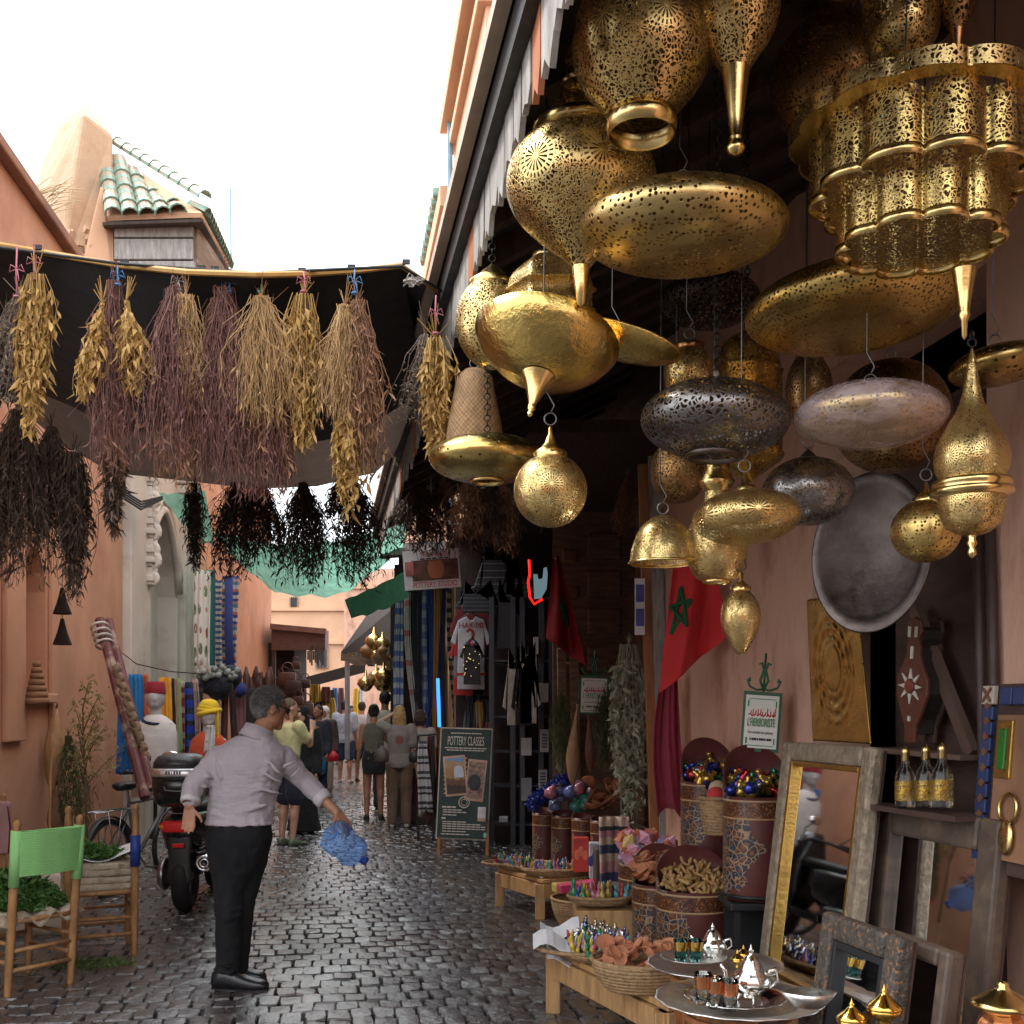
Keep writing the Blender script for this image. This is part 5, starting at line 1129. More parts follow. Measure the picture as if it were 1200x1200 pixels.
lantern('ball_lantern', 'small pierced brass ball half behind the dark pewter disc', 808, 438, 3.8, [('shell', M_br_leaf, ell(30, 32, -1, .95, 26), 60), ('cap', M_copper, [(16, 28), (18, 34), (8, 38), (.4, 40)], 24)], 'wire')
lantern('ball_lantern', 'brown copper globe beside the doorway post', 795, 560, 4.0, [('shell', M_cop_leaf, chaikin([(.5, -30), (18, -27), (31, -8), (33, 12), (28, 32), (12, 44), (.5, 48)], 2), 64)], 'wire')
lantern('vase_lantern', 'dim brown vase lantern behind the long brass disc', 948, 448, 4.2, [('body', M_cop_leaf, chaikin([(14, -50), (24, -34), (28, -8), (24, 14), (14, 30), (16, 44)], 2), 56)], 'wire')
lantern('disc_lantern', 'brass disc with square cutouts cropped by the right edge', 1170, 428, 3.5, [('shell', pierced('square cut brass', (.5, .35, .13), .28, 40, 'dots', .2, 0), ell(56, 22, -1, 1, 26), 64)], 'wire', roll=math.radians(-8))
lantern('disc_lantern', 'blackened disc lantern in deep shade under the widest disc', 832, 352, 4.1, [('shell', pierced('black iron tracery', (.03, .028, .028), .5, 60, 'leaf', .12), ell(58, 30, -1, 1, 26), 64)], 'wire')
# box lantern with star points
bl = thing('box_lantern', 'octagonal golden box lantern with pointed star panels behind the pewter disc', 'lantern', P(872, 470, 3.9), 'brass lanterns under the lean-to roof')
k = 3.9/F; octf = lambda a, z: 1/(max(math.cos((a % (PI/4))-PI/8), .5))*.95
c = P(876, 470, 3.9)
shell('dome', [(r*k, z*k) for r, z in chaikin([(38, 40), (36, 58), (22, 74), (10, 80), (2, 84)], 1)], c, pierced('engraved old gold', (.5, .3, .06), .3, 80, 'leaf', .14), bl, 64, None, octf)
shell('box', [(r*k, z*k) for r, z in [(40, 40), (42, 36), (40, 32), (40, -58), (43, -62), (38, -70), (16, -86), (2, -96)]], c, MATS['engraved old gold'], bl, 64, None, octf)
for zz in (32, -74):
    o = MB(); q = P(866, 470-zz, 3.84); o.add([q+Vector((-.05, 0, -.05 if zz > 0 else .05)), q+Vector((.05, -.01, -.05 if zz > 0 else .05)), q+Vector((.045, -.02, .06 if zz > 0 else -.07)), q+Vector((.0, -.06, -.03 if zz > 0 else .03))], [(0, 1, 2), (0, 3, 1), (1, 3, 2), (2, 3, 0)]); o.build('star_point', metal('bright gold', (.75, .5, .08), .3), bl)
hang(bl, P(876, 386, 3.9), 'chain')
# scalloped two tier chandelier
ch = thing('scalloped_chandelier', 'two tiered scalloped brass chandelier with pierced crown rim', 'chandelier', P(1075, 220, 2.8), 'brass lanterns under the lean-to roof')
k = 2.8/F; c = P(1078, 205, 2.8)
def scal(n, amt): return lambda a, z: 1-amt+amt*abs(math.sin(a*n/2))**.55*1.25
M_tier = pierced('pierced chandelier brass', (.68, .49, .18), .3, 100, 'leaf', .12, 12, patina=.3)
def tier(name, r, z0, z1, n=10, amt=.13, m=M_tier): return shell(name, [(r*k, z0*k), (r*1.0*k, (z0*.5+z1*.5)*k), (r*k, z1*k)], c, m, ch, 200, None, scal(n, amt))
tier('crown_rim', 148, 46, 66, 12, .05, pierced('crown rim brass', (.66, .48, .2), .32, 84, 'leaf', .16, patina=.3))
shell('crown_plate', [(124*k, 46*k), (146*k, 46.5*k)], c, M_brass, ch, 200, None, scal(12, .05))
tier('upper_tier', 122, -16, 46); shell('upper_lip', [(120*k, -16*k), (123.5*k, -18*k), (123.5*k, -26*k), (120*k, -27*k)], c, M_brass, ch, 200, None, scal(10, .13))
shell('upper_plate', [(90*k, -17*k), (120*k, -17*k)], c, M_tier, ch, 200, None, scal(10, .13))
tier('lower_tier', 92, -76, -17); shell('lower_lip', [(90*k, -76*k), (93.5*k, -77*k), (93.5*k, -86*k), (90*k, -87*k)], c, M_brass, ch, 200, None, scal(10, .13))
shell('lower_plate', [(1*k, -78*k), (90*k, -78*k)], c, pierced('pierced base plate', (.40, .30, .13), .33, 110, 'leaf', .16), ch, 200, None, scal(10, .13))
cf = P(1130, 318, 2.8)
shell('finial', [(r*k, z*k) for r, z in [(14, 2), (10, -20), (6, -48), (7, -52), (4, -58), (3, -76), (.4, -80)]], cf, M_brass, ch, 24)
for sgn in (-1, 0, 1):
    q = P(1068, 122, 2.8); o = MB(); o.tube([q, P(1068+sgn*60, 150, 2.8+.12*(1 if sgn == 0 else -.05))], .003, 5); o.build('suspension_wire', M_steel, ch)
hang(ch, P(1066, 112, 2.8), 'wire')
o = MB(); o.lathe([(.3*k, 90*k), (4*k, 92*k), (6*k, 70*k), (9*k, 40*k), (9*k, 30*k)], 20, P(1118, 180, 2.85)); o.build('stem', M_brass, ch, smooth=True)
# double pendant under the chandelier
lantern('double_pendant', 'pear shaped brass pendant over a banded bowl hung from the chandelier tip', 1139, 560, 2.85,
    [('pear', M_br_fine, chaikin([(36, -2), (43, 14), (42, 34), (28, 62), (14, 84), (8, 112), (5, 136)], 2), 72), ('band', M_brass, [(36, -2), (44, -4), (45, -10), (40, -13), (47, -15), (47, -20), (38, -24)], 64), ('bowl', M_br_fine, chaikin([(38, -22), (38, -34), (32, -56), (16, -66), (4, -68)], 2), 64), ('finial', M_brass, [(5, -67), (4, -72), (6, -77), (3, -82), (5, -86), (5, -90), (.4, -94)], 24), ('stem', M_brass, [(6, 134), (3, 146), (1, 152)], 20)], 'chain', top_z=P(0, 396, 2.85).z)
# pewter oval tray hanging on edge
c = P(1022, 648, 4.3); k = 4.3/F; ot = thing('oval_tray', 'large grey pewter oval tray hanging on edge against the wall', 'tray', c, 'trays hung on the shop wall')
o = MB(); R = Matrix.Rotation(math.radians(-38), 3, 'Z') @ Matrix.Rotation(PI/2-.12, 3, 'X')
o.lathe([(r*k, z*k) for r, z in [(.2, 0), (70, 0), (76, 4), (90, 7), (92, 6), (90, 4), (78, 1), (70, -3), (.2, -3)]], 72, c, R, .78, 1.05); o.build('dish', M_pewter, ot, smooth=True)
hang(ot, c+Vector((0, 0, 98*k)), 'wire')
# ================================================================== LEFT SIDE GOODS
M_chair = mat('honey stained chair wood', (.36, .19, .075), .6, var=.3, scale=8, bmp=.3, bscale=40, stretch=(3, 3, 1), col2=(.2, .1, .045), s2=6)
M_lime = mat('lime green cord', (.28, .60, .22), .7, var=.12, scale=8, bmp=.8, bscale=90, stretch=(1, 1, .08), bdist=.006)
M_sack = mat('beige burlap', (.42, .35, .26), .9, var=.2, scale=12, bmp=.8, bscale=70, col2=(.2, .14, .09), c2=(.55, .7), s2=9, bdist=.015)
M_pars = leafmat('fresh parsley leaves', [(.035, .11, .018), (.07, .18, .035), (.12, .27, .06), (.05, .14, .025)], .5, .2)
def turned(o, a, b, r, n=10):
    a = Vector(a); b = Vector(b); o.tube([a, a.lerp(b, .02), a.lerp(b, .3), a.lerp(b, .7), a.lerp(b, .93), a.lerp(b, .955), a.lerp(b, .97), a.lerp(b, .99), b], [r*.7, r*.8, r*1.05, r, r*.95, r*.7, r*1.0, r*.75, r*.3], n)
def chair(label, loc, rz, back=True, Hs=1.0, w=.42, dp=.40, band=None):
    t = thing('rush_chair', label, 'chair', loc, 'low wooden chairs used as herb stands', rz, local=True)
    for s in (-1, 1):
        o = MB(); turned(o, (s*w/2, -.02, 0), (s*w/2, -.12, Hs), .024); o.build('leg', M_chair, t, smooth=True)
        o = MB(); turned(o, (s*w/2, dp, 0), (s*w/2, dp, .47), .022); o.build('leg', M_chair, t, smooth=True)
    for z in (.16, .27): 
        for y, a in ((-.03, 0), (dp, 0)):
            o = MB(); o.tube([(-w/2, y-.008*z*10*(y < 0), z), (w/2, y-.008*z*10*(y < 0), z)], .013, 8); o.build('stretcher', M_chair, t, smooth=True)
    for s in (-1, 1):
        for z in (.20, .31): o = MB(); o.tube([(s*w/2, -.03, z), (s*w/2, dp, z)], .013, 8); o.build('stretcher', M_chair, t, smooth=True)
    o = MB(); 
    for a, b in (((-w/2, -.05, .43), (w/2, -.05, .43)), ((-w/2, dp, .43), (w/2, dp, .43)), ((-w/2, -.05, .43), (-w/2, dp, .43)), ((w/2, -.05, .43), (w/2, dp, .43))): o.tube([a, b], .016, 8)
    o.build('seat_rail', M_chair, t, smooth=True)
    if back:
        o = MB(); n = 26
        for i in range(n):
            z = .69+i*.0095; y = -.02-.1*z/Hs; o.tube([(-w/2-.02, y, z), (-w/2, y-.026, z), (0, y-.024, z-.006+rnd(-.001, .001)), (w/2, y-.026, z), (w/2+.02, y, z)], .0058, 6)
        for i in range(n):
            z = .69+i*.0095; y = -.02-.1*z/Hs; o.tube([(-w/2-.02, y, z), (-w/2, y+.026, z), (w/2, y+.026, z), (w/2+.02, y, z)], .0058, 6)
        for s in (-1, 1): o.tube([(s*w/2, -.02-.1*.66/Hs, .63), (s*w/2, -.02-.1*.94/Hs, .94)], .031, 12)
        o.build('cord_backrest', M_lime, t, smooth=True)
    if band:
        o = MB(); o.tube([(w/2, -.02-.1*.60, .60), (w/2, -.02-.1*.80, .80)], .032, 12); o.build('blue_band', mat('blue tape', (.02, .05, .30), .5), t, smooth=True)
    return t
a = G(12, 1170); b = G(74, 1156); c1 = (a+b)/2; ang = math.atan2(b.y-a.y, b.x-a.x)
chair('wooden chair with lime green cord backrest heaped with parsley', c1, ang, w=(b-a).length+.06)
c2 = G(157, 1121); ax2 = Vector((math.cos(1.15), math.sin(1.15), 0)); rz2 = math.atan2(-ax2.y, -ax2.x)
R2A = math.radians(24); L2 = c2-Vector((math.cos(R2A), math.sin(R2A), 0))*.20
chair('wooden chair with blue taped post holding greens on white paper', L2, R2A, back=False, w=.40, band=True)
def heap(name, label, c, rx, ry, h, n, m, L, W, group=None, rz=0):
    u = RNG.uniform(0, 1, n)**.5; th = RNG.uniform(0, 2*PI, n); x = u*np.cos(th); y = u*np.sin(th); z = h*(1-u**2)*RNG.uniform(.35, 1.0, n)
    ca, sa = math.cos(rz), math.sin(rz); X = x*rx*ca-y*ry*sa+c[0]; Y = x*rx*sa+y*ry*ca+c[1]
    p = np.stack([X, Y, z+c[2]], 1); d = RNG.normal(0, 1, (n, 3)); d[:, 2] = np.abs(d[:, 2])*.4
    V_, F_ = leaves(p, d, L*RNG.uniform(.5, 1.3, n), W*RNG.uniform(.6, 1.4, n), .5)
    t = thing(name, label, 'herbs', c, group); o = arr_mesh('leaves', V_, F_, m, t); o['kind'] = 'stuff'
    st_ = np.stack([p[:n//12]+np.linspace(0, 1, 4)[k]*np.array([.0, 0, 0])+d[:n//12]*L*np.linspace(-1.2, .3, 4)[k]*np.array([1, 1, .2]) for k in range(4)], 1); V_, F_ = strands(st_, .0016); o = arr_mesh('stalks', V_, F_, m, t); o['kind'] = 'stuff'
    return t
f1 = Vector((-math.sin(ang), math.cos(ang), 0)); s1 = c1+f1*.20
def cloth_over(name, label, c, rz, w, d_, z, drop, m, bag=.04):
    t = thing(name, label, 'cloth', (c.x, c.y, z-drop)); o = MB(); ca, sa = math.cos(rz), math.sin(rz)
    def f(u, v):
        x, y = (u*2-1), (v*2-1); e = max(abs(x), abs(y)); k = 1.0; X = x*w*.62; Y = y*d_*.62; zz = z+.012+.012*math.sin(u*23+v*9)+.01*math.sin(v*31)
        if e > .78: zz -= (e-.78)/.22*drop*(.8+.35*math.sin(u*17+v*13)); X *= .93; Y *= .93
        else: zz -= bag*(1-e)
        return Vector((c.x+X*ca-Y*sa, c.y+X*sa+Y*ca, zz))
    o.grid(f, 34, 34); o.build('sheet', m, t, smooth=True, solid=.008); return t
cloth_over('burlap_cloth', 'burlap cloth draped over the seat of the green backed chair', s1, ang, .46, .46, .46, .07, M_sack)
heap('parsley_heap', 'large heap of parsley on the green backed chair', (s1.x-.06, s1.y+.04, .47), .30, .27, .20, 4600, M_pars, .045, .022)
r2 = R2A; f2 = Vector((-math.sin(r2), math.cos(r2), 0)); s2 = L2+f2*.20
# folded sack block on second chair
t = thing('folded_sack', 'folded cream sack with dotted hem on the chair with blue tape', 'sack', (s2.x, s2.y, .44)); o = MB()
o.T = Matrix.Translation((s2.x, s2.y, .44)) @ Matrix.Rotation(r2, 4, 'Z')
for z, w_, dd in ((.0, .23, .22), (.045, .225, .215), (.09, .22, .21), (.13, .215, .205)): o.loft([(Vector((0, 0, z)), w_, dd), (Vector((0, 0, z+.012)), w_*1.03, dd*1.03), (Vector((0, 0, z+.034)), w_*1.03, dd*1.03), (Vector((0, 0, z+.044)), w_, dd)], 40, p=7)
o.build('folds', M_sack, t, smooth=True, disp=[(.07, .025)])
o = MB(); o.T = Matrix.Translation((s2.x-.02, s2.y, .63)) @ Matrix.Rotation(r2, 4, 'Z'); o.grid(lambda u, v: Vector(((u-.5)*.46, (v-.5)*.36, .03*abs(u-.5)**2*8+.01*math.sin(u*9))), 10, 10); o.top('paper_sheet', mat('white waxed paper', (.72, .73, .74), .5), 'white paper sheet under the small pile of greens', 'paper', solid=.003)
heap('parsley_heap', 'small pile of long green leaves on white paper', (s2.x-.03, s2.y, .64), .17, .13, .06, 900, M_pars, .07, .02)
heap('parsley_heap', 'dropped greens lying on the cobbles behind the chairs', (G(105, 1133).x, G(105, 1133).y, .0), .34, .12, .025, 900, leafmat('trampled greens', [(.05, .1, .02), (.10, .17, .04), (.15, .2, .06)]), .06, .008)
# sacks behind the chair
for x, y, s_, lab in ((22, 1050, 1.0, 'pale bumpy burlap sack behind the green backed chair'), (62, 1046, .8, 'second pale burlap sack right behind the green backed chair')):
    q = P(x, y, 7.9); q.z = 0; o = MB(); o.loft([(q+Vector((0, 0, z)), .24*s_*a, .2*s_*a) for z, a in ((0, .8), (.1, 1.1), (.3, 1.05), (.42, .8), (.47, .3))], 20); o.top('burlap_sack', mat('pale burlap', (.46, .38, .30), .9, bmp=.6, bscale=50), lab, 'sack', 'burlap sacks by the wall', smooth=True, disp=[(.1, .05)])
t = thing('quilted_seat', 'pinkish quilted backrest cropped at the left edge', 'chair', P(-2, 1000, 7.6)); o = MB(); o.box(P(-4, 970, 7.6), (.20, .05, .36)); o.build('cushion', mat('dusty pink cloth', (.38, .22, .21), .85), t, bevel=.02); o = MB(); o.tube([P(9, 945, 7.58), P(12, 970, 7.58), P(10, 1000, 7.58)], .006, 6); o.build('piping', mat('maroon piping', (.12, .01, .02)), t)
o = MB(); turned(o, P(4, 1075, 7.63), P(4, 930, 7.63), .02); o.build('leg', M_chair, t, smooth=True)
# gourd, broom plants, sapling, painted poles
def gourd(label, px, y0, y1, d, w, neck, col, lean=0, name='bottle_gourd', group='dried gourds'):
    k = d/F; o = MB(); base = P(px, y1, d); H = (y1-y0)*k; pts = []; rs = []
    for i in range(15):
        u = i/14; pts.append(base+Vector((lean*k*u**2, 0, H*u))); body = math.sin(PI*min(1, u*1.02+.02))**.6
        rs.append(max(.002, w*k*.5*(body*(1-neck*max(0, min(1, (u-.35)/.35)))) if u < 1 else .01))
    o.tube(pts, rs, 20); t = thing(name, label, 'gourd', base, group); o.build('skin', mat('gourd '+label[:6], col, .5, var=.25, scale=5, bmp=.2, bscale=20, col2=vary(col, .6), s2=6), t, smooth=True)
    o = MB(); o.tube([pts[-1], pts[-1]+Vector((.01, 0, .04))], [.012, .006], 8); o.build('stem', M_darkwood, t)
gourd('long tan gourd hanging on the left wall beside the broom', 63, 830, 930, 9.5, 24, .1, (.40, .22, .10), 3)
gourd('second brown gourd lower down behind the broom handle', 66, 920, 985, 9.45, 22, .3, (.24, .12, .055), 0)
gourd('tall slim gourd with bent neck by the herbalist sign', 671, 825, 920, 9.4, 18, .55, (.33, .185, .10), 6)
gourd('reddish gourd half hidden beside the herbalist sign', 692, 838, 905, 9.9, 13, .4, (.22, .09, .06), -2)
br = thing('twig_broom', 'dry twig broom leaning by the gourd on the left wall', 'broom', P(88, 1000, 9.4))
herb(br, 'green', 80, 862, 985, 40, 9.4, 14, 1.1); o = MB(); o.tube([P(60, 860, 9.2), P(57, 1055, 9.2)], .012, 6); o.build('handle', M_rawwood, br)
HM['olive'] = leafmat('yellow olive sapling leaves', [(.20, .16, .05), (.33, .27, .10), (.42, .36, .15)]); 
sp_ = thing('potted_sapling', 'thin sapling with yellowish leaves against the terracotta wall', 'plant', P(102, 1010, 8.8)); base = P(101, 1010, 8.8)
paths = []; tips = []
main = [P(101, 1010, 8.8), P(101, 930, 8.8), P(98, 880, 8.8), P(97, 830, 8.8), P(104, 800, 8.8)]
o = MB(); o.tube(main, [.012, .01, .008, .006, .003], 6)
for x, y in ((85, 822), (120, 830), (125, 850), (90, 850), (108, 868), (140, 880), (88, 875), (118, 812), (112, 845)):
    a = P(98, min(960, y+45), 8.8); e = P(x, y, 8.8+rnd(-.15, .15)); o.tube([a, a.lerp(e, .5)+Vector((0, 0, .03)), e], [.005, .004, .002], 5); tips.append((a, e))
o.build('trunk', mat('thin bark', (.14, .08, .05), .9), sp_, smooth=True)
pp = []
for a, e in tips+[(main[3], main[4])]:
    for k in range(42): u = rnd(.25, 1.05); pp.append(np.array(a.lerp(e, u))+RNG.normal(0, .03, 3))
pp = np.array(pp); dv = RNG.normal(0, 1, pp.shape); V_, F_ = leaves(pp, dv, .05*RNG.uniform(.6, 1.3, len(pp)), .02, .4); o = arr_mesh('crown', V_, F_, HM['olive'], sp_); o['kind'] = 'stuff'
pl = thing('painted_poles', 'bundle of red painted poles with rope leaning on the portal pier', 'poles', P(165, 985, 8.9))
o = MB(); o.tube([P(117, 726, 10.2), P(170, 935, 9.4)], .045, 10); o.build('pole', mat('chipped red paint', (.13, .035, .035), .6, col2=(.3, .22, .17), c2=(.52, .62), s2=6), pl)
o = MB(); o.tube([P(127, 727, 10.3), P(178, 925, 9.5)], .04, 10); o.build('pole', MATS['chipped red paint'], pl)
M_ropeB = mat('coarse straw rope', (.26, .18, .11), .9, var=.4, scale=20, bmp=.9, bscale=30, bdist=.02)
o = MB(); pts = [P(137, 780+u*110, 9.7).lerp(P(176, 890, 9.4), 0)+Vector(((u*38)/F*9.6+.012*math.sin(u*60), -.05, 0)) for u in np.linspace(0, 1, 50)]; o.tube(pts, .035, 8); o.build('rope', M_ropeB, pl, smooth=True, disp=[(.03, .02)])
o = MB()
for u in (0, .02, .04, .06): q = P(117+u*90, 735+u*330, 10.1); o.ring(q, .075, .012, (P(170, 935, 9.4)-P(117, 726, 10.2)), 16, 6)
o.build('binding', MATS['grey twine'], pl, smooth=True)
# carved wooden cone in the niche
o = MB(); q = P(43, 825, 9.0)
for i in range(7): o.lathe([(.0, i*.05), (.095-.011*i, i*.05), (.10-.011*i, i*.05+.025), (.088-.011*i, i*.05+.05), (0, i*.05+.05)], 20, q)
o.top('beehive_cone', mat('woven brown cone', (.24, .12, .055), .8, bmp=.5), 'small ribbed brown cone standing in the wall niche', 'basket', smooth=True)
# ---- scooter
M_gloss = mat('glossy black plastic', (.012, .012, .014), .22, bmp=.05, coat=.5); M_tyre = mat('tyre rubber', (.015, .015, .015), .75, bmp=.5, bscale=50); M_alu = metal('grey cast metal', (.4, .4, .41), .35); M_chrome = metal('chrome', (.75, .75, .76), .12, .05)
sc_l = G(208, 1076); sco = thing('scooter', 'black motor scooter with top case and red tail light seen from behind', 'scooter', sc_l, None, math.radians(4), local=True)
def LB(**k): return MB()
def tyre(parent, c, Rr, r, nm='wheel'):
    o = MB(); o.ring(c, Rr, r, (1, 0, 0), 36, 12); w_ = o.build(nm, M_tyre, parent, smooth=True)
    o = MB(); o.ring(c, Rr-r*1.0, .018, (1, 0, 0), 30, 6); o.box(c, (.08, .05, (Rr-r)*2)); o.box(c, (.08, (Rr-r)*2, .05)); o.build('rim', M_alu, w_, smooth=True); return w_
tyre(sco, (0, .27, .27), .20, .07); tyre(sco, (0, 1.45, .27), .20, .06)
o = MB(); o.loft([((0, .55+.0, z), a, b) for z, a, b in ((.42, .10, .30), (.52, .17, .45), (.64, .19, .52), (.74, .18, .52), (.79, .15, .48))], 24, p=3); o.build('tail_fairing', M_gloss, sco, smooth=True)
o = MB(); o.loft([((0, .75, z), a, b) for z, a, b in ((.76, .15, .5), (.82, .16, .52), (.86, .13, .48))], 24, p=3); o.build('seat', mat('black vinyl', (.015, .015, .016), .5, bmp=.3), sco, smooth=True)
o = MB(); o.loft([((0, -.0, z), a, .05) for z, a in ((.665, .10), (.69, .125), (.72, .13), (.745, .11))], 20, p=3.5); tlr = o.build('tail_light', glow('red tail lamp', (.35, .008, .008), .12), sco, smooth=True)
for s in (-1, 1):
    o = MB(); o.ball((s*.105, .0, .705), (.035, .05, .025), 12, 8); o.build('indicator', mat('amber lens', (.7, .22, .03), .2), tlr, smooth=True)
o = MB(); o.loft([((0, .05+z*.05, z), a, .03) for z, a in ((.24, .085), (.30, .095), (.45, .085), (.60, .095), (.66, .08))], 16, p=4); mg = o.build('rear_mudguard', mat('satin black plastic', (.02, .02, .022), .45), sco, smooth=True)
o = MB(); o.box((0, .02, .555), (.09, .012, .035)); o.build('reflector', mat('red reflector', (.6, .02, .02), .2), mg, bevel=.004)
o = MB(); o.lathe([(.0, .0), (.028, .0), (.03, -.012), (.05, -.012), (.058, 0), (.07, .03), (.075, .1), (.07, .45), (.05, .5), (0, .5)], 28, (.20, .02, .42), Matrix.Rotation(-PI/2, 3, 'X')); ex = o.build('exhaust', M_gloss, sco, smooth=True)
o = MB(); o.ring((.20, .012, .42), .055, .012, (0, 1, 0), 28, 8); o.ring((.20, .005, .42), .03, .008, (0, 1, 0), 24, 8); o.build('muffler_ring', M_chrome, ex, smooth=True)
o = MB(); o.ball((-.16, .3, .30), (.06, .18, .13), 16, 10); o.box((-.13, .45, .3), (.08, .5, .14)); o.build('engine_case', M_alu, sco, smooth=True, bevel=.01)
o = MB(); o.tube([(.11, .3, .3), (.12, .2, .75)], .025, 10); 
for i in range(9): o.ring((.113, .28-.01*i, .38+.035*i), .042, .008, (0, -.2, 1), 16, 6)
o.build('shock_absorber', M_alu, sco, smooth=True)
o = MB(); o.loft([((0, .08, z), a, b) for z, a, b in ((.86, .14, .14), (.90, .175, .19), (1.0, .19, .21), (1.09, .195, .215))], 28, p=3.6); tcs = o.build('top_case', M_gloss, sco, smooth=True)
o = MB(); o.loft([((0, .08, z), a, b) for z, a, b in ((1.09, .198, .218), (1.10, .205, .225), (1.15, .20, .222), (1.155, .19, .21))], 28, p=3.6); o.build('silver_band', metal('brushed silver', (.8, .8, .82), .35), tcs, smooth=True)
o = MB(); o.loft([((0, .09, z), a, b) for z, a, b in ((1.155, .192, .21), (1.20, .185, .205), (1.245, .155, .175), (1.262, .10, .12), (1.265, .02, .03))], 28, p=3.2); o.build('padded_lid', mat('grey black lid', (.03, .032, .035), .35), tcs, smooth=True)
o = MB(); o.tube([(-.07, -.135, 1.03), (-.06, -.15, .985), (.06, -.15, .985), (.07, -.135, 1.03)], .012, 8); o.build('handle', M_gloss, tcs, smooth=True)
o = MB()
for i, w_ in enumerate((.014, .012, .006, .014, .014, .012)): o.box((-.05+i*.02, -.148, 1.125), (w_, .004, .026)); 
o.build('raised_letters', mat('dark letters', (.08, .09, .1), .4), tcs)
o = MB(); o.tube([(-.33, 1.0, .98), (-.12, 1.12, 1.03), (0, 1.15, 1.03), (.12, 1.12, 1.03), (.33, 1.0, .98)], .014, 8); o.build('handlebar', M_black, sco, smooth=True)
for s in (-1, 1):
    o = MB(); o.tube([(s*.2, 1.1, 1.02), (s*.27, 1.02, 1.12), (s*.26, .9, 1.20)], .007, 6); ms_ = o.build('mirror_stalk', M_black, sco)
    o = MB(); o.ball((s*.26, .9, 1.21), (.075, .015, .042), 16, 10); o.build('mirror_glass', mat('mirror silver', (.85, .86, .88), .05, metal=1, bmp=0, var=.02), ms_, smooth=True)
o = MB(); o.loft([((0, 1.25, z), a, b) for z, a, b in ((.3, .1, .06), (.5, .2, .1), (.8, .2, .1), (1.0, .14, .1), (1.1, .08, .08))], 20, p=3); o.build('leg_shield', M_gloss, sco, smooth=True)
o = MB(); o.box((0, .95, .32), (.3, .5, .08)); o.build('footboard', M_gloss, sco, bevel=.02)
o = MB(); o.beam((-.06, .5, .26), (-.2, .45, .0), .02, .02); o.build('kickstand', M_alu, sco)
# ---- bicycle
bl_ = G(127, 1052); bic = thing('bicycle', 'dark city bicycle with rear rack parked against the left wall', 'bicycle', bl_, None, math.radians(-14), local=True)
def spokes(parent, c, R_, n=18):
    o = MB()
    for k in range(n):
        a = 2*PI*k/n; o.tube([(c[0]+.02*(-1)**k, c[1], c[2]), (c[0], c[1]+math.cos(a)*R_, c[2]+math.sin(a)*R_)], .0016, 4)
    o.tube([(c[0]-.05, c[1], c[2]), (c[0]+.05, c[1], c[2])], .02, 10); o.build('spokes', M_alu, parent)
for y in (0, 1.02):
    o = MB(); o.ring((0, y, .335), .315, .022, (1, 0, 0), 48, 8); w_ = o.build('wheel', M_tyre, bic, smooth=True); o = MB(); o.ring((0, y, .335), .29, .010, (1, 0, 0), 48, 6); o.build('rim', M_alu, w_, smooth=True); spokes(w_, (0, y, .335), .285)
    o = MB(); n = 16; o.grid(lambda u, v, y=y: Vector(((u-.5)*.06, y+math.cos(.3+v*2.6+(PI*.0))*.355, .335+math.sin(.3+v*2.6)*.355+.008*math.cos((u-.5)*3))), 4, n); o.build('mudguard', mat('dull grey mudguard', (.05, .05, .052), .5), bic, smooth=True, solid=.004)
M_frame = mat('dark frame paint', (.10, .105, .11), .35, bmp=.05)
bb = (0, .42, .29); st_ = (0, .30, .78); hd = (0, .86, .80)
o = MB()
for a, b, r in ((bb, st_, .016), (st_, hd, .015), (bb, (0, .87, .70), .018), (hd, (0, .88, .62), .02)): o.tube([a, b], r, 10)
for s in (-1, 1): o.tube([bb, (s*.06, 0, .335)], .01, 8); o.tube([(0, .31, .74), (s*.06, 0, .335)], .008, 8); o.tube([(s*.03, .88, .66), (s*.055, 1.02, .335)], .011, 8)
o.build('frame', M_frame, bic, smooth=True)
o = MB(); o.tube([st_, (0, .28, .90)], .012, 8); o.build('seat_post', M_alu, bic); o = MB(); o.loft([((0, .24+.02*(z-.9), z), a, b) for z, a, b in ((.90, .05, .1), (.925, .09, .13), (.955, .095, .135), (.97, .06, .1))], 18); o.build('saddle', mat('black saddle', (.015, .015, .015), .45), bic, smooth=True)
o = MB(); o.tube([hd, (0, .85, .98)], .013, 8); o.tube([(-.30, .72, 1.02), (-.18, .83, 1.03), (0, .86, 1.0), (.18, .83, 1.03), (.30, .72, 1.02)], .012, 8); o.build('handlebar', M_chrome, bic, smooth=True)
for s in (-1, 1): o = MB(); o.tube([(s*.20, .81, 1.03), (s*.32, .70, 1.02)], .018, 10); o.build('grip', M_black, bic, smooth=True)
o = MB()
for x in (-.06, 0, .06): o.tube([(x, -.22, .74), (x, .26, .74)], .006, 6)
for y in (-.22, 0, .26): o.tube([(-.065, y, .74), (.065, y, .74)], .006, 6)
for s in (-1, 1): o.tube([(s*.065, -.1, .74), (s*.065, 0, .335)], .006, 6); o.tube([(s*.065, .1, .74), (s*.065, 0, .335)], .006, 6)
o.build('rear_rack', M_alu, bic, smooth=True)
o = MB(); o.box((0, -.36, .55), (.10, .02, .04)); o.build('rear_reflector', MATS['red reflector'], bic, bevel=.005)
o = MB(); o.tube([(.04, .42, .29), (.05, .5, .2)], .008, 6); o.tube([(-.04, .42, .29), (-.05, .34, .38)], .008, 6); o.box((.09, .5, .2), (.09, .05, .02)); o.box((-.09, .34, .38), (.09, .05, .02)); o.build('cranks', M_alu, bic)
o = MB(); o.ball((.0, .93, .93), (.05, .05, .05), 14, 10); o.build('headlamp', M_chrome, bic, smooth=True)
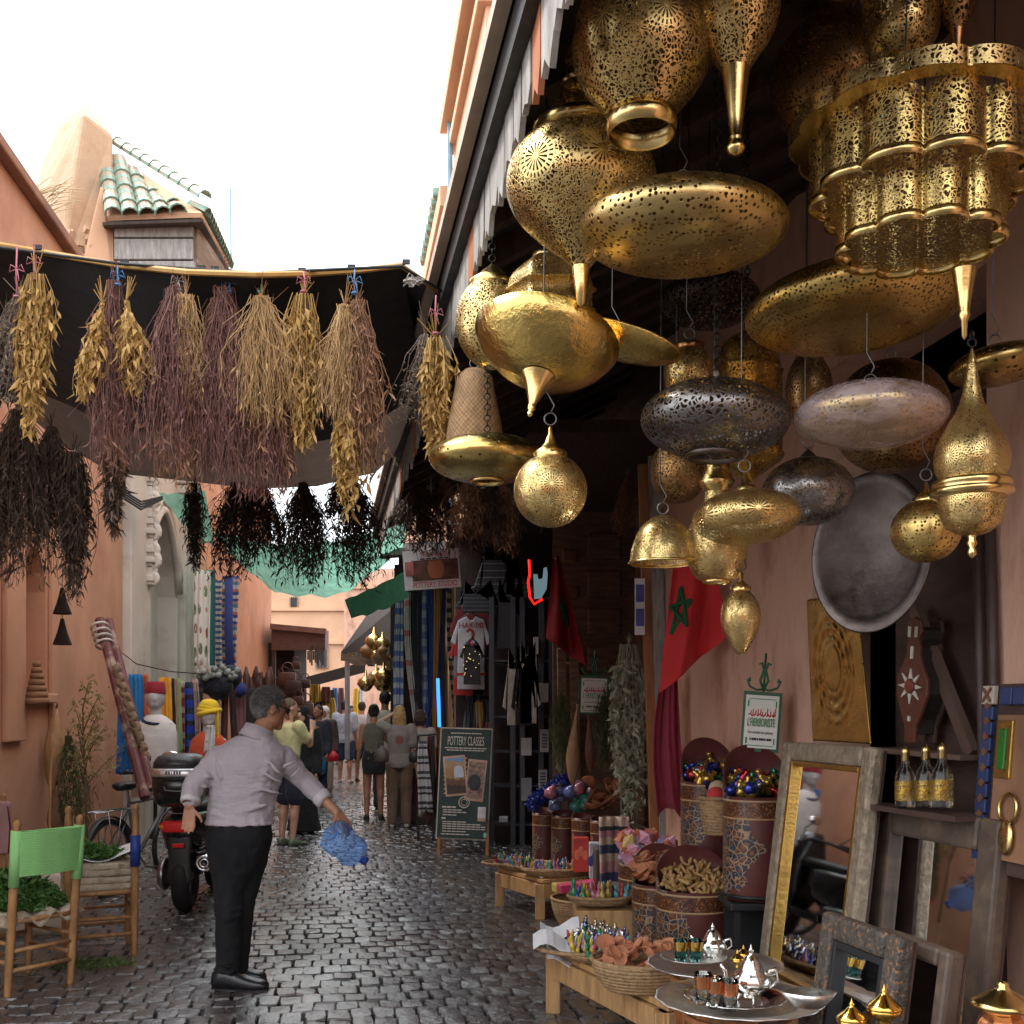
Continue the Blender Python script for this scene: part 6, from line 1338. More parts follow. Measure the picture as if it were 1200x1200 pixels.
# ---- textiles hanging on the portal and wall
def drape(o, p0, p1, L, amp=.03, nf=3, taper=1.0, nrm=Vector((0, -1, 0)), nu=20, nv=16, seed=0, uneven=.07, pinch=1):
    r = random.Random(seed); ph = r.uniform(0, 6); c = (p0+p1)/2; un = [r.uniform(-uneven, uneven) for _ in range(6)]; sw_ = r.uniform(-.07, .07)*L; pn = r.uniform(.15, .55)*pinch; W_ = (p1-p0).normalized()
    def f(u, v):
        a = p0.lerp(p1, u); k = (1+(taper-1)*v)*(1-pn*(1-v)**3); a = c+(a-c)*k+W_*sw_*math.sin(v*2.4+ph)*v
        q_ = u*4; i_ = int(q_); e = (un[i_]+(un[i_+1]-un[i_])*(q_-i_))*L*v; return a+Vector((0, 0, -L*v+e))+nrm*(amp*math.sin(2*PI*nf*u+ph+v*1.3)*(.35+.65*v)+amp*.4*math.sin(2*PI*nf*2.3*u+ph*2))
    return o.grid(f, nu, nv)
def textile(name, label, x0, x1, y0, y1, d, m, group, amp=.02, nf=2, fringe=None, cat='textile', yaw=0, taper=1, dd=0, solid=.006):
    a, b = P(x0, y0, d), P(x1, y0, d+dd); c = (a+b)/2; L = (y1-y0)/F*d; t = thing(name, label, cat, Vector((c.x, c.y, c.z-L)), group)
    o = MB(); drape(o, a, b, L, amp, nf, taper, seed=sum(map(ord, label)) % 1000, pinch=0 if name in ('striped_rug', 'printed_cloth', 'striped_cloth', 'rug') else 1); o.build('cloth', m, t, smooth=True, solid=solid)
    if fringe:
        o = MB(); n = 22
        for i in range(n): q = a.lerp(b, (i+.5)/n)+Vector((0, 0, -L)); o.tube([q+Vector((0, 0, .02)), q+Vector((rnd(-.01, .01), 0, -fringe))], .006, 4)
        o.build('fringe', m, t)
    return t
GW = 'cloths hung along the left portal'
def camel_mat():
    m, t, b = newmat('printed camel cloth'); co = coords(t, kind='Generated'); 
    vo = N(t, 'ShaderNodeTexVoronoi'); vo.inputs['Scale'].default_value = 3; vo.inputs['Randomness'].default_value = .3; mp = coords(t, (1, .01, 1.7), 'Generated'); t.links.new(mp, vo.inputs['Vector'])
    spot = math_(t, 'LESS_THAN', vo.outputs['Distance'], .30); nz = math_(t, 'GREATER_THAN', noise(t, co, 14), .42)
    c = mixc(t, math_(t, 'MULTIPLY', spot, nz), (.60, .58, .52), mixc(t, math_(t, 'GREATER_THAN', vo.outputs['Color'], .5), (.10, .15, .06), (.20, .09, .04)))
    t.links.new(c, b.inputs['Base Color']); b.inputs['Roughness'].default_value = .9; return m
textile('printed_cloth', 'cream cloth printed with brown and green motifs on the portal', 228, 247, 668, 782, 12.6, camel_mat(), GW, .02, 1.5, .06)
textile('teal_cloth', 'narrow teal cloth edge beside the printed cream cloth', 246, 253, 668, 790, 12.9, fabric('teal cloth', (.03, .16, .15)), GW, .02, 1)
textile('striped_cloth', 'blue and cream zigzag striped narrow blanket', 253, 260, 680, 785, 13.2, stripes('zigzag', [(0, (.5, .45, .38)), (.5, (.05, .08, .2))], rep=16), GW, .02, 1)
textile('striped_cloth', 'multicoloured striped blanket with blue cord on the left wall', 261, 280, 675, 800, 13.6, stripes('multistripe', [(0, (.55, .5, .45)), (.15, (.05, .09, .25)), (.3, (.5, .16, .08)), (.42, (.55, .5, .45)), (.6, (.1, .2, .25)), (.75, (.4, .25, .2)), (.88, (.05, .06, .2))], rep=5), GW, .03, 2, .08)
o = MB(); o.tube([P(268, 676, 13.5), P(268, 740, 13.5), P(270, 800, 13.5)], .05, 8); o.ball(P(270, 802, 13.5), (.14, .1, .12), 12, 8); o.ball(P(278, 808, 13.45), (.12, .1, .1), 12, 8); o.top('pompom_rope', fabric('royal blue cord', (.02, .035, .16)), 'thick royal blue cord with pompoms over the striped blanket', 'cord', smooth=True, disp=[(.05, .03)])
o = MB()
for i in range(22): o.ball(P(232+i*2.2, 788+rnd(-7, 8), 12.7+rnd(-.1, .1)), rnd(.025, .045), 8, 6)
o.top('pompom_trim', mat('white and green wool', (.26, .29, .26), .95, bmp=.8, bscale=40), 'row of pale wool pompoms under the printed cloth', 'pompoms', smooth=True, disp=[(.03, .03)])
o = MB()
for i in range(14): o.ball(P(238+rnd(0, 34), 800+rnd(-8, 9), 12.9+rnd(-.1, .2)), (rnd(.08, .14),)*3, 8, 6)
o.top('dark_hats', fabric('navy black wool', (.012, .014, .025)), 'pile of navy black wool hats under the pompoms', 'hats', smooth=True, disp=[(.05, .04)])
o = MB(); o.tube([P(143, 765, 12.2), P(160, 778, 11.9), P(200, 787, 11.6), P(240, 790, 11.5)], .006, 5); o.top('clothes_wire', M_black, 'slack wire the scarves hang from on the portal', 'wire')
SC = [(149, 168, 790, 880, (.02, .17, .42), 'turquoise blue robe at the left end of the scarf wire'), (137, 155, 830, 905, (.015, .12, .36), 'deep blue cloth hanging low behind the red poles'),
      (166, 174, 790, 860, (.55, .10, .03), 'orange red scarf edge behind the fez mannequin'), (186, 201, 794, 885, (.72, .33, .02), 'amber yellow scarf in the middle of the wire'), (200, 206, 795, 884, (.02, .017, .015), 'black scarf right of the amber one'), (205, 209, 795, 884, (.36, .26, .15), 'tan scarf right of the black one'), (208, 212, 795, 880, (.25, .45, .12), 'lime green scarf edge')]
for i, (x0, x1, y0, y1, c, lab) in enumerate(SC): textile('scarf', lab, x0, x1, y0, y1, 11.6+.05*i, fabric('scarf dye %d' % i, c, .4, 14), 'scarves on the left wire', .02, 1.5)
textile('scarf', 'maroon and pink checked scarf', 211, 217, 798, 886, 12.0, stripes('maroon check', [(0, (.28, .03, .06)), (.35, (.45, .22, .25)), (.55, (.2, .02, .05)), (.75, (.5, .35, .35))], rep=3), 'scarves on the left wire', .02, 1)
textile('scarf', 'bright blue and black banded scarf', 214, 228, 799, 888, 12.1, stripes('blue band', [(0, (.01, .03, .32)), (.3, (.01, .012, .03)), (.5, (.02, .07, .4)), (.75, (.01, .03, .05))], rep=3), 'scarves on the left wire', .03, 1.5)
textile('scarf', 'dusty pink and grey banded scarf', 224, 233, 796, 884, 12.3, stripes('pink grey', [(0, (.42, .24, .2)), (.4, (.25, .22, .2)), (.7, (.45, .3, .26))], rep=2), 'scarves on the left wire', .03, 1.5)
for i, (x0, x1, c, lab) in enumerate(((233, 238, (.015, .013, .013), 'black cloth right of the pink scarf'), (252, 258, (.4, .34, .28), 'pale cloth behind the yellow turban'), (260, 268, (.09, .03, .03), 'dark maroon rug hanging behind the man'), (268, 276, (.06, .025, .025), 'brown rug hanging behind the man'), (276, 288, (.25, .12, .13), 'dusty rose rug behind the man'), (288, 300, (.03, .02, .02), 'black rug beyond the man'))):
    textile('rug', lab, x0, x1, 806, 905, 12.6+.25*i, fabric('rug dye %d' % i, c, .5, 20), 'rugs along the left wall', .02, 1)
# mannequins
def mannequin(label, px, ytop, d, robe, hat, sc=1.0):
    q = P(px, ytop, d); t = thing('mannequin', label, 'mannequin', Vector((q.x, q.y, 0)), 'hat mannequins'); mw = mat('grey mannequin', (.48, .46, .46), .5)
    o = MB(); c = q-Vector((0, 0, .15)); o.ball(c, (.10, .115, .125), 16, 10); o.cap(c-Vector((0, 0, .05)), c-Vector((0, 0, .2)), .065, .07); o.ball(c+Vector((.03, -.09, -.02)), (.02, .03, .03), 8, 6); o.ball(c+Vector((.01, -.05, -.07)), (.06, .06, .05), 10, 8)
    o.loft([(c-Vector((0, 0, z)), a, b) for z, a, b in ((.6, .17, .12), (.4, .19, .13), (.26, .19, .11), (.19, .08, .07))], 18); o.build('bust', mw, t, remesh=.012, smooth_it=3)
    o = MB(); o.tube([c-Vector((0, 0, .5)), (c.x, c.y, 0)], .02, 8); o.build('stand', M_black, t)
    if robe: o = MB(); o.loft([(c-Vector((0, 0, z)), a, b) for z, a, b in ((1.0, .24, .17), (.6, .215, .15), (.4, .22, .15), (.28, .2, .13), (.23, .15, .11), (.18, .085, .085))], 20); o.build('robe', robe, t, smooth=True, disp=[(.12, .03)])
    return t, c
t, c = mannequin('white robed mannequin wearing a crimson fez', 182, 800, 11.2, fabric('white robe', (.6, .57, .54)), None)
o = MB(); o.lathe([(.105, .02), (.108, .03), (.098, .13), (.09, .14), (0, .142)], 24, c+Vector((0, 0, .02))); o.build('fez', fabric('crimson felt', (.28, .015, .025)), t, smooth=True)
o = MB(); o.ring(c-Vector((0, 0, .23)), .12, .02, (.15, -.3, 1), 20, 6); o.build('collar_trim', fabric('navy trim', (.015, .02, .06)), t, smooth=True)
t, c = mannequin('mannequin wearing a bright yellow turban and red scarf', 245, 822, 11.9, fabric('red wrap', (.50, .07, .025)), None)
o = MB()
for i in range(6): o.ring(c+Vector((0, 0, .035+i*.02)), .115-.012*i, .026, (rnd(-.3, .3), rnd(-.2, .2), 1), 22, 8)
o.ball(c+Vector((0, 0, .09)), (.11, .11, .09), 14, 9); o.build('turban', fabric('sun yellow cotton', (.75, .52, .02)), t, smooth=True)
o = MB(); o.grid(lambda u, v: c+Vector((.09+.03*u, -.06+.02*math.sin(u*6), .04-.42*v)), 4, 10); o.build('turban_tail', MATS['sun yellow cotton'], t, solid=.008)
textile('white_cloth', 'white cloth with dark blots below the red wrapped mannequin', 240, 253, 850, 882, 11.6, mat('blotted white', (.6, .58, .55), .9, col2=(.03, .03, .04), c2=(.55, .6), s2=9), None, .02, 1)
# leaning sticks and leather bags far left
for i in range(16):
    x = 290+i*1.9+rnd(-1, 1); o = MB(); a = P(x, 862, 18.5+rnd(-.3, .3)); b = P(x+rnd(-4, 4), 795-rnd(-8, 16), 18.5); o.tube([a, a.lerp(b, .85), b], [.06, .065, .02], 7); o.top('wooden_stick', mat('dark red brown wood', (.09, .035, .028), .6), 'dark pointed wooden stick leaning on the orange wall', 'stick', 'wooden sticks leaning on the orange wall', smooth=True)
for i in range(20):
    x, y = 340+rnd(-9, 20), 770+rnd(0, 95); o = MB(); q = P(x, y, 23.5+rnd(-.4, .6)); s_ = rnd(.09, .2); o.loft([(q+Vector((0, 0, z*s_)), s_*a, s_*.4*a) for z, a in ((-1, .8), (-.9, .98), (.4, 1), (.55, .9), (.6, .86), (.62, .4))], 16, p=5); o.ring(q+Vector((0, 0, s_*1.1)), s_*.7, .012, (0, 1, 0), 14, 5)
    c = random.choice(((.06, .024, .02), (.035, .016, .013), (.09, .035, .026), (.15, .09, .03), (.016, .012, .011))); o.top('leather_bag', mat('leather %.2f' % c[0], c, .45), 'brown leather bag among those hanging under the wooden canopy', 'bag', 'leather bags under the wooden canopy', smooth=True)
for i in range(14):
    x, y = 362+rnd(-2, 22), 800+rnd(0, 40); o = MB(); q = P(x, y, 27+rnd(-.5, 1)); s_ = rnd(.15, .3); drape(o, q, q+Vector((s_*1.4, 0, 0)), s_*2, .05, 2, .8, seed=i); c = random.choice(((.03, .03, .035), (.05, .06, .12), (.12, .05, .03), (.4, .28, .05), (.02, .06, .06)))
    o.top('hanging_garment', fabric('far garment %.2f' % c[0], c), 'small dark garment hanging at the far stalls on the left', 'garment', 'garments at the far stalls', smooth=True, solid=.02)
# mirror-side display rack on the open square (seen only in the mirrors)
# ================================================================== RIGHT SIDE GOODS
def rndmat(name, stops, rough=.35, metal_=0):
    m, t, b = newmat(name); oi = N(t, 'ShaderNodeObjectInfo'); k = len(stops)
    c = ramp(t, oi.outputs['Random'], [(i/k, s) for i, s in enumerate(stops)], 'CONSTANT'); c = mixc(t, .3, c, ramp(t, noise(t, coords(t), 40), [(.3, (.02, .02, .02)), (.7, (.5, .5, .5))]), 'OVERLAY')
    t.links.new(c, b.inputs['Base Color']); b.inputs['Roughness'].default_value = rough; b.inputs['Metallic'].default_value = metal_; return m
class Scatter:
    def __init__(s, makers): s.m = makers; s.first = [True]*len(makers)
    def put(s, name, label, cat, group, p, R=None, sc=1.0):
        i = random.randrange(len(s.m)); o = s.m[i]
        if not s.first[i]: o = o.copy(); COL.objects.link(o)
        s.first[i] = False; o.name = name
        M = (R or Matrix.Identity(3)).to_4x4(); M.translation = Vector(p); o.matrix_basis = M @ Matrix.Diagonal((sc, sc, sc, 1)); return tag(o, label, cat, group)
def proto(name, prof, m, n=10, smooth=True, sx=1, sy=1):
    o = MB(); o.lathe(prof, n, sx=sx, sy=sy); return o.build(name, m, None, smooth=smooth)
def rotr(k=PI): return Euler((rnd(-k, k), rnd(-k, k), rnd(-PI, PI))).to_matrix()
M_cols = rndmat('little bottle colours', [(.05, .1, .45), (.5, .32, .08), (.45, .04, .04), (.6, .58, .52), (.04, .25, .12), (.6, .45, .05), (.05, .05, .06), (.5, .2, .25), (.1, .35, .4), (.35, .2, .4)], .25)
M_silv = rndmat('silver bottle tones', [(.5, .5, .5), (.35, .34, .33), (.6, .5, .3), (.2, .25, .4), (.55, .55, .56)], .2, .9)
vial = [proto('perfume_vial', pr, m, 8) for m in (M_cols, M_cols) for pr in ([(0, 0), (.014, 0), (.015, .03), (.006, .042), (.006, .05), (.009, .052), (.008, .066), (.003, .08), (0, .082)], [(0, 0), (.010, 0), (.017, .018), (.012, .034), (.005, .04), (.007, .05), (.003, .072), (0, .074)])]
svial = [proto('silver_vial', pr, M_silv, 8) for pr in ([(0, 0), (.014, 0), (.02, .02), (.012, .04), (.006, .048), (.01, .055), (.004, .07), (0, .072)], [(0, 0), (.017, 0), (.018, .035), (.007, .045), (.009, .06), (0, .064)])]
VI, SV = Scatter(vial), Scatter(svial)
M_basket = mat('brown wicker', (.30, .185, .09), .8, var=.4, scale=40, bmp=.8, bscale=90, bdist=.006)
def bowl(label, c, r, h, m=None, sy=1, rz=0, name='wicker_tray', cat='basket', group='wicker trays on the benches'):
    t = thing(name, label, cat, c, group); R = Matrix.Rotation(rz, 3, 'Z')
    shell_o = MB(); nz_ = max(4, int(h/.016)); pf = [(0, 0)]
    for i in range(nz_*4+1): u_ = i/(nz_*4); pf.append(((r*(.74+.26*math.sin(u_*PI/2))+.006*abs(math.sin(i*PI/4))), h*u_))
    shell_o.lathe(pf+[(r*.97, h*.95), (r*.88, h*.4), (r*.7, .02), (0, .018)], 40, c, R, 1, sy); b = shell_o.build('weave', m or M_basket, t, smooth=True)
    rim = MB(); rim.ring(Vector(c)+Vector((0, 0, h)), r, .012, (0, 0, 1), 40, 6, 1, sy); rim.build('rim', m or M_basket, t, smooth=True); return t
def bench(label, p0, p1, dep, h, legs=True):
    p0 = Vector(p0+(0,)); p1 = Vector(p1+(0,)); t = thing('wooden_bench', label, 'bench', (p0+p1)/2+dep/2, 'low wooden display benches'); d = (p1-p0).normalized()
    for k in range(3):
        o = MB(); a = p0+dep*(k+.5)/3; b = p1+dep*(k+.5)/3; o.beam(a+Vector((0, 0, h)), b+Vector((0, 0, h)), dep.length/3-.006, .03); o.build('top_plank', M_rawwood, t, bevel=.004)
    for a, b in ((p0, p1), (p0+dep, p1+dep), (p0, p0+dep), (p1, p1+dep)):
        o = MB(); o.beam(a+Vector((0, 0, h-.075)), b+Vector((0, 0, h-.075)), .03, .11); o.build('apron', M_rawwood, t, bevel=.004)
    for q in (p0+d*.04, p1-d*.04, p0+d*.04+dep*.93, p1-d*.04+dep*.93):
        o = MB(); o.beam(q, q+Vector((0, 0, h-.02)), .075, .075, (0, 1, 0)); o.build('leg', M_rawwood, t, bevel=.006)
    return t
def fill(S, c, rx, ry, rz, n, name, label, cat, group, z=0, sc=1.0, up=.25, jz=.02):
    for i in range(n):
        u = math.sqrt(rnd(0, 1)); a = rnd(0, 6.283); x, y = u*rx*math.cos(a), u*ry*math.sin(a); X = x*math.cos(rz)-y*math.sin(rz); Y = x*math.sin(rz)+y*math.cos(rz)
        S.put(name, label, cat, group, (c[0]+X, c[1]+Y, c[2]+z+rnd(0, jz)), Euler((rnd(-up, up), rnd(-up, up), rnd(0, 6))).to_matrix(), sc*rnd(.85, 1.2))
# far bench
bd = Vector((.36, .2, 0)); bench('low pine bench with vial trays beyond the pottery sign side', (-.118, 9.04), (.232, 8.39), bd, .30)
rzb = math.atan2(-.65, .35)
bowl('long wicker tray of coloured vials at the far end of the far bench', (.03, 8.98, .315), .27, .05, sy=.55, rz=rzb); fill(VI, (.03, 8.98, .33), .25, .13, rzb, 80, 'perfume_vial', 'tiny coloured vial standing in the far wicker tray', 'vial', 'vials in the far wicker tray', sc=.95)
bowl('wicker tray of coloured vials at the near end of the far bench', (.36, 8.62, .315), .29, .06, sy=.6, rz=.2); fill(VI, (.36, 8.62, .335), .26, .15, .2, 80, 'perfume_vial', 'tiny coloured vial standing in the near tray of the far bench', 'vial', 'vials in the near tray of the far bench', sc=1.0)
o = MB(); q = P(632, 1023, 8.5); o.add([q+Vector((-.03, 0, .03)), q+Vector((.05, 0, .03)), q+Vector((.02, -.02, -.06))], [(0, 1, 2)]); o.top('price_card', mat('white paper', (.7, .7, .72)), 'folded white price card on the edge of the vial tray', 'card', solid=.003)
bowl('round wicker basket on the ground beside the far bench', (.53, 8.15, .02), .24, .2, name='wicker_basket', group=None); o = MB()
for i, (c, w_) in enumerate((((.5, .42, .1), .5), ((.5, .05, .12), .52))):
    o = MB(); o.box((.55+.04*i, 8.2-.12*i, .30+.03*i), (w_, .13, .06), Euler((0, rnd(-.1, .1), .25)).to_matrix()); o.top('incense_box', mat('incense box %d' % i, c, .4), ['yellow green incense box across the wicker basket', 'crimson incense box across the wicker basket'][i], 'box', bevel=.006)
# near bench
bd2 = Vector((.40, .15, 0)); bench('low pine bench in front with silver vials and clay saucers', (.20, 5.86), (.66, 4.72), bd2, .33)
rz2_ = math.atan2(-1.14, .46)
bowl('wicker tray of silver and coloured vials on the near bench', (.42, 5.66, .345), .30, .05, sy=.72, rz=rz2_)
fill(SV, (.44, 5.78, .37), .22, .16, rz2_, 60, 'silver_vial', 'tiny silvery bottle in the near wicker tray', 'vial', 'silver vials in the near tray', sc=1.0, jz=.05); fill(VI, (.46, 5.56, .37), .24, .17, rz2_, 80, 'perfume_vial', 'tiny coloured vial in the near wicker tray', 'vial', 'coloured vials in the near tray', sc=1.0, jz=.04)
for i, (x, y) in enumerate(((648, 1105), (664, 1122), (692, 1138), (656, 1090))):
    q = P(x, y, 5.6+.05*i); o = MB(); o.grid(lambda u, v: q+Vector(((u-.5)*.2, (v-.5)*.12, .03*math.sin(u*5+i)+.05*v-.02)), 6, 6); o.top('paper_wrap', mat('white paper', (.7, .7, .72)), ['crumpled white paper at the left rim of the near tray', 'white paper under the front vials of the near tray', 'white paper corner by the clay saucers', 'white paper at the back of the near tray'][i], 'paper', solid=.003)
bowl('wicker basket full of orange clay saucers on the near bench', (.60, 5.02, .345), .24, .13, sy=.85, rz=.3, name='wicker_basket', group=None)
M_clay = rndmat('terracotta clay', [(.42, .15, .065), (.48, .19, .09), (.38, .13, .06), (.52, .22, .11)], .75)
SA = Scatter([proto('clay_saucer', pr, M_clay, 18) for pr in ([(0, .0), (.03, 0), (.055, .015), (.06, .02), (.055, .02), (.03, .008), (0, .006)], [(0, 0), (.025, 0), (.045, .025), (.05, .032), (.045, .03), (.02, .01), (0, .008)])])
fill(SA, (.60, 5.02, .44), .19, .15, 0, 44, 'clay_saucer', 'orange clay saucer in the basket on the near bench', 'saucer', 'clay saucers in the near basket', up=1.0, jz=.10, sc=.72)
bowl('small wicker tray of blue vials behind the near bench', (.54, 6.75, .42), .20, .05, sy=.7); o = MB(); o.box((.56, 6.78, .2), (.36, .3, .4)); o.top('wooden_crate', M_rawwood, 'wooden crate under the tray of blue vials', 'crate', bevel=.006)
fill(VI, (.54, 6.75, .44), .17, .12, 0, 26, 'perfume_vial', 'tiny vial in the tray behind the near bench', 'vial', 'vials behind the near bench', sc=1.3)
# lacquered barrels
def lacquer():
    m, t, b = newmat('painted red lacquer'); co = coords(t); sp = N(t, 'ShaderNodeSeparateXYZ'); t.links.new(co, sp.inputs[0]); x, y, z = sp.outputs
    base = mixc(t, ramp(t, noise(t, co, 7, 5), [(.35, (0, 0, 0)), (.7, (1, 1, 1))]), (.085, .022, .02), (.12, .035, .028))
    wv = N(t, 'ShaderNodeTexNoise'); wv.inputs['Scale'].default_value = 18; t.links.new(co, wv.inputs['Vector'])
    mv = N(t, 'ShaderNodeMix', data_type='VECTOR'); mv.inputs[0].default_value = .035; t.links.new(co, mv.inputs[4]); t.links.new(wv.outputs['Color'], mv.inputs[5]); ADV = mv.outputs[1]
    vo = N(t, 'ShaderNodeTexVoronoi', feature='DISTANCE_TO_EDGE'); vo.inputs['Scale'].default_value = 28; t.links.new(ADV, vo.inputs['Vector'])
    vc = N(t, 'ShaderNodeTexVoronoi'); vc.inputs['Scale'].default_value = 28; t.links.new(ADV, vc.inputs['Vector'])
    sc_ = N(t, 'ShaderNodeSeparateColor'); t.links.new(vc.outputs['Color'], sc_.inputs[0])
    inner = math_(t, 'LESS_THAN', vc.outputs['Distance'], .28)
    cell = ramp(t, sc_.outputs[0], [(0, (.022, .03, .05)), (.35, (.035, .045, .075)), (.6, (.10, .035, .015)), (.85, (.04, .02, .025))], 'CONSTANT'); cell = mixc(t, inner, cell, (.17, .075, .025))
    line = math_(t, 'LESS_THAN', vo.outputs['Distance'], .06); pat = mixc(t, line, cell, (.33, .20, .11))
    edge = math_(t, 'ADD', math_(t, 'MULTIPLY', math_(t, 'ABSOLUTE', math_(t, 'SUBTRACT', z, -.27)), .55), math_(t, 'MULTIPLY', math_(t, 'SUBTRACT', noise(t, co, 9, 1), .5), .12))
    msk = math_(t, 'LESS_THAN', math_(t, 'ADD', x, edge), -.015); c = mixc(t, msk, base, pat)
    wa = N(t, 'ShaderNodeTexNoise'); wa.inputs['Scale'].default_value = 34; wa.inputs['Detail'].default_value = 1; wa.inputs['Distortion'].default_value = 2; t.links.new(co, wa.inputs['Vector'])
    scroll = math_(t, 'LESS_THAN', math_(t, 'ABSOLUTE', math_(t, 'SUBTRACT', wa.outputs['Fac'], .5)), .035); bandc = mixc(t, scroll, (.05, .014, .012), (.30, .13, .035))
    inb = math_(t, 'MULTIPLY', math_(t, 'GREATER_THAN', z, -.105), math_(t, 'LESS_THAN', z, -.03)); c = mixc(t, inb, c, bandc)
    t.links.new(c, b.inputs['Base Color']); t.links.new(ramp(t, noise(t, co, 12), [(.3, (.28,)*3), (.7, (.5,)*3)]), b.inputs['Roughness']); bump(t, b, noise(t, co, 30, 4), .2, .006); return m
M_lac = lacquer(); M_lac_in = mat('barrel lining', (.16, .17, .16), .5); M_gilt = mat('tan painted line', (.36, .23, .12), .6)
def barrel(label, px, yf, yb, d, wpx, z0=0, cut=None):
    k = d/F; r = wpx*k/2; c = P(px, yf, d); zf = c.z; zb = EYE+(HZ-yb)/F*(d+r); t = thing('spice_barrel', label, 'barrel', (c.x, c.y, z0), 'red lacquered spice barrels')
    o = MB(); n = 40; vs_ = []; zt = []
    for i in range(n):
        a = 2*PI*i/n; s = math.sin(a); zt.append(zf+.0+(zb-zf)*max(0, (s+.25)/1.25)**.8)
    rows = [z0, z0+.02, zf-.16, zf-.11, zf-.03, None]
    o2 = MB(); o2.T = None
    for j, z in enumerate(rows):
        for i in range(n):
            a = 2*PI*i/n; vs_.append(Vector((c.x+math.cos(a)*r*(.97 if j == 0 else 1), c.y+math.sin(a)*r*(.97 if j == 0 else 1), (z if z is not None else zt[i]))))
    m_ = len(rows); o.add(vs_, [(j*n+i, j*n+(i+1) % n, (j+1)*n+(i+1) % n, (j+1)*n+i) for j in range(m_-1) for i in range(n)])
    # origin of the shell at the front rim height so the painted bands sit right
    o.v = [(x-c.x, y-c.y, z-zf) for x, y, z in o.v]; me = bpy.data.meshes.new('shell'); me.from_pydata(o.v, [], o.f); me.update(); me.polygons.foreach_set('use_smooth', [True]*len(me.polygons)); me.materials.append(M_lac)
    b = bpy.data.objects.new('shell', me); COL.objects.link(b); b.parent = t; b.location = (0, 0, zf-z0); mods(b, solid=.012)
    for z in (zf-.02, zf-.11): q = MB(); q.ring((c.x, c.y, z), r*1.005, .008, (0, 0, 1), 40, 6); q.build('hoop', M_gilt, t, smooth=True)
    q = MB(); q.ring((c.x, c.y, z0+.02), r*1.0, .012, (0, 0, 1), 40, 6); q.build('foot_hoop', MATS['matt black'], t, smooth=True)
    q = MB(); q.lathe([(0, zf-.06), (r*.97, zf-.06), (r*.97, zf-.08), (0, zf-.08)], 30, (c.x, c.y, 0)); q.build('lining', M_lac_in, t); return c, r, zf
def heap_on(S, c, r, zf, n, name, label, cat, group, sc, hz=.12, up=1.2, slope=.35):
    for i in range(n):
        u = math.sqrt(rnd(0, 1))*.88; a = rnd(0, 6.283); x, y = u*r*math.cos(a), u*r*math.sin(a); z = zf-.03+(y/r+1)*slope*r+rnd(0, hz)*(1-u*.7)
        S.put(name, label, cat, group, (c.x+x, c.y+y, z), rotr(up), sc*rnd(.85, 1.2))
BG = rndmat('gold and jewel bottle', [(.62, .42, .1), (.05, .07, .35), (.55, .36, .08), (.4, .03, .03), (.5, .33, .08), (.06, .08, .4), (.3, .3, .32), (.04, .25, .15), (.65, .45, .1)], .18, .75)
ballb = [proto('round_flask', [(0, -.03), (.02, -.024), (.03, -.005), (.028, .012), (.012, .026), (.009, .04), (.013, .044), (.010, .056), (0, .06)], BG, 14), proto('round_flask', [(0, -.03), (.024, -.024), (.026, .02), (.010, .03), (.012, .05), (0, .054)], BG, 12)]
BF = Scatter(ballb)
c, r, z = barrel('tall red barrel of golden flasks on the black stool', 887, 932, 872, 5.75, 76, .63); heap_on(BF, c, r, z, 46, 'round_flask', 'small gold or jewel coloured flask in the tall red barrel', 'flask', 'flasks in the tall red barrel', 1.15, .09)
o = MB()
for sx_, sy_ in ((-1, -1), (1, -1), (-1, 1), (1, 1)): o.beam((c.x+sx_*.13, c.y+sy_*.13, 0), (c.x+sx_*.13, c.y+sy_*.13, .62), .03, .03, (0, 1, 0))
t = thing('black_stool', 'black stool carrying the tall red barrel', 'stool', (c.x, c.y, 0)); o.build('legs', M_black, t); o = MB(); o.box((c.x, c.y, .605), (.34, .34, .04)); o.build('seat', M_black, t, bevel=.008); o = MB(); o.box((c.x+.02, c.y+.12, .3), (.3, .02, .56)); o.build('back_panel', M_black, t)
c, r, z = barrel('red barrel of blue and gold flasks beside the herbalist sign', 830, 915, 864, 6.6, 62, .1); heap_on(BF, c, r, z, 34, 'round_flask', 'small blue or gold flask in the barrel by the sign', 'flask', 'flasks in the barrel by the sign', 1.2, .08)
c, r, z = barrel('front red barrel of golden roots with painted arabesque', 813, 1040, 990, 6.15, 86)
RT = Scatter([proto('dried_root', [(0, -.04), (.010, -.036), (.014, -.02), (.009, -.005), (.013, .012), (.009, .03), (0, .04)], rndmat('golden root', [(.46, .30, .10), (.54, .37, .15), (.38, .23, .07)], .6), 8), proto('dried_root', [(0, -.05), (.009, -.045), (.012, 0), (.008, .045), (0, .05)], MATS['raw pine wood'], 8)])
heap_on(RT, c, r, z, 110, 'dried_root', 'golden dried root in the front barrel', 'root', 'golden roots in the front barrel', .85, .05)
c, r, z = barrel('red barrel of clay saucers left of the root barrel', 775, 1034, 988, 6.5, 66); heap_on(SA, c, r, z, 54, 'clay_saucer', 'orange clay saucer heaped on the lacquered barrel', 'saucer', 'clay saucers on the barrel', .85, .17, 1.0)
c, r, z = barrel('red barrel of cellophane packets behind the saucer barrel', 757, 1008, 990, 6.95, 62)
pk = []
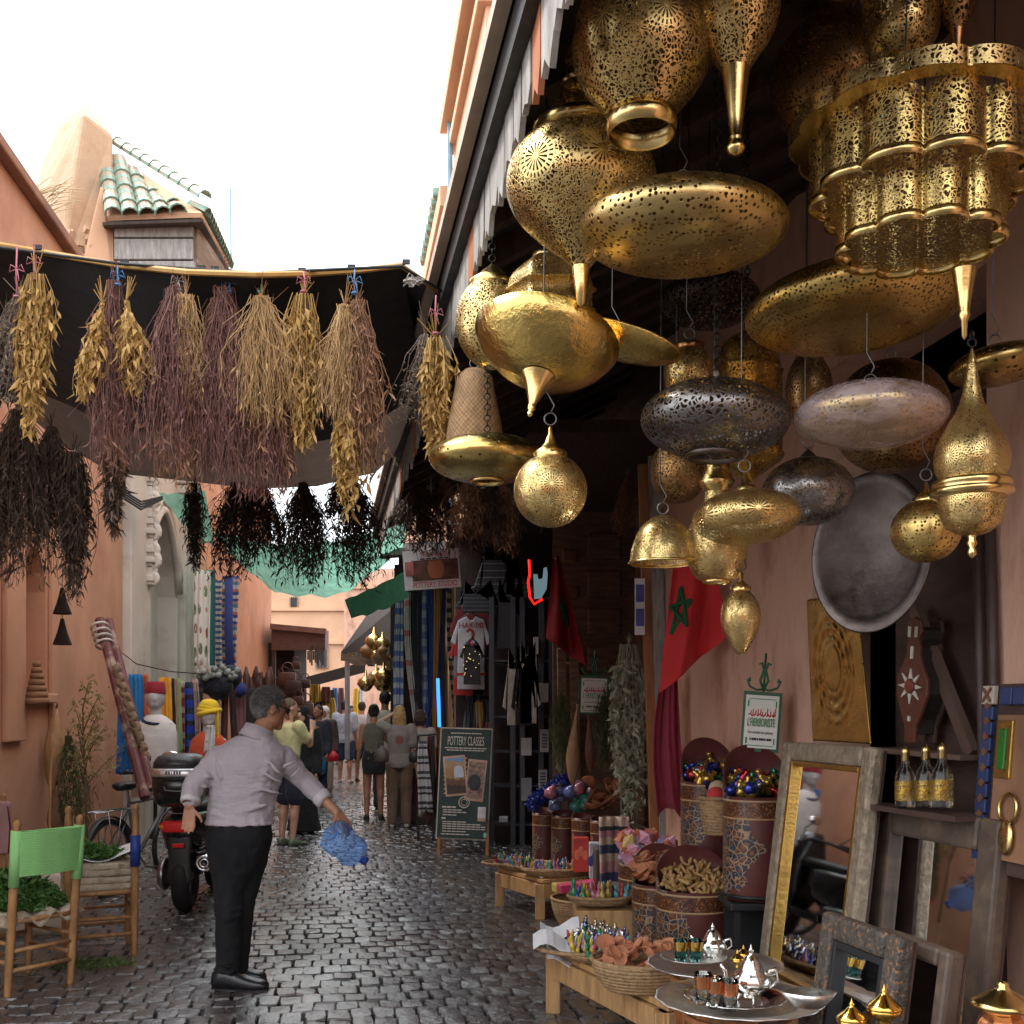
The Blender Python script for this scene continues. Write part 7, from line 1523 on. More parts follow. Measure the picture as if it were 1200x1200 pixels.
for i in range(3):
    o = MB(); rr = random.Random(i); pts = []
    for a in range(8): rad = .05*(1.25 if a % 2 else .7); pts.append(Vector((math.cos(a*PI/4)*rad, math.sin(a*PI/4)*rad, rr.uniform(-.015, .015))))
    o.add([Vector((0, 0, .045)), Vector((0, 0, -.035))]+pts, [(0, 2+a, 2+(a+1) % 8) for a in range(8)]+[(1, 2+(a+1) % 8, 2+a) for a in range(8)]); pk.append(o.build('cellophane_packet', rndmat('cellophane %d' % i, [(.6, .2, .16), (.62, .3, .38), (.6, .22, .1), (.5, .42, .6), (.62, .5, .2), (.65, .35, .45)], .15), None))
heap_on(Scatter(pk), c, r*1.15, z, 42, 'cellophane_packet', 'shiny pink or orange cellophane packet on the rear barrel', 'packet', 'cellophane packets on the rear barrel', 1.1, .16, 1.0)
for i, (x, lab) in enumerate(((638, 'leftmost dim brown barrel below the blue flowers'), (660, 'second dim brown barrel under the coloured packets'), (684, 'third dim brown barrel under the bagged bottles'), (706, 'dim brown barrel nearest the striped rug'))): barrel(lab, x, 952+i*3, 946+i*3, 10.2-.25*i, 27)
bowl('small coiled basket of red and teal balls between the barrels', P(842, 978, 6.0), .10, .2, name='wicker_basket', group=None)
for i, (dx, c, lab) in enumerate(((-.02, (.5, .03, .04), 'crimson wool ball in the coiled basket'), (.05, (.03, .3, .34), 'teal wool ball in the coiled basket'), (.0, (.5, .36, .22), 'straw coloured ball in the coiled basket'))): o = MB(); o.ball(P(842, 932, 6.0)+Vector((dx, .03*i-.03, .03*(i == 2))), .05, 12, 8); o.top('wool_ball', fabric('wool ball %d' % i, c), lab, 'ball', smooth=True)
M_pk2 = rndmat('dim packets', [(.12, .16, .4), (.05, .25, .2), (.4, .15, .2), (.5, .4, .15), (.2, .22, .4)], .2)
P2 = Scatter([proto('bagged_bottle', [(0, -.04), (.04, -.035), (.05, .0), (.03, .035), (.01, .05), (.02, .06), (0, .06)], M_pk2, 10)])
for i in range(34): P2.put('bagged_bottle', 'small bagged bottle on the dim brown barrels', 'bottle', 'bagged bottles on the dim barrels', P(645+rnd(0, 48), 920+rnd(0, 27), 10+rnd(-.15, .2)), rotr(.5), rnd(.8, 1.3))
for i in range(30): SA.put('clay_saucer', 'dark clay saucer heaped on the dim barrel by the garland', 'saucer', 'dark saucers on the dim barrel', P(690+rnd(0, 34), 918+rnd(0, 32), 9.9+rnd(-.2, .2)), rotr(1.2), rnd(.9, 1.3))
HM['blue'] = leafmat('ultramarine dried flowers', [(.008, .012, .09), (.012, .025, .2), (.02, .045, .3)]); HK['blue'] = (70, .002, .02, 1500, .03, .014, 1.5)
t = thing('blue_flowers', 'sheaf of ultramarine dried flowers lying on the dim barrels', 'flowers', P(640, 945, 10)); V_, F_ = leaves(np.array([list(P(622+u*42+rnd(-4, 4), 942-u*28+rnd(-7, 7), 10+rnd(-.1, .1))) for u in RNG.uniform(0, 1, 1400)]), RNG.normal(0, 1, (1400, 3)), .05, .02, .4); o = arr_mesh('petals', V_, F_, HM['blue'], t); o['kind'] = 'stuff'
# striped rug, boxes
textile('striped_rug', 'fringed rug in pink beige and navy stripes beside the barrels', 702, 737, 957, 1050, 7.7, stripes('rug stripes', [(0, (.30, .09, .12)), (.1, (.38, .26, .2)), (.2, (.02, .03, .08)), (.32, (.35, .16, .16)), (.45, (.38, .28, .22)), (.55, (.02, .03, .07)), (.66, (.38, .28, .2)), (.75, (.3, .12, .14)), (.83, (.015, .02, .02)), (.88, (.4, .28, .22))]), None, .04, 1.3, .14, 'rug')
for x0, x1, y0, y1, d, c, lab in ((672, 690, 982, 1022, 8.3, (.45, .03, .02), 'red cardboard box in front of the dim barrels'), (691, 703, 988, 1030, 8.2, (.4, .42, .48), 'white and blue patterned box by the striped rug')):
    a, b = P(x0, y1, d), P(x1, y0, d); t = thing('carton', lab, 'box', Vector(((a.x+b.x)/2, d, a.z)), 'cartons by the barrels'); o = MB(); o.box(((a.x+b.x)/2, d+.05, (a.z+b.z)/2), (b.x-a.x, .1, b.z-a.z)); o.build('box', mat('carton %.2f' % c[0], c, .5), t, bevel=.004)
    for i in range(3): o = MB(); o.ball(((a.x+b.x)/2+(i-1)*.03, d-.005, (a.z+b.z)/2+.03*(i % 2)), (.022, .004, .04), 8, 6); o.build('printed_motif', mat('carton print %.2f' % c[0], (.55, .12, .06) if c[0] > .42 else (.03, .05, .2), .5), t)
o = MB(); o.box((.80, 8.15, .3), (.4, .4, .6)); o.top('display_plinth', M_darkwood, 'dark plinth behind the striped rug', 'plinth', bevel=.01)
# ---- flags and red cloth
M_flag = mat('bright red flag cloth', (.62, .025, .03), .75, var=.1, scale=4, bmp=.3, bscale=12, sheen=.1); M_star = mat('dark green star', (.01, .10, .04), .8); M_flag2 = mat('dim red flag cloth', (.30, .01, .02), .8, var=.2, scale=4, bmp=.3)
def flag(label, d, quad, m, star):
    t = thing('national_flag', label, 'flag', P(quad[2][0], quad[2][1], d), 'red flags with a green star'); A, B, C_, D_ = [P(x, y, d) for x, y in quad]
    def f(u, v): p = A.lerp(B, u).lerp(D_.lerp(C_, u), v); return p+Vector((0, .07*math.sin(u*9+v*2.5)*(.3+v), 0))
    o = MB(); o.grid(f, 30, 20); o.build('cloth', m, t, smooth=True, solid=.004)
    o = MB(); pts = [f(star[0]+star[2]*math.sin(2*PI*k*2/5), star[1]-star[2]*math.cos(2*PI*k*2/5))-Vector((0, .012, 0)) for k in range(6)]
    for a, b in zip(pts[:-1], pts[1:]): o.tube([a, a.lerp(b, .5)-Vector((0, .012, 0)), b], .012, 6)
    o.build('star', M_star, t); return t
flag('bright red flag with green star draped by the doorway post', 6.9, ((790, 655), (838, 664), (852, 745), (774, 812)), M_flag, (.22, .42, .2))
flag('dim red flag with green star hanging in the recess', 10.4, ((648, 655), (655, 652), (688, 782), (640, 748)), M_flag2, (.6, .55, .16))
textile('red_cloth', 'long dusky red cloth hanging below the bright flag', 768, 800, 790, 958, 7.6, fabric('dusky red cloth', (.30, .03, .06), .4, 10), None, .05, 1.6, taper=1.15)
# ---- herbalist signs
M_pap = mat('sign white', (.72, .70, .64), .6, var=.05); M_gr = mat('sign green', (.02, .22, .06), .6); M_iron = mat('green painted iron', (.02, .10, .05), .5, bmp=.3); M_redp = mat('sign red', (.5, .02, .02), .6); M_ink = mat('sign ink', (.02, .02, .025), .6)
def herbalist(label, px, py, w, h, d, yaw, roll):
    c = P(px, py, d); k = d/F; W, H_ = w*k, h*k; t = thing('hanging_sign', label, 'sign', c-Vector((0, 0, H_/2)), 'herbalist signs on green iron'); M = facing(c, yaw) @ Matrix.Rotation(roll, 4, 'Y')
    def bx(name, x, z, w_, h_, y, m, par=t, th=.006): o = MB(); o.T = M; o.box((x, y, z), (w_, th, h_)); return o.build(name, m, par)
    bx('board', 0, 0, W*1.16, H_*1.14, .012, M_iron, th=.02); pn = bx('panel', 0, 0, W, H_, -.004, M_pap)
    for z in (H_*.43, -H_*.45): bx('border_line', 0, z, W*.8, H_*.012, -.009, M_gr, pn)
    for s in (-1, 1):
        for z in (.34, -.36): bx('corner_ornament', s*W*.42, H_*z, W*.04, H_*.12, -.009, M_gr, pn)
    o = MB(); o.T = M; rr = random.Random(3); zb = H_*.17
    for x0, x1, ups in ((-.40, -.16, (.3, .55, .9)), (-.14, .12, (.1, .4, .62, .95)), (.14, .28, (.2, .9)), (.31, .41, (.5, 1.0))):
        o.tube([(W*(x0+(x1-x0)*u), -.009, zb+H_*(.02*math.cos(u*9+x0*20)-.045)) for u in np.linspace(0, 1, 9)], W*.020, 5)
        for u in ups: xx = W*(x0+(x1-x0)*u); o.tube([(xx, -.009, zb-H_*.04), (xx+W*.004, -.009, zb+H_*rr.uniform(.02, .10))], W*.014, 5)
        o.ball((W*(x0+x1)/2, -.009, zb-H_*.10), W*.014, 6, 4); o.ball((W*(x0*.3+x1*.7), -.009, zb+H_*.07), W*.013, 6, 4)
    o.build('red_calligraphy', M_redp, pn)
    R4 = M @ Matrix.Translation((0, -.009, 0)) @ TXT
    text('green_title', "L'HERBORISTE", M @ Matrix.Translation((0, -.009, -H_*.02)) @ TXT, H_*.22, M_gr, pn, W*.92/(H_*.22*6.9), .004); text('black_line', 'Les secrets des plantes', M @ Matrix.Translation((0, -.009, -H_*.20)) @ TXT, H_*.085, M_ink, pn, W*.82/(H_*.085*10.2))
    for i in range(9): bx('small_lettering', W*(-.3+.075*i), -H_*.33, W*(.04+.02*(i % 3)), H_*.045, -.009, M_ink, pn, .003)
    o = MB(); o.T = M
    for s in (-1, 1): o.tube([(0, .01, H_*.62), (s*W*.2, .01, H_*.60), (s*W*.42, .01, H_*.66), (s*W*.5, .01, H_*.78), (s*W*.44, .01, H_*.82), (s*W*.42, .01, H_*.75)], W*.04, 6); o.tube([(0, .01, H_*.60), (s*W*.12, .01, H_*.78), (s*W*.03, .01, H_*.98), (s*W*.1, .01, H_*1.12), (s*W*.18, .01, H_*1.08)], W*.045, 6)
    o.tube([(0, .01, H_*.55), (0, .01, H_*1.3)], W*.035, 6); o.build('iron_scrollwork', M_iron, t, smooth=True)
herbalist('herbalist sign on green iron scrollwork against the pink wall', 892, 846, 38, 62, 5.9, math.radians(-14), math.radians(4)); herbalist('dim herbalist sign on green iron inside the recess', 696, 815, 30, 40, 9.7, 0, math.radians(2))
# ---- old panelled door and wall pieces in the recess
dd_ = thing('panelled_door', 'old weathered brown panelled door leaf standing in the recess', 'door', P(690, 900, 11.2)); A, B = P(648, 990, 11.2), P(745, 600, 11.2)
o = MB(); o.box(((A.x+B.x)/2, 11.25, (A.z+B.z)/2), (B.x-A.x, .06, B.z-A.z)); o.build('leaf', mat('old brown door wood', (.15, .09, .062), .75, var=.35, scale=5, bmp=.6, bscale=16, stretch=(1, 1, 5)), dd_)
for i in range(4):
    z = P(0, 640+i*44, 11.2).z
    for x, w_, m, nm in ((690, .34, MATS['old brown door wood'], 'panel'), (668, .10, MATS['orange varnished wood'], 'hinge_block')):
        o = MB(); q = P(x+(18 if nm == 'panel' else 0), 0, 11.2); o.box((q.x, 11.2, z-(.0 if nm == 'panel' else .1)), (w_ if nm == 'panel' else .16, .05, .26 if nm == 'panel' else .13)); o.build(nm, m if nm == 'panel' else mat('amber wood block', (.16, .07, .03), .6), dd_, bevel=.02)
for x in (661, 676): o = MB(); o.beam(P(x, 990, 11.05), P(x-3, 760, 11.05), .09, .05, (0, 1, 0)); o.top('timber_batten', M_wood, 'brown upright timber batten %s the recess' % ('at the left of' if x < 670 else 'in the middle of'), 'timber', bevel=.006)
# shelves / cabinet of boxes
cab = thing('shelf_cabinet', 'tall dark blue metal shelf cabinet filled with pale boxes', 'cabinet', P(612, 985, 13)); M_cab = mat('dark blue steel', (.035, .042, .055), .45)
for x in (576, 601, 612, 634, 646): o = MB(); o.beam(P(x, 990, 13), P(x, 700, 13), .06, .08, (0, 1, 0)); o.build('upright', M_cab, cab)
for y in (702, 775, 840, 880, 920, 965): o = MB(); o.beam(P(576, y, 13.15), P(646, y, 13.15), .3, .025); o.build('shelf', M_cab, cab)
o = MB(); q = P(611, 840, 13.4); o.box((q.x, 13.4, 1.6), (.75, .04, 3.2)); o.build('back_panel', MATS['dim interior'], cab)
for i, (x, y, w_, h_, c) in enumerate(((637, 812, .11, .22, (.5, .47, .42)), (617, 875, .12, .2, (.45, .44, .44)), (638, 868, .10, .26, (.42, .42, .46)), (617, 925, .12, .26, (.3, .3, .32)), (636, 913, .1, .22, (.4, .4, .43)), (615, 800, .1, .14, (.48, .46, .44)), (628, 757, .06, .2, (.4, .4, .4)), (590, 960, .1, .06, (.5, .5, .52)))):
    o = MB(); q = P(x, y, 12.95); o.box(q, (w_, .14, h_)); t = thing('product_box', 'pale product box on the dark cabinet, ' + ['under the top shelf at right', 'in the middle of the left bay', 'with barred print in the right bay', 'lower left bay', 'lowest right with barred print', 'small one in the left bay', 'narrow one near the top', 'small one on the ground'][i], 'box', q-Vector((0, 0, h_/2)), 'boxes on the dark cabinet'); o.build('carton', mat('pale box %d' % i, c, .6), t, bevel=.004)
    if i in (2, 4):
        for j in range(5): o = MB(); o.box(q+Vector((0, -.073, -.07+.035*j)), (w_*.6, .004, .014)); o.build('printed_bar', M_ink, t)
# ---- pottery sign
pot = thing('pottery_sign', 'dark green POTTERY CLASSES sandwich board standing on the cobbles', 'sign', G(545, 1000)); Dp = 12.3; k = Dp/F; Mp = facing(P(544, 918, Dp), math.radians(-6), math.radians(-7)) @ Matrix.Rotation(math.radians(1.5), 4, 'Y')
W, H_ = 62*k, 131*k
def pb_(name, x, z, w_, h_, y, m, par=pot, th=.006, rot=0): o = MB(); o.T = Mp @ Matrix.Translation((x, y, z)) @ Matrix.Rotation(rot, 4, 'Y'); o.box((0, 0, 0), (w_, th, h_)); return o.build(name, m, par)
fr_ = pb_('frame', 0, 0, W, H_, .02, mat('cream frame', (.5, .46, .38), .6), th=.03); bdp = pb_('panel', 0, 0, W*.95, H_*.975, -.002, mat('bottle green board', (.008, .035, .03), .5, col2=(.03, .06, .055), c2=(.62, .7), s2=8), th=.02)
M_tx = mat('cream lettering', (.62, .58, .5), .6, var=.03)
text('title', 'POTTERY CLASSES', Mp @ Matrix.Translation((0, -.014, H_*.375)) @ TXT, H_*.115, M_tx, bdp, W*.80/(H_*.115*9.4))
for z, w_ in ((.448, .6), (.315, .82), (.295, .74)):
    for j in range(9): pb_('fine_print', W*w_*(-.44+.11*j), H_*z, W*w_*.095, H_*.009, -.013, M_tx, bdp, .002)
a = pb_('framed_photo', -W*.17, H_*.065, W*.42, H_*.36, -.018, mat('peach stamp edge', (.55, .36, .26), .6), bdp, .01, math.radians(-7))
for i in range(9):
    for s in (-1, 1): pb_('perforation', -W*.17+s*W*.205+H_*.0225*(i-4)*-.12, H_*(.065+.04*(i-4)), W*.03, H_*.018, -.019, MATS['peach stamp edge'], a, .012, .78)
def pic(name, stops, x, z, w_, h_, y, rot, par): return pb_(name, x, z, w_, h_, y, stripes(name, stops, warp=.12, weave=False, rough=.5), par, .004, rot)
pic('courtyard_picture', [(0, (.05, .03, .025)), (.25, (.16, .07, .04)), (.4, (.42, .24, .1)), (.7, (.5, .32, .18)), (.88, (.2, .35, .6))], -W*.17, H_*.065, W*.36, H_*.32, -.026, math.radians(-7), a)
o = MB(); o.T = Mp @ Matrix.Translation((-W*.10, -.031, H_*.08)) @ Matrix.Rotation(math.radians(-7), 4, 'Y'); o.prism([(-W*.09, -H_*.03), (W*.09, -H_*.03)]+[(W*.09*math.cos(t_), H_*.03+W*.1*math.sin(t_)) for t_ in np.linspace(0, PI, 9)], .003); o.build('arch_motif', mat('pale sky print', (.5, .56, .62), .6), a)
b = pb_('framed_photo', W*.22, H_*.03, W*.36, H_*.37, -.016, MATS['peach stamp edge'], bdp, .006, math.radians(4)); pb_('clay_picture', W*.22, H_*.03, W*.31, H_*.33, -.021, mat('clay brown print', (.3, .2, .16), .6, var=.6, scale=20), b, .004, math.radians(4))
o = MB(); o.T = Mp @ Matrix.Translation((W*.2, -.026, H_*.01)); o.ball((0, 0, 0), (W*.12, .004, H_*.075), 20, 10); o.build('pot_motif', mat('dark pot print', (.03, .03, .04), .5), b, smooth=True)
o = MB(); o.T = Mp @ Matrix.Translation((W*.02, -.02, -H_*.17)); o.ring((0, 0, 0), W*.10, W*.012, (0, 1, 0), 24, 5); o.ring((0, 0, 0), W*.06, W*.006, (0, 1, 0), 20, 5); o.build('stamp_ring', M_tx, bdp)
for j, (x, z, n) in enumerate(((-.42, -.215, 3), (-.40, -.24, 4), (-.40, -.26, 5), (-.40, -.285, 3), (-.42, -.315, 1), (-.40, -.345, 5), (-.40, -.365, 8), (-.40, -.385, 9), (-.40, -.405, 9), (-.40, -.43, 5), (-.42, -.455, 6))):
    for i in range(n): pb_('fine_print', W*(x+.06+.092*i), H_*z, W*.08, H_*(.009 if j not in (0, 4) else .014), -.013, M_tx, bdp, .002)
pb_('white_card', W*.36, -H_*.255, W*.15, H_*.10, -.014, mat('white paper', (.7, .7, .72)), bdp, .004); pb_('card_strip', W*.36, -H_*.318, W*.15, H_*.028, -.014, MATS['peach stamp edge'], bdp, .004)
o = MB(); o.T = Mp @ Matrix.Translation((W*.44, -.018, -H_*.455)); o.ball((0, 0, 0), (W*.035, .004, H_*.024), 10, 8); o.build('leaf_mark', mat('mint mark', (.3, .6, .4), .6), bdp, smooth=True)
for x in (-W*.46, W*.46):
    for y, zt in ((.0, .1), (.5, .0)): o = MB(); q0 = Mp @ Vector((x, .03, -H_*.30)); o.beam(q0+Vector((0, y*.3, .5*(y > 0))), Vector((q0.x, q0.y-.08+y, 0)), .05, .035, (1, 0, 0)); o.build('leg', M_ochrewood, pot)
# ---- scarf and clothes stall beyond the sign
stl = thing('clothes_stall', 'dark timber stall frame hung with scarves and football shirts', 'stall', P(520, 930, 14.5))
o = MB(); A, B = P(456, 690, 16.1), P(600, 690, 16.1)
o.beam(A, B, .06, .08); o.build('top_rail', M_darkwood, stl)
for x in (470, 512, 562): o = MB(); o.beam(P(x, 955, 16.4), P(x, 640, 16.4), .07, .07, (0, 1, 0)); o.build('post', M_darkwood, stl)
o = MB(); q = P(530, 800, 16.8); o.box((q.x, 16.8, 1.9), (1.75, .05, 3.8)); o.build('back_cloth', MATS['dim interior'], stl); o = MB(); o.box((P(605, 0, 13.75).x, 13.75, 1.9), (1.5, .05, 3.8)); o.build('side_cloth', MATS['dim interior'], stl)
o = MB(); o.grid(lambda u, v: P(446+209*u, 640-16*u, 16.9-2.4*v)+Vector((0, 0, -.15*v)), 6, 6); o.build('stall_roof', MATS['dim awning'], stl, solid=.04)
SG = 'scarves and clothes at the right stall'
SR = [(461, 475, 700, 905, 'blue and white checked fringed scarf at the left end of the stall', stripes('blue kefi', [(0, (.50, .52, .58)), (.35, (.08, .15, .42)), (.6, (.48, .5, .56)), (.8, (.12, .2, .46))], rep=7)), (474, 483, 690, 890, 'red and white scarf beside the blue checked one', stripes('red kefi', [(0, (.55, .5, .5)), (.4, (.5, .2, .2)), (.6, (.56, .52, .52))], rep=6)), (482, 490, 688, 880, 'dark green scarf', fabric('dark green silk', (.01, .035, .03))), (488, 496, 688, 885, 'dark plum scarf', fabric('plum silk', (.03, .015, .035))), (494, 501, 690, 892, 'pale blue white scarf', stripes('pale kefi', [(0, (.42, .46, .55)), (.5, (.15, .22, .42))], rep=12)), (500, 508, 690, 870, 'bright blue silk scarf', fabric('cobalt silk', (.015, .06, .26))), (507, 519, 690, 895, 'mustard gold scarf hanging wide', fabric('mustard silk', (.33, .16, .03))), (517, 524, 690, 860, 'navy scarf right of the mustard one', fabric('navy silk', (.012, .02, .08))), (522, 531, 690, 880, 'black and cream plaited scarf', stripes('plaited', [(0, (.38, .3, .2)), (.5, (.03, .02, .02))], rep=18)), (530, 539, 700, 880, 'brown scarf left of the football shirt', fabric('brown silk', (.09, .045, .035)))]
for i, (x0, x1, y0, y1, lab, m) in enumerate(SR): textile('scarf', lab + (' at the right stall' if 'stall' not in lab and 'shirt' not in lab else ''), x0, x1, y0, y1, 16.2-.03*i, m, SG, .07, 1.6, .06 if i in (0, 1, 4) else None, taper=.8)
def shirt(label, px, y0, y1, wpx, d, m, sleeve=None, group=SG, name='hanging_shirt', extra=None, slv=.35):
    k = d/F; c = P(px, y0, d); W_, L = wpx*k/2, (y1-y0)*k; t = thing(name, label, 'garment', c-Vector((0, 0, L)), group); o = MB()
    poly = [(-W_*.3, 0), (-W_*.85, -.05), (-W_*1.35, -L*slv), (-W_*1.02, -L*(slv+.05)), (-W_*.85, -L*.22), (-W_*.9, -L), (W_*.9, -L), (W_*.85, -L*.22), (W_*1.02, -L*(slv+.05)), (W_*1.35, -L*slv), (W_*.85, -.05), (W_*.3, 0), (W_*.1, -.05), (-W_*.1, -.05)]
    o.prism(poly, .06, Matrix.Translation(c)); b = o.build('cloth', m, t, bevel=.012); o = MB(); o.tube([c+Vector((-W_*.7, .03, -.03)), c+Vector((0, .03, .05)), c+Vector((W_*.7, .03, -.03))], .01, 5); o.tube([c+Vector((0, .03, .05)), c+Vector((0, .03, .14))], .006, 5); o.build('hanger', M_black, t); return t, c, k
M_jer = mat('white jersey', (.42, .42, .44), .8, bmp=.3, bscale=12); M_jr = mat('jersey red', (.35, .015, .02), .8)
t, c, k = shirt('white football shirt with red number 2', 552, 722, 808, 36, 13.3, M_jer)
text('number', '2', facing(c+Vector((0, -.006, -26*k))) @ TXT, .30, M_jr, t, .9); text('name_letters', 'HAKIMI', facing(c+Vector((0, -.006, -11*k))) @ TXT, .10, M_jr, t, .9)
o = MB(); o.box(c+Vector((0, .03, -68*k)), (.36, .07, .03)); o.build('red_trim', M_jr, t)
shirt('maroon shirt hanging behind the number 2 shirt', 553, 708, 800, 40, 13.6, mat('maroon knit', (.12, .012, .015), .85)); shirt('red and grey shirt left of the number 2 shirt', 543, 745, 815, 26, 13.5, stripes('red grey', [(0, (.4, .03, .03)), (.3, (.2, .2, .2)), (.65, (.42, .03, .03))]), None); shirt('dark maroon shirt right of the number 2 shirt', 578, 770, 815, 26, 13.4, mat('dark maroon', (.05, .008, .01), .85))
t, c, k = shirt('black sequinned blouse with gold specks', 553, 752, 802, 22, 13.1, mat('black sequin', (.012, .012, .012), .5, bmp=.8))
for i in range(16): o = MB(); o.ball(c+Vector((rnd(-.1, .1), -.012, -rnd(.06, .48))), .012, 6, 4); o.build('gold_sequin', M_brass, t)
for px_, y0, y1, w_, c, lab in ((606, 778, 850, 16, (.40, .36, .31), 'cream jacket on the left of a pair by the cabinet'), (614, 778, 850, 14, (.012, .012, .012), 'black waistcoat between the cream jackets'), (619, 772, 848, 14, (.45, .41, .36), 'cream jacket on the right of a pair by the cabinet')): shirt(lab, px_, y0, y1, w_*1.6, 12.6-.05*(px_ > 610), fabric('jacket %.2f %d' % (c[0], px_), c), slv=.7)
M_bw = stripes('black grey bands', [(0, (.018, .02, .025)), (.6, (.12, .125, .14)), (.75, (.018, .02, .025))], rep=6)
for x, y0, y1, w_, lab in ((560, 690, 718, 40, 'black poncho with white banding under the poster'), (585, 650, 698, 44, 'black and grey striped poncho at the top of the stall'), (612, 672, 702, 46, 'grey ribbed poncho top near the neon strip'), (598, 700, 760, 34, 'charcoal knitted poncho over the cabinet')): shirt(lab, x, y0, y1, w_, 13.0, M_bw if x != 598 else fabric('charcoal knit', (.03, .03, .032)), slv=.8)
for i in range(26):
    x, y = 545+rnd(-2, 26), 812+rnd(0, 35); o = MB(); q = P(x, y, 13.6+rnd(-.1, .2)); drape(o, q, q+Vector((.09, 0, 0)), rnd(.3, .5), .02, 1, 1, seed=i); c = random.choice(((.03, .03, .035), (.06, .015, .02), (.03, .07, .06), (.3, .2, .05), (.1, .1, .12), (.2, .06, .05))); o.top('folded_garment', fabric('stall dye %.2f %.2f' % (c[0], c[1]), c), 'small dim garment hanging low behind the pottery sign', 'garment', 'dim garments behind the pottery sign', smooth=True, solid=.02)
textile('striped_shawl', 'black and white striped shawl on a rail left of the pottery sign', 488, 503, 868, 952, 12.9, stripes('bw shawl', [(0, (.5, .5, .5)), (.45, (.03, .03, .035)), (.6, (.45, .45, .46)), (.8, (.05, .05, .06))], rep=5), SG, .03, 1.5, taper=1.1); textile('striped_shawl', 'dark red shawl behind the black and white one', 500, 509, 862, 955, 13.1, fabric('dark red shawl', (.08, .012, .015)), SG, .03, 1.5)
o = MB(); o.tube([P(489, 862, 13), P(512, 860, 13)], .015, 6); o.tube([P(490, 862, 13), P(490, 985, 13)], .015, 6); o.tube([P(508, 862, 13), P(508, 985, 13)], .015, 6); o.top('clothes_rail', M_black, 'thin black clothes rail left of the pottery sign', 'rail')
# poster, neon, led
ps_ = thing('hanging_poster', 'white pottery poster with red lettering under the herb thatch', 'poster', P(506, 690, 8.6)); Mq = facing(P(506, 667, 8.6), 0) @ Matrix.Rotation(math.radians(-4), 4, 'Y'); k = 8.6/F
def qx(name, x, z, w_, h_, y, m, par=ps_): o = MB(); o.T = Mq; o.box((x*k, y, z*k), (w_*k, .006, h_*k)); return o.build(name, m, par)
bdq = qx('sheet', 0, 0, 66, 46, 0, mat('white paper', (.7, .7, .72))); qx('clay_photo', 4, -1, 54, 24, -.005, mat('brown clay photo', (.14, .06, .04), .6, var=.7, scale=9), bdq); qx('faded_photo', -26, 2, 10, 16, -.009, mat('pink fade', (.45, .16, .14), .6, var=.5), bdq)
o = MB(); o.T = Mq; o.loft([((5*k, -.012, z*k), r*k, .003) for z, r in ((-11, 6), (-6, 9), (2, 10), (8, 8), (10, 8))], 16); o.build('pot_motif', mat('orange pot print', (.42, .15, .07), .5), bdq)
text('red_lettering', 'POTTERY STUDIO', Mq @ Matrix.Translation((3*k, -.005, -18*k)) @ TXT, 9*k, M_redp, bdq, .72); text('red_heading', 'THE WHEEL', Mq @ Matrix.Translation((4*k, -.005, 17*k)) @ TXT, 7*k, M_redp, bdq, .9)
for i in range(5): qx('small_lettering', -10+i*7, 12.5, 5, 1.4, -.005, M_ink, bdq)
ne = thing('neon_sign', 'lit red neon outline around a pale blue shape in the recess', 'neon sign', P(632, 712, 10.8)); o = MB(); o.tube([P(620, 656, 10.8), P(621, 672, 10.8), P(619, 682, 10.8), P(621, 700, 10.8), P(626, 708, 10.8), P(636, 702, 10.8)], .012, 8); o.build('red_tube', glow('red neon', (1, .012, .01), .7), ne, smooth=True)
o = MB(); o.prism([(-.05, .1), (-.01, .1), (0, .05), (.04, .06), (.05, .16), (.08, .17), (.09, .1), (.08, -.04), (.03, -.13), (-.04, -.14)], .02, facing(P(631, 685, 10.75))); o.build('blue_plate', glow('pale blue neon plate', (.22, .36, .40), .2), ne)
o = MB(); o.tube([P(637, 700, 10.8), P(639, 760, 10.8)], .006, 6); o.build('cable', M_black, ne)
o = MB(); o.beam(P(513, 795, 13.7), P(515, 852, 13.7), .04, .03, (0, 1, 0)); t = o.top('light_strip', glow('blue led', (.03, .22, 1), 1.0), 'upright blue light strip behind the pottery sign', 'light')
# golden lamps of far stall, scarves far
for i in range(22):
    x, y = 428+rnd(0, 44), 745+rnd(0, 62); d = 17.5+rnd(-.6, 1.2); o = MB(); s_ = rnd(.07, .16); o.lathe([(0, -s_), (s_*.5, -s_*.8), (s_, -.1*s_), (s_*.8, s_*.4), (s_*.2, s_*.8), (s_*.1, s_*1.4), (0, s_*1.5)], 14, P(x, y, d)); o.top('small_lamp', M_brass if i % 3 else mat('tan leather', (.3, .14, .05), .5), 'small golden lamp in the cluster at the far stall', 'lamp', 'golden lamps at the far stall', smooth=True)
for i, (x, c, lab) in enumerate(((389, (.06, .12, .3), 'blue garment under the far tarpaulin'), (396, (.08, .02, .02), 'maroon garment under the far tarpaulin'), (404, (.02, .02, .03), 'black garment under the far tarpaulin'), (414, (.6, .4, .02), 'yellow garment under the far tarpaulin'), (420, (.45, .45, .47), 'white garment under the far tarpaulin'))): textile('hanging_garment', lab, x, x+7, 806, 845, 31, fabric('tarp dye %d' % i, c), None, .05, 1, cat='garment')
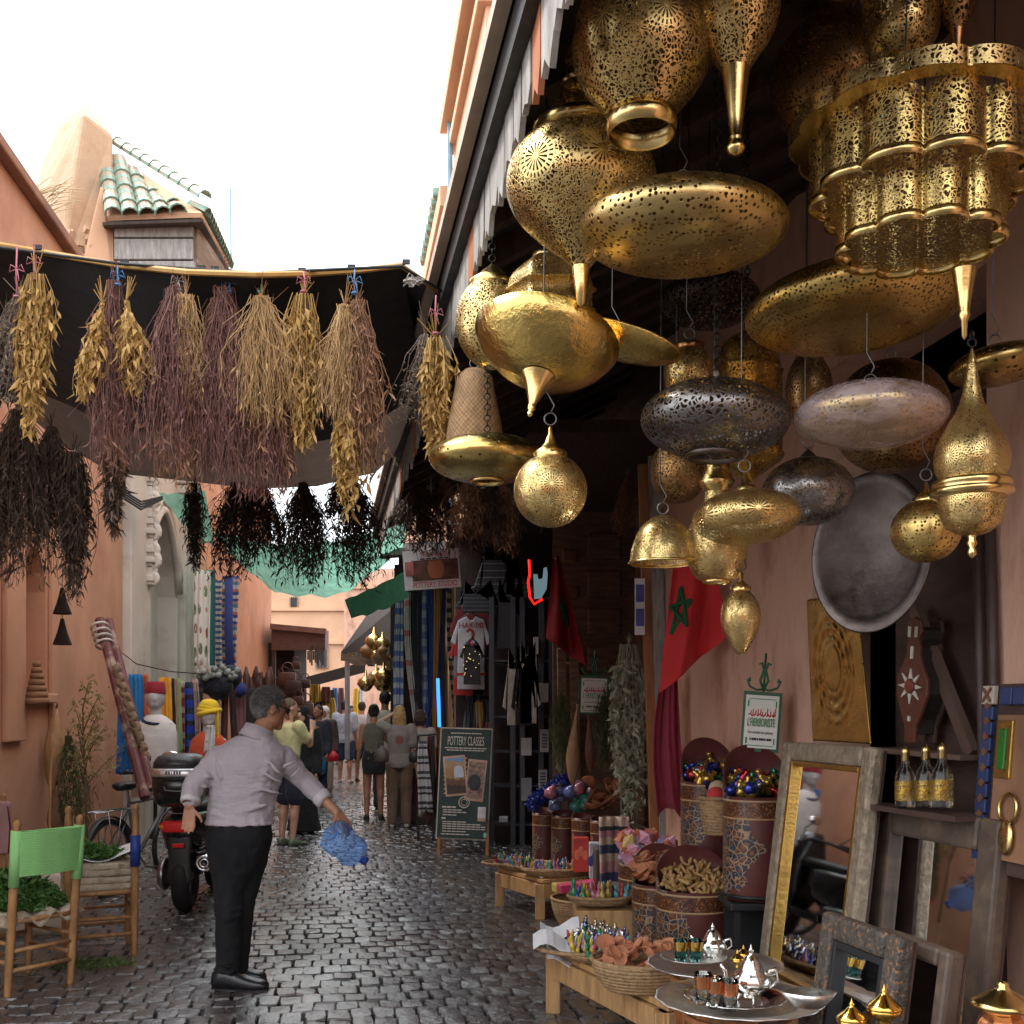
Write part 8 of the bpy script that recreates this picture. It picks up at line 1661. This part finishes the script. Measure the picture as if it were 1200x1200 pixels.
# ---- wall pieces at the near right
def wallq(px, py, off=.03): # point on the plane 'off' in front of the shop wall
    s = (px-600)/F; d = (1.13+.1615*8.4-off)/(s+.1615); return P(px, py, d)
def wallM(px, py, off, lean=0, roll=0): return facing(wallq(px, py, off), PI/2*-1+math.atan(.1615)+0, 0) @ Matrix.Rotation(-lean, 4, 'X') @ Matrix.Rotation(roll, 4, 'Y')
DW = mat('dark brown panel', (.06, .032, .025), .6, var=.3, scale=3, bmp=.3, stretch=(1, 1, 4))
pnl = thing('cupboard_door', 'dark brown cupboard door with slanting brace behind the bellows', 'door', wallq(1090, 1000, 0)); o = MB(); sw(o, 4.24, 5.0, .1, 2.9, .05, .05); o.build('leaf', DW, pnl)
o = MB(); o.beam(wallq(1072, 712, .02), wallq(1140, 885, .03), .07, .03, (1, 0, 0)); o.build('brace', mat('brown brace', (.10, .06, .045), .6), pnl)
sh_ = MB(); sh_.beam(wallq(1030, 878, .04), wallq(1142, 888, .04), .12, .02); sh_.build('shelf', mat('pale shelf edge', (.16, .10, .075), .6), pnl)
for x in (1150, 1165): o = MB(); o.tube([wallq(x-6, 560, .03), wallq(x, 800, .03), wallq(x+10, 1200, .03)], .02, 8); o.top('wall_pipe', mat('dull brown pipe', (.05, .03, .025), .5), 'vertical brown pipe on the shop wall, %s one' % ('left' if x == 1150 else 'right'), 'pipe', 'pipes on the shop wall', smooth=True)
em = thing('embossed_plate', 'tall golden embossed metal plate leaning under the pewter tray', 'plate', wallq(985, 870, .1)); A, B, C_, D_ = wallq(946, 703, .06), wallq(1004, 694, .06), wallq(1021, 872, .14), wallq(953, 868, .14)
def ef(u, v):
    p = A.lerp(B, u).lerp(D_.lerp(C_, u), v); x, y = (u-.45)/.36, (v-.5)/.36; r = math.hypot(x, y*1.0); h = .004*math.sin(r*26)*(r < 1.05)*(r > .5)*(.6+.4*math.sin(math.atan2(y, x)*14)) + .004*(r < .45); return p+Vector((-h, -h, 0))
o = MB(); o.grid(ef, 60, 80); o.build('sheet', metal('embossed old gold', (.52, .34, .09), .32, .5, 30), em, smooth=True, solid=.006)
# bellows
be = thing('fire_bellows', 'brown leather fire bellows inlaid with a white star', 'bellows', wallq(1068, 870, .08)); Mb = wallM(1068, 800, .10) @ Matrix.Rotation(math.radians(5), 4, 'Y'); kb = 4.75/F
def bprof(s): return [(0, 66*s), (8*s, 63*s), (11*s, 52*s), (7*s, 42*s), (10*s, 36*s), (9*s, 28*s), (14*s, 18*s), (22*s, 4*s), (22*s, -12*s), (14*s, -32*s), (8*s, -44*s), (7*s, -60*s), (0, -62*s)]
hp = bprof(kb*1.12); poly = [(x*1.35, z) for x, z in hp]+[(-x*1.35, z) for x, z in hp[-2:0:-1]]
for y, m, nm in ((0, mat('bellows wood', (.11, .035, .02), .45), 'front_board'), (.09, DW, 'back_board')): o = MB(); o.T = Mb; o.prism(poly, .016, Matrix.Translation((0, y, 0))); o.build(nm, m, be, bevel=.004)
o = MB(); o.T = Mb; o.prism([(x*.9, z*.85) for x, z in poly], .08, Matrix.Translation((0, .014, 0))); o.build('leather_sides', mat('black leather folds', (.02, .015, .012), .6), be)
M_bone = mat('bone inlay', (.62, .58, .5), .5)
for i in range(8):
    o = MB(); o.T = Mb; a = i*PI/4; r0, r1 = 9*kb, 20*kb; o.prism([(math.cos(a-.3)*r0*1.35, -4*kb+math.sin(a-.3)*r0), (math.cos(a+.3)*r0*1.35, -4*kb+math.sin(a+.3)*r0), (math.cos(a)*r1*1.35, -4*kb+math.sin(a)*r1)], .006, Matrix.Translation((0, -.008, 0))); o.build('star_ray', M_bone, be)
for x, z0, z1 in ((0, 24, 38), (-6, 46, 58), (6, 46, 58), (0, -34, -40)): o = MB(); o.T = Mb; o.box((x*kb*1.2, -.004, (z0+z1)/2*kb*1.1), (4*kb, .006, abs(z1-z0)*kb)); o.build('bone_inlay', M_bone, be)
o = MB(); o.T = Mb; o.ball((0, -.01, -4*kb), (8*kb*1.3, .006, 8*kb), 16, 8); o.build('red_boss', mat('red brown boss', (.22, .05, .03), .4), be, smooth=True)
# framed mirrors
M_mir = mat('mirror glass', (.82, .84, .85), .03, metal=1, bmp=0, var=.02, rvar=.0)
def mirror(label, TL, TR, ztop, zbot, fw, m, lean, inner=None, proud=.03, rot=None, name='framed_mirror'):
    (x0, d0), (x1, d1) = TL, TR; a = Vector((x0, d0, ztop)); b = Vector((x1, d1, ztop)); ux = (b-a).normalized(); out = Vector((ux.y, -ux.x, 0)); out = out if out.x < 0 else -out; W_ = (b-a).length; H_ = ztop-zbot
    up = (Vector((0, 0, 1))*math.cos(lean)-out*math.sin(lean)); nr = (out*math.cos(lean)+Vector((0, 0, 1))*math.sin(lean)); M = Matrix((ux, -nr, up)).transposed().to_4x4(); M.translation = (a+b)/2-up*H_/2
    t = thing(name, label, 'mirror', (M.translation.x, M.translation.y, zbot), 'mirrors leaning on the shop wall')
    def bb(nm, x, z, w_, h_, y, th, mm, bev=.006): o = MB(); o.T = M; o.box((x, y, z), (w_, th, h_)); return o.build(nm, mm, t, bevel=bev)
    for s in (-1, 1): bb('frame_stile', s*(W_/2-fw/2), 0, fw, H_, 0, proud*2, m, proud*.5); bb('frame_rail', 0, s*(H_/2-fw/2), W_-2*fw-.002, fw, 0, proud*2, m, proud*.5)
    if inner:
        for s in (-1, 1): bb('inner_lip', s*(W_/2-fw-.012), 0, .024, H_-2*fw, -.004, proud*1.2, inner, .004); bb('inner_lip', 0, s*(H_/2-fw-.012), W_-2*fw-.05, .024, -.004, proud*1.2, inner, .004)
    bb('glass', 0, 0, W_-2*fw+.01, H_-2*fw+.01, proud*.3, .006, M_mir, 0); bb('backing', 0, 0, W_-.02, H_-.02, proud*1.2, .01, DW, 0); return t
M_rope = mat('ropework gilt frame', (.30, .24, .17), .5, metal=.4, var=.35, scale=30, bmp=.9, bscale=55, bdist=.01); M_gold2 = metal('aged gold lip', (.5, .32, .09), .35, .5, 60); M_umb = mat('umber frame', (.085, .06, .045), .5, var=.25, scale=10, bmp=.3, bscale=60, col2=(.16, .11, .07), s2=8)
M_carv = mat('carved dark frame', (.06, .05, .042), .5, var=.3, scale=30, bmp=1.0, bscale=45, col2=(.24, .12, .05), c2=(.56, .6), s2=60, bdist=.015)
mirror('tall mirror in a ropework gilt frame beside the red barrel', (1.30, 5.22), (1.465, 4.42), 1.45, .30, .085, M_rope, math.radians(7), M_gold2)
mirror('wide umber framed mirror with three bottles above', (1.53, 4.58), (1.70, 3.80), 1.22, .1, .12, M_umb, math.radians(6), None)
mirror('small carved dark mirror in front of the umber one', (1.12, 3.92), (1.23, 3.44), .89, .33, .085, M_carv, math.radians(8), M_black)
mirror('second small dark mirror behind the carved one', (1.27, 3.80), (1.36, 3.38), .86, .3, .06, M_umb, math.radians(8), None)
o = MB(); o.box((1.45, 4.45, .15), (.7, 2.6, .29), Matrix.Rotation(math.atan(.1615), 3, 'Z')); o.top('display_platform', M_darkwood, 'dark platform the mirrors stand on', 'platform', bevel=.01)
# three gilt bottles
for i, (x, lab) in enumerate(((1061, 'left of three clear bottles with gold bands'), (1085, 'middle of three clear bottles with gold bands'), (1104, 'right of three clear bottles with gold bands'))):
    q = P(x, 946, 4.25-.1*i); k = 4.2/F; t = thing('gilt_bottle', lab, 'bottle', q, 'gold banded bottles'); o = MB(); o.lathe([(r*k, z*k) for r, z in [(0, 0), (11, 0), (12, 4), (12, 34), (10, 42), (5, 50), (4, 56)]], 28, q); o.build('glass', glassy('clear glass', (.85, .9, .88), .03), t, smooth=True)
    o = MB(); o.lathe([(12.3*k, 8*k), (12.4*k, 9*k), (12.4*k, 30*k), (12.3*k, 31*k)], 28, q); o.build('gold_band', pierced('gold filigree band', (.7, .45, .1), .3, 160, 'leaf', .1), t, smooth=True); o = MB(); o.lathe([(4.5*k, 55*k), (5.5*k, 57*k), (4.5*k, 64*k), (5.5*k, 66*k), (3*k, 70*k), (0, 74*k)], 18, q); o.build('stopper', M_brass, t, smooth=True)
o = MB(); o.box(P(1085, 950, 4.2)+Vector((.02, .0, -.005)), (.2, .55, .02), Matrix.Rotation(math.atan(.1615)+.1, 3, 'Z')); o.top('bottle_shelf', DW, 'narrow dark shelf the gold banded bottles stand on', 'shelf')
# tile framed panel at the right edge
tf = thing('tile_frame', 'blue tiled wooden frame panel cropped by the right edge', 'frame', wallq(1190, 1010, .12)); Mt = wallM(1206, 915, .16, math.radians(5)); k = 3.7/F
def tb(nm, x, z, w_, h_, y, m, th=.03, rot=0): o = MB(); o.T = Mt @ Matrix.Translation((x, y, z)) @ Matrix.Rotation(rot, 4, 'Y'); o.box((0, 0, 0), (w_, th, h_)); return o.build(nm, m, tf, bevel=.003)
M_tl = mat('blue glazed tile', (.02, .04, .12), .35, var=.3); tb('frame', 0, 0, .62, .66, .02, DW)
for i in range(10): tb('blue_tile', -.25, -.27+.055*i, .062, .048, -.004, M_tl, .02, 0); tb('brown_diamond', -.25, -.243+.055*i, .026, .026, -.012, mat('brown lozenge', (.14, .06, .03), .5), .012, .785)
for i in range(6): tb('blue_tile', -.15+.075*i, .285, .066, .06, -.004, M_tl, .02)
tb('white_tile', -.25, .29, .07, .066, -.008, mat('cream tile', (.42, .36, .30), .5), .02)
for a in (.785, -.785): tb('brown_cross', -.25, .29, .012, .07, -.022, MATS['brown lozenge'], .006, a)
tb('inner_board', .05, -.03, .46, .5, -.006, mat('ochre board', (.26, .13, .07), .6, var=.3, scale=3), .02); tb('gilt_window', -.12, .1, .09, .2, -.02, M_gold2, .014); tb('green_pane', -.12, .1, .04, .14, -.03, mat('green glass pane', (.01, .14, .02), .2), .008)
o = MB(); o.T = Mt @ Matrix.Translation((-.06, -.03, -.1)); o.ring((0, 0, 0), .05, .006, (0, 1, 0), 20, 6); o.ball((0, 0, -.1), (.04, .012, .06), 12, 8); o.build('brass_knocker', M_brass, tf, smooth=True)
# ---- trays, tea things
M_silver = metal('polished silver', (.72, .71, .68), .14, .25, 30, (.3, .28, .25)); M_tray = metal('chased silver tray', (.74, .72, .69), .36, .5, 45, (.4, .37, .34)); M_gold = metal('bright brass', (.78, .50, .12), .16, .1)
def tray(label, px, py, d, wpx, m=M_tray, name='round_tray', cat='tray', sy=1): k = d/F; t = thing(name, label, cat, P(px, py, d), 'metal trays with tea things'); o = MB(); o.lathe([(r*k*wpx/2, z*k*wpx/2) for r, z in [(0, 0), (.6, 0), (.68, .015), (.72, .05), (.95, .09), (1, .1), (1, .085), (.95, .07), (.73, .02), (.68, -.02), (0, -.03)]], 72, P(px, py, d), fn=lambda a, z: 1+.012*math.cos(a*16)*(abs(z) > .0)); o.build('dish', m, t, smooth=True); return t
tray('rear chased silver tray with teapot and teal glasses', 838, 1136, 4.35, 158); tray('front large silver tray with teapot and clear glasses', 866, 1178, 3.75, 195); tray('small footed tray under the teal glasses', 813, 1124, 4.3, 78); tray('small round tray under the front teapot', 862, 1172, 3.72, 120, M_silver)
def stand(label, px, py, d, r): 
    q = P(px, py, d); t = thing('folding_stand', label, 'stand', (q.x, q.y, 0), 'wooden tray stands')
    for i in range(4): a = i*PI/2+.4; o = MB(); o.beam((q.x+math.cos(a)*r, q.y+math.sin(a)*r, 0), (q.x+math.cos(a+.9)*r*.8, q.y+math.sin(a+.9)*r*.8, q.z-.02), .035, .03, (1, 0, 0)); o.build('leg', M_ochrewood, t)
    o = MB(); o.ring((q.x, q.y, q.z-.03), r*.8, .015, (0, 0, 1), 28, 6); o.build('top_ring', M_ochrewood, t)
stand('wooden folding stand under the rear silver tray', 838, 1139, 4.35, .2); stand('wooden folding stand under the front silver tray', 866, 1181, 3.75, .22)
def teapot(label, px, py, d, s, zs, m=M_silver):
    q = P(px, py, d); t = thing('teapot', label, 'teapot', q, 'teapots on the trays'); t.scale = (1, 1, zs)
    o = MB(); o.lathe([(r*s, z*s) for r, z in [(.0, .02), (.5, .02), (.55, .06), (.5, .1), (.75, .2), (.95, .38), (1, .55), (.85, .75), (.62, .88), (.6, .94)]], 40, q, fn=lambda a, z: 1+.03*abs(math.sin(a*6))); b = o.build('body', m, t, smooth=True)
    o = MB(); o.lathe([(r*s, z*s) for r, z in [(.64, .93), (.6, 1.0), (.42, 1.2), (.3, 1.32), (.12, 1.38), (.1, 1.45), (.16, 1.5), (.06, 1.6), (0, 1.72)]], 32, q); o.build('lid', m, t, smooth=True)
    o = MB(); o.tube([q+Vector((-.8*s, 0, .35*s)), q+Vector((-1.25*s, 0, .5*s)), q+Vector((-1.35*s, 0, .85*s)), q+Vector((-1.6*s, 0, 1.05*s))], [.2*s, .15*s, .1*s, .07*s], 10); o.build('spout', m, t, smooth=True)
    o = MB(); o.tube([q+Vector((.75*s, 0, .75*s)), q+Vector((1.3*s, 0, .9*s)), q+Vector((1.4*s, 0, .5*s)), q+Vector((.95*s, 0, .3*s))], .07*s, 8); o.build('handle', m, t, smooth=True)
    for i in range(3): a = i*2.09+.5; o = MB(); o.tube([q+Vector((math.cos(a)*.55*s, math.sin(a)*.55*s, .1*s)), q+Vector((math.cos(a)*.75*s, math.sin(a)*.75*s, -.12*s))], [.07*s, .05*s], 8); o.build('foot', m, t, smooth=True)
teapot('silver teapot on the rear tray', 835, 1120, 4.35, .054, 1.4); teapot('larger silver teapot on the front tray', 880, 1168, 3.7, .064, 1.6)
def glass(label, px, py, d, h, r, m, band_m, nm='tea_glass'): q = P(px, py, d); k = d/F; t = thing(nm, label, 'glass', q, 'tea glasses on the trays'); o = MB(); o.lathe([(0, 0), (r*.8*k, 0), (r*.85*k, h*.1*k), (r*.8*k, h*.45*k), (r*k, h*k), (r*.94*k, h*k), (r*.74*k, h*.45*k), (r*.7*k, h*.1*k), (0, h*.08*k)], 20, q); o.build('cup', m, t, smooth=True); o = MB(); o.lathe([(r*.87*k, h*.5*k), (r*.99*k, h*.92*k)], 20, q); o.build('gilt_band', band_m, t, smooth=True)
for x, lab in ((798, 'left teal and gold tea glass on the rear tray'), (815, 'right teal and gold tea glass on the rear tray')): glass(lab, x, 1126, 4.22, 25, 9, glassy('teal glass', (.25, .62, .58), .06), M_gold)
M_cg = glassy('clear glass', (.85, .9, .88), .03); M_cb = metal('copper band', (.62, .25, .12), .3)
for x, y, lab in ((824, 1176, 'leftmost clear glass with copper band on the front tray'), (838, 1181, 'middle clear glass with copper band on the front tray'), (855, 1184, 'clear glass with copper band beside the front teapot')): glass(lab, x, y, 3.6, 36, 11, M_cg, M_cb)
def jar(label, px, py, d, s, m=M_gold, nm='lidded_jar'):
    q = P(px, py, d); t = thing(nm, label, 'jar', q, 'small brass jars'); o = MB(); o.lathe([(r*s, z*s) for r, z in [(0, 0), (.5, 0), (.35, .3), (.55, .6), (1, .95), (1.05, 1.15), (1.0, 1.2)]], 32, q, fn=lambda a, z: 1+.02*math.sin(a*14)); o.build('bowl', m, t, smooth=True); o = MB(); o.lathe([(r*s, z*s) for r, z in [(1.05, 1.2), (1.1, 1.3), (.95, 1.5), (.5, 1.85), (.28, 2.1), (.12, 2.2), (.2, 2.35), (.08, 2.5), (0, 2.75)]], 32, q); o.build('lid', m, t, smooth=True)
jar('tall lidded brass jar in front of the carved mirror', 1036, 1205, 3.3, .048); jar('lower lidded brass jar beside the carved mirror', 998, 1215, 3.3, .042); jar('small gold canister on the rear tray, nearer one', 864, 1134, 4.25, .026); jar('small gold canister on the rear tray, farther one', 871, 1128, 4.4, .026)
o = MB(); q = P(948, 1180, 3.5); k = 3.5/F; o.lathe([(0, 0), (16*k, 0), (26*k, 10*k), (31*k, 18*k), (29*k, 18*k), (14*k, 4*k), (0, 3*k)], 36, q, sy=.7, fn=lambda a, z: 1+.06*math.cos(a*4)); o.top('boat_dish', M_tray, 'small leaf edged pewter dish right of the front tray', 'dish', smooth=True)
pi = thing('copper_pitcher', 'copper pitcher with brass lid in the bottom right corner', 'pitcher', P(1172, 1230, 3.1)); q = P(1175, 1200, 3.1); k = 3.1/F
o = MB(); o.lathe([(r*k, z*k) for r, z in [(40, -60), (38, -20), (28, 4), (20, 14)]], 8, q); o.build('body', metal('polished copper', (.62, .28, .14), .25), pi); o = MB(); o.lathe([(r*k, z*k) for r, z in [(20, 12), (22, 15), (33, 19), (36, 22), (36, 25), (32, 28), (24, 32), (16, 37), (10, 40), (6, 44), (7, 47), (3, 50), (0, 51)]], 32, q); o.build('lid', M_brass, pi, smooth=True)
# lettering as plain meshes
dg = bpy.context.evaluated_depsgraph_get()
for o in TEXTS:
    me = bpy.data.meshes.new_from_object(o.evaluated_get(dg)); n = o.name
    q = bpy.data.objects.new(n, me); COL.objects.link(q); q.parent = o.parent; q.matrix_basis = o.matrix_basis
    bpy.data.objects.remove(o); q.name = n
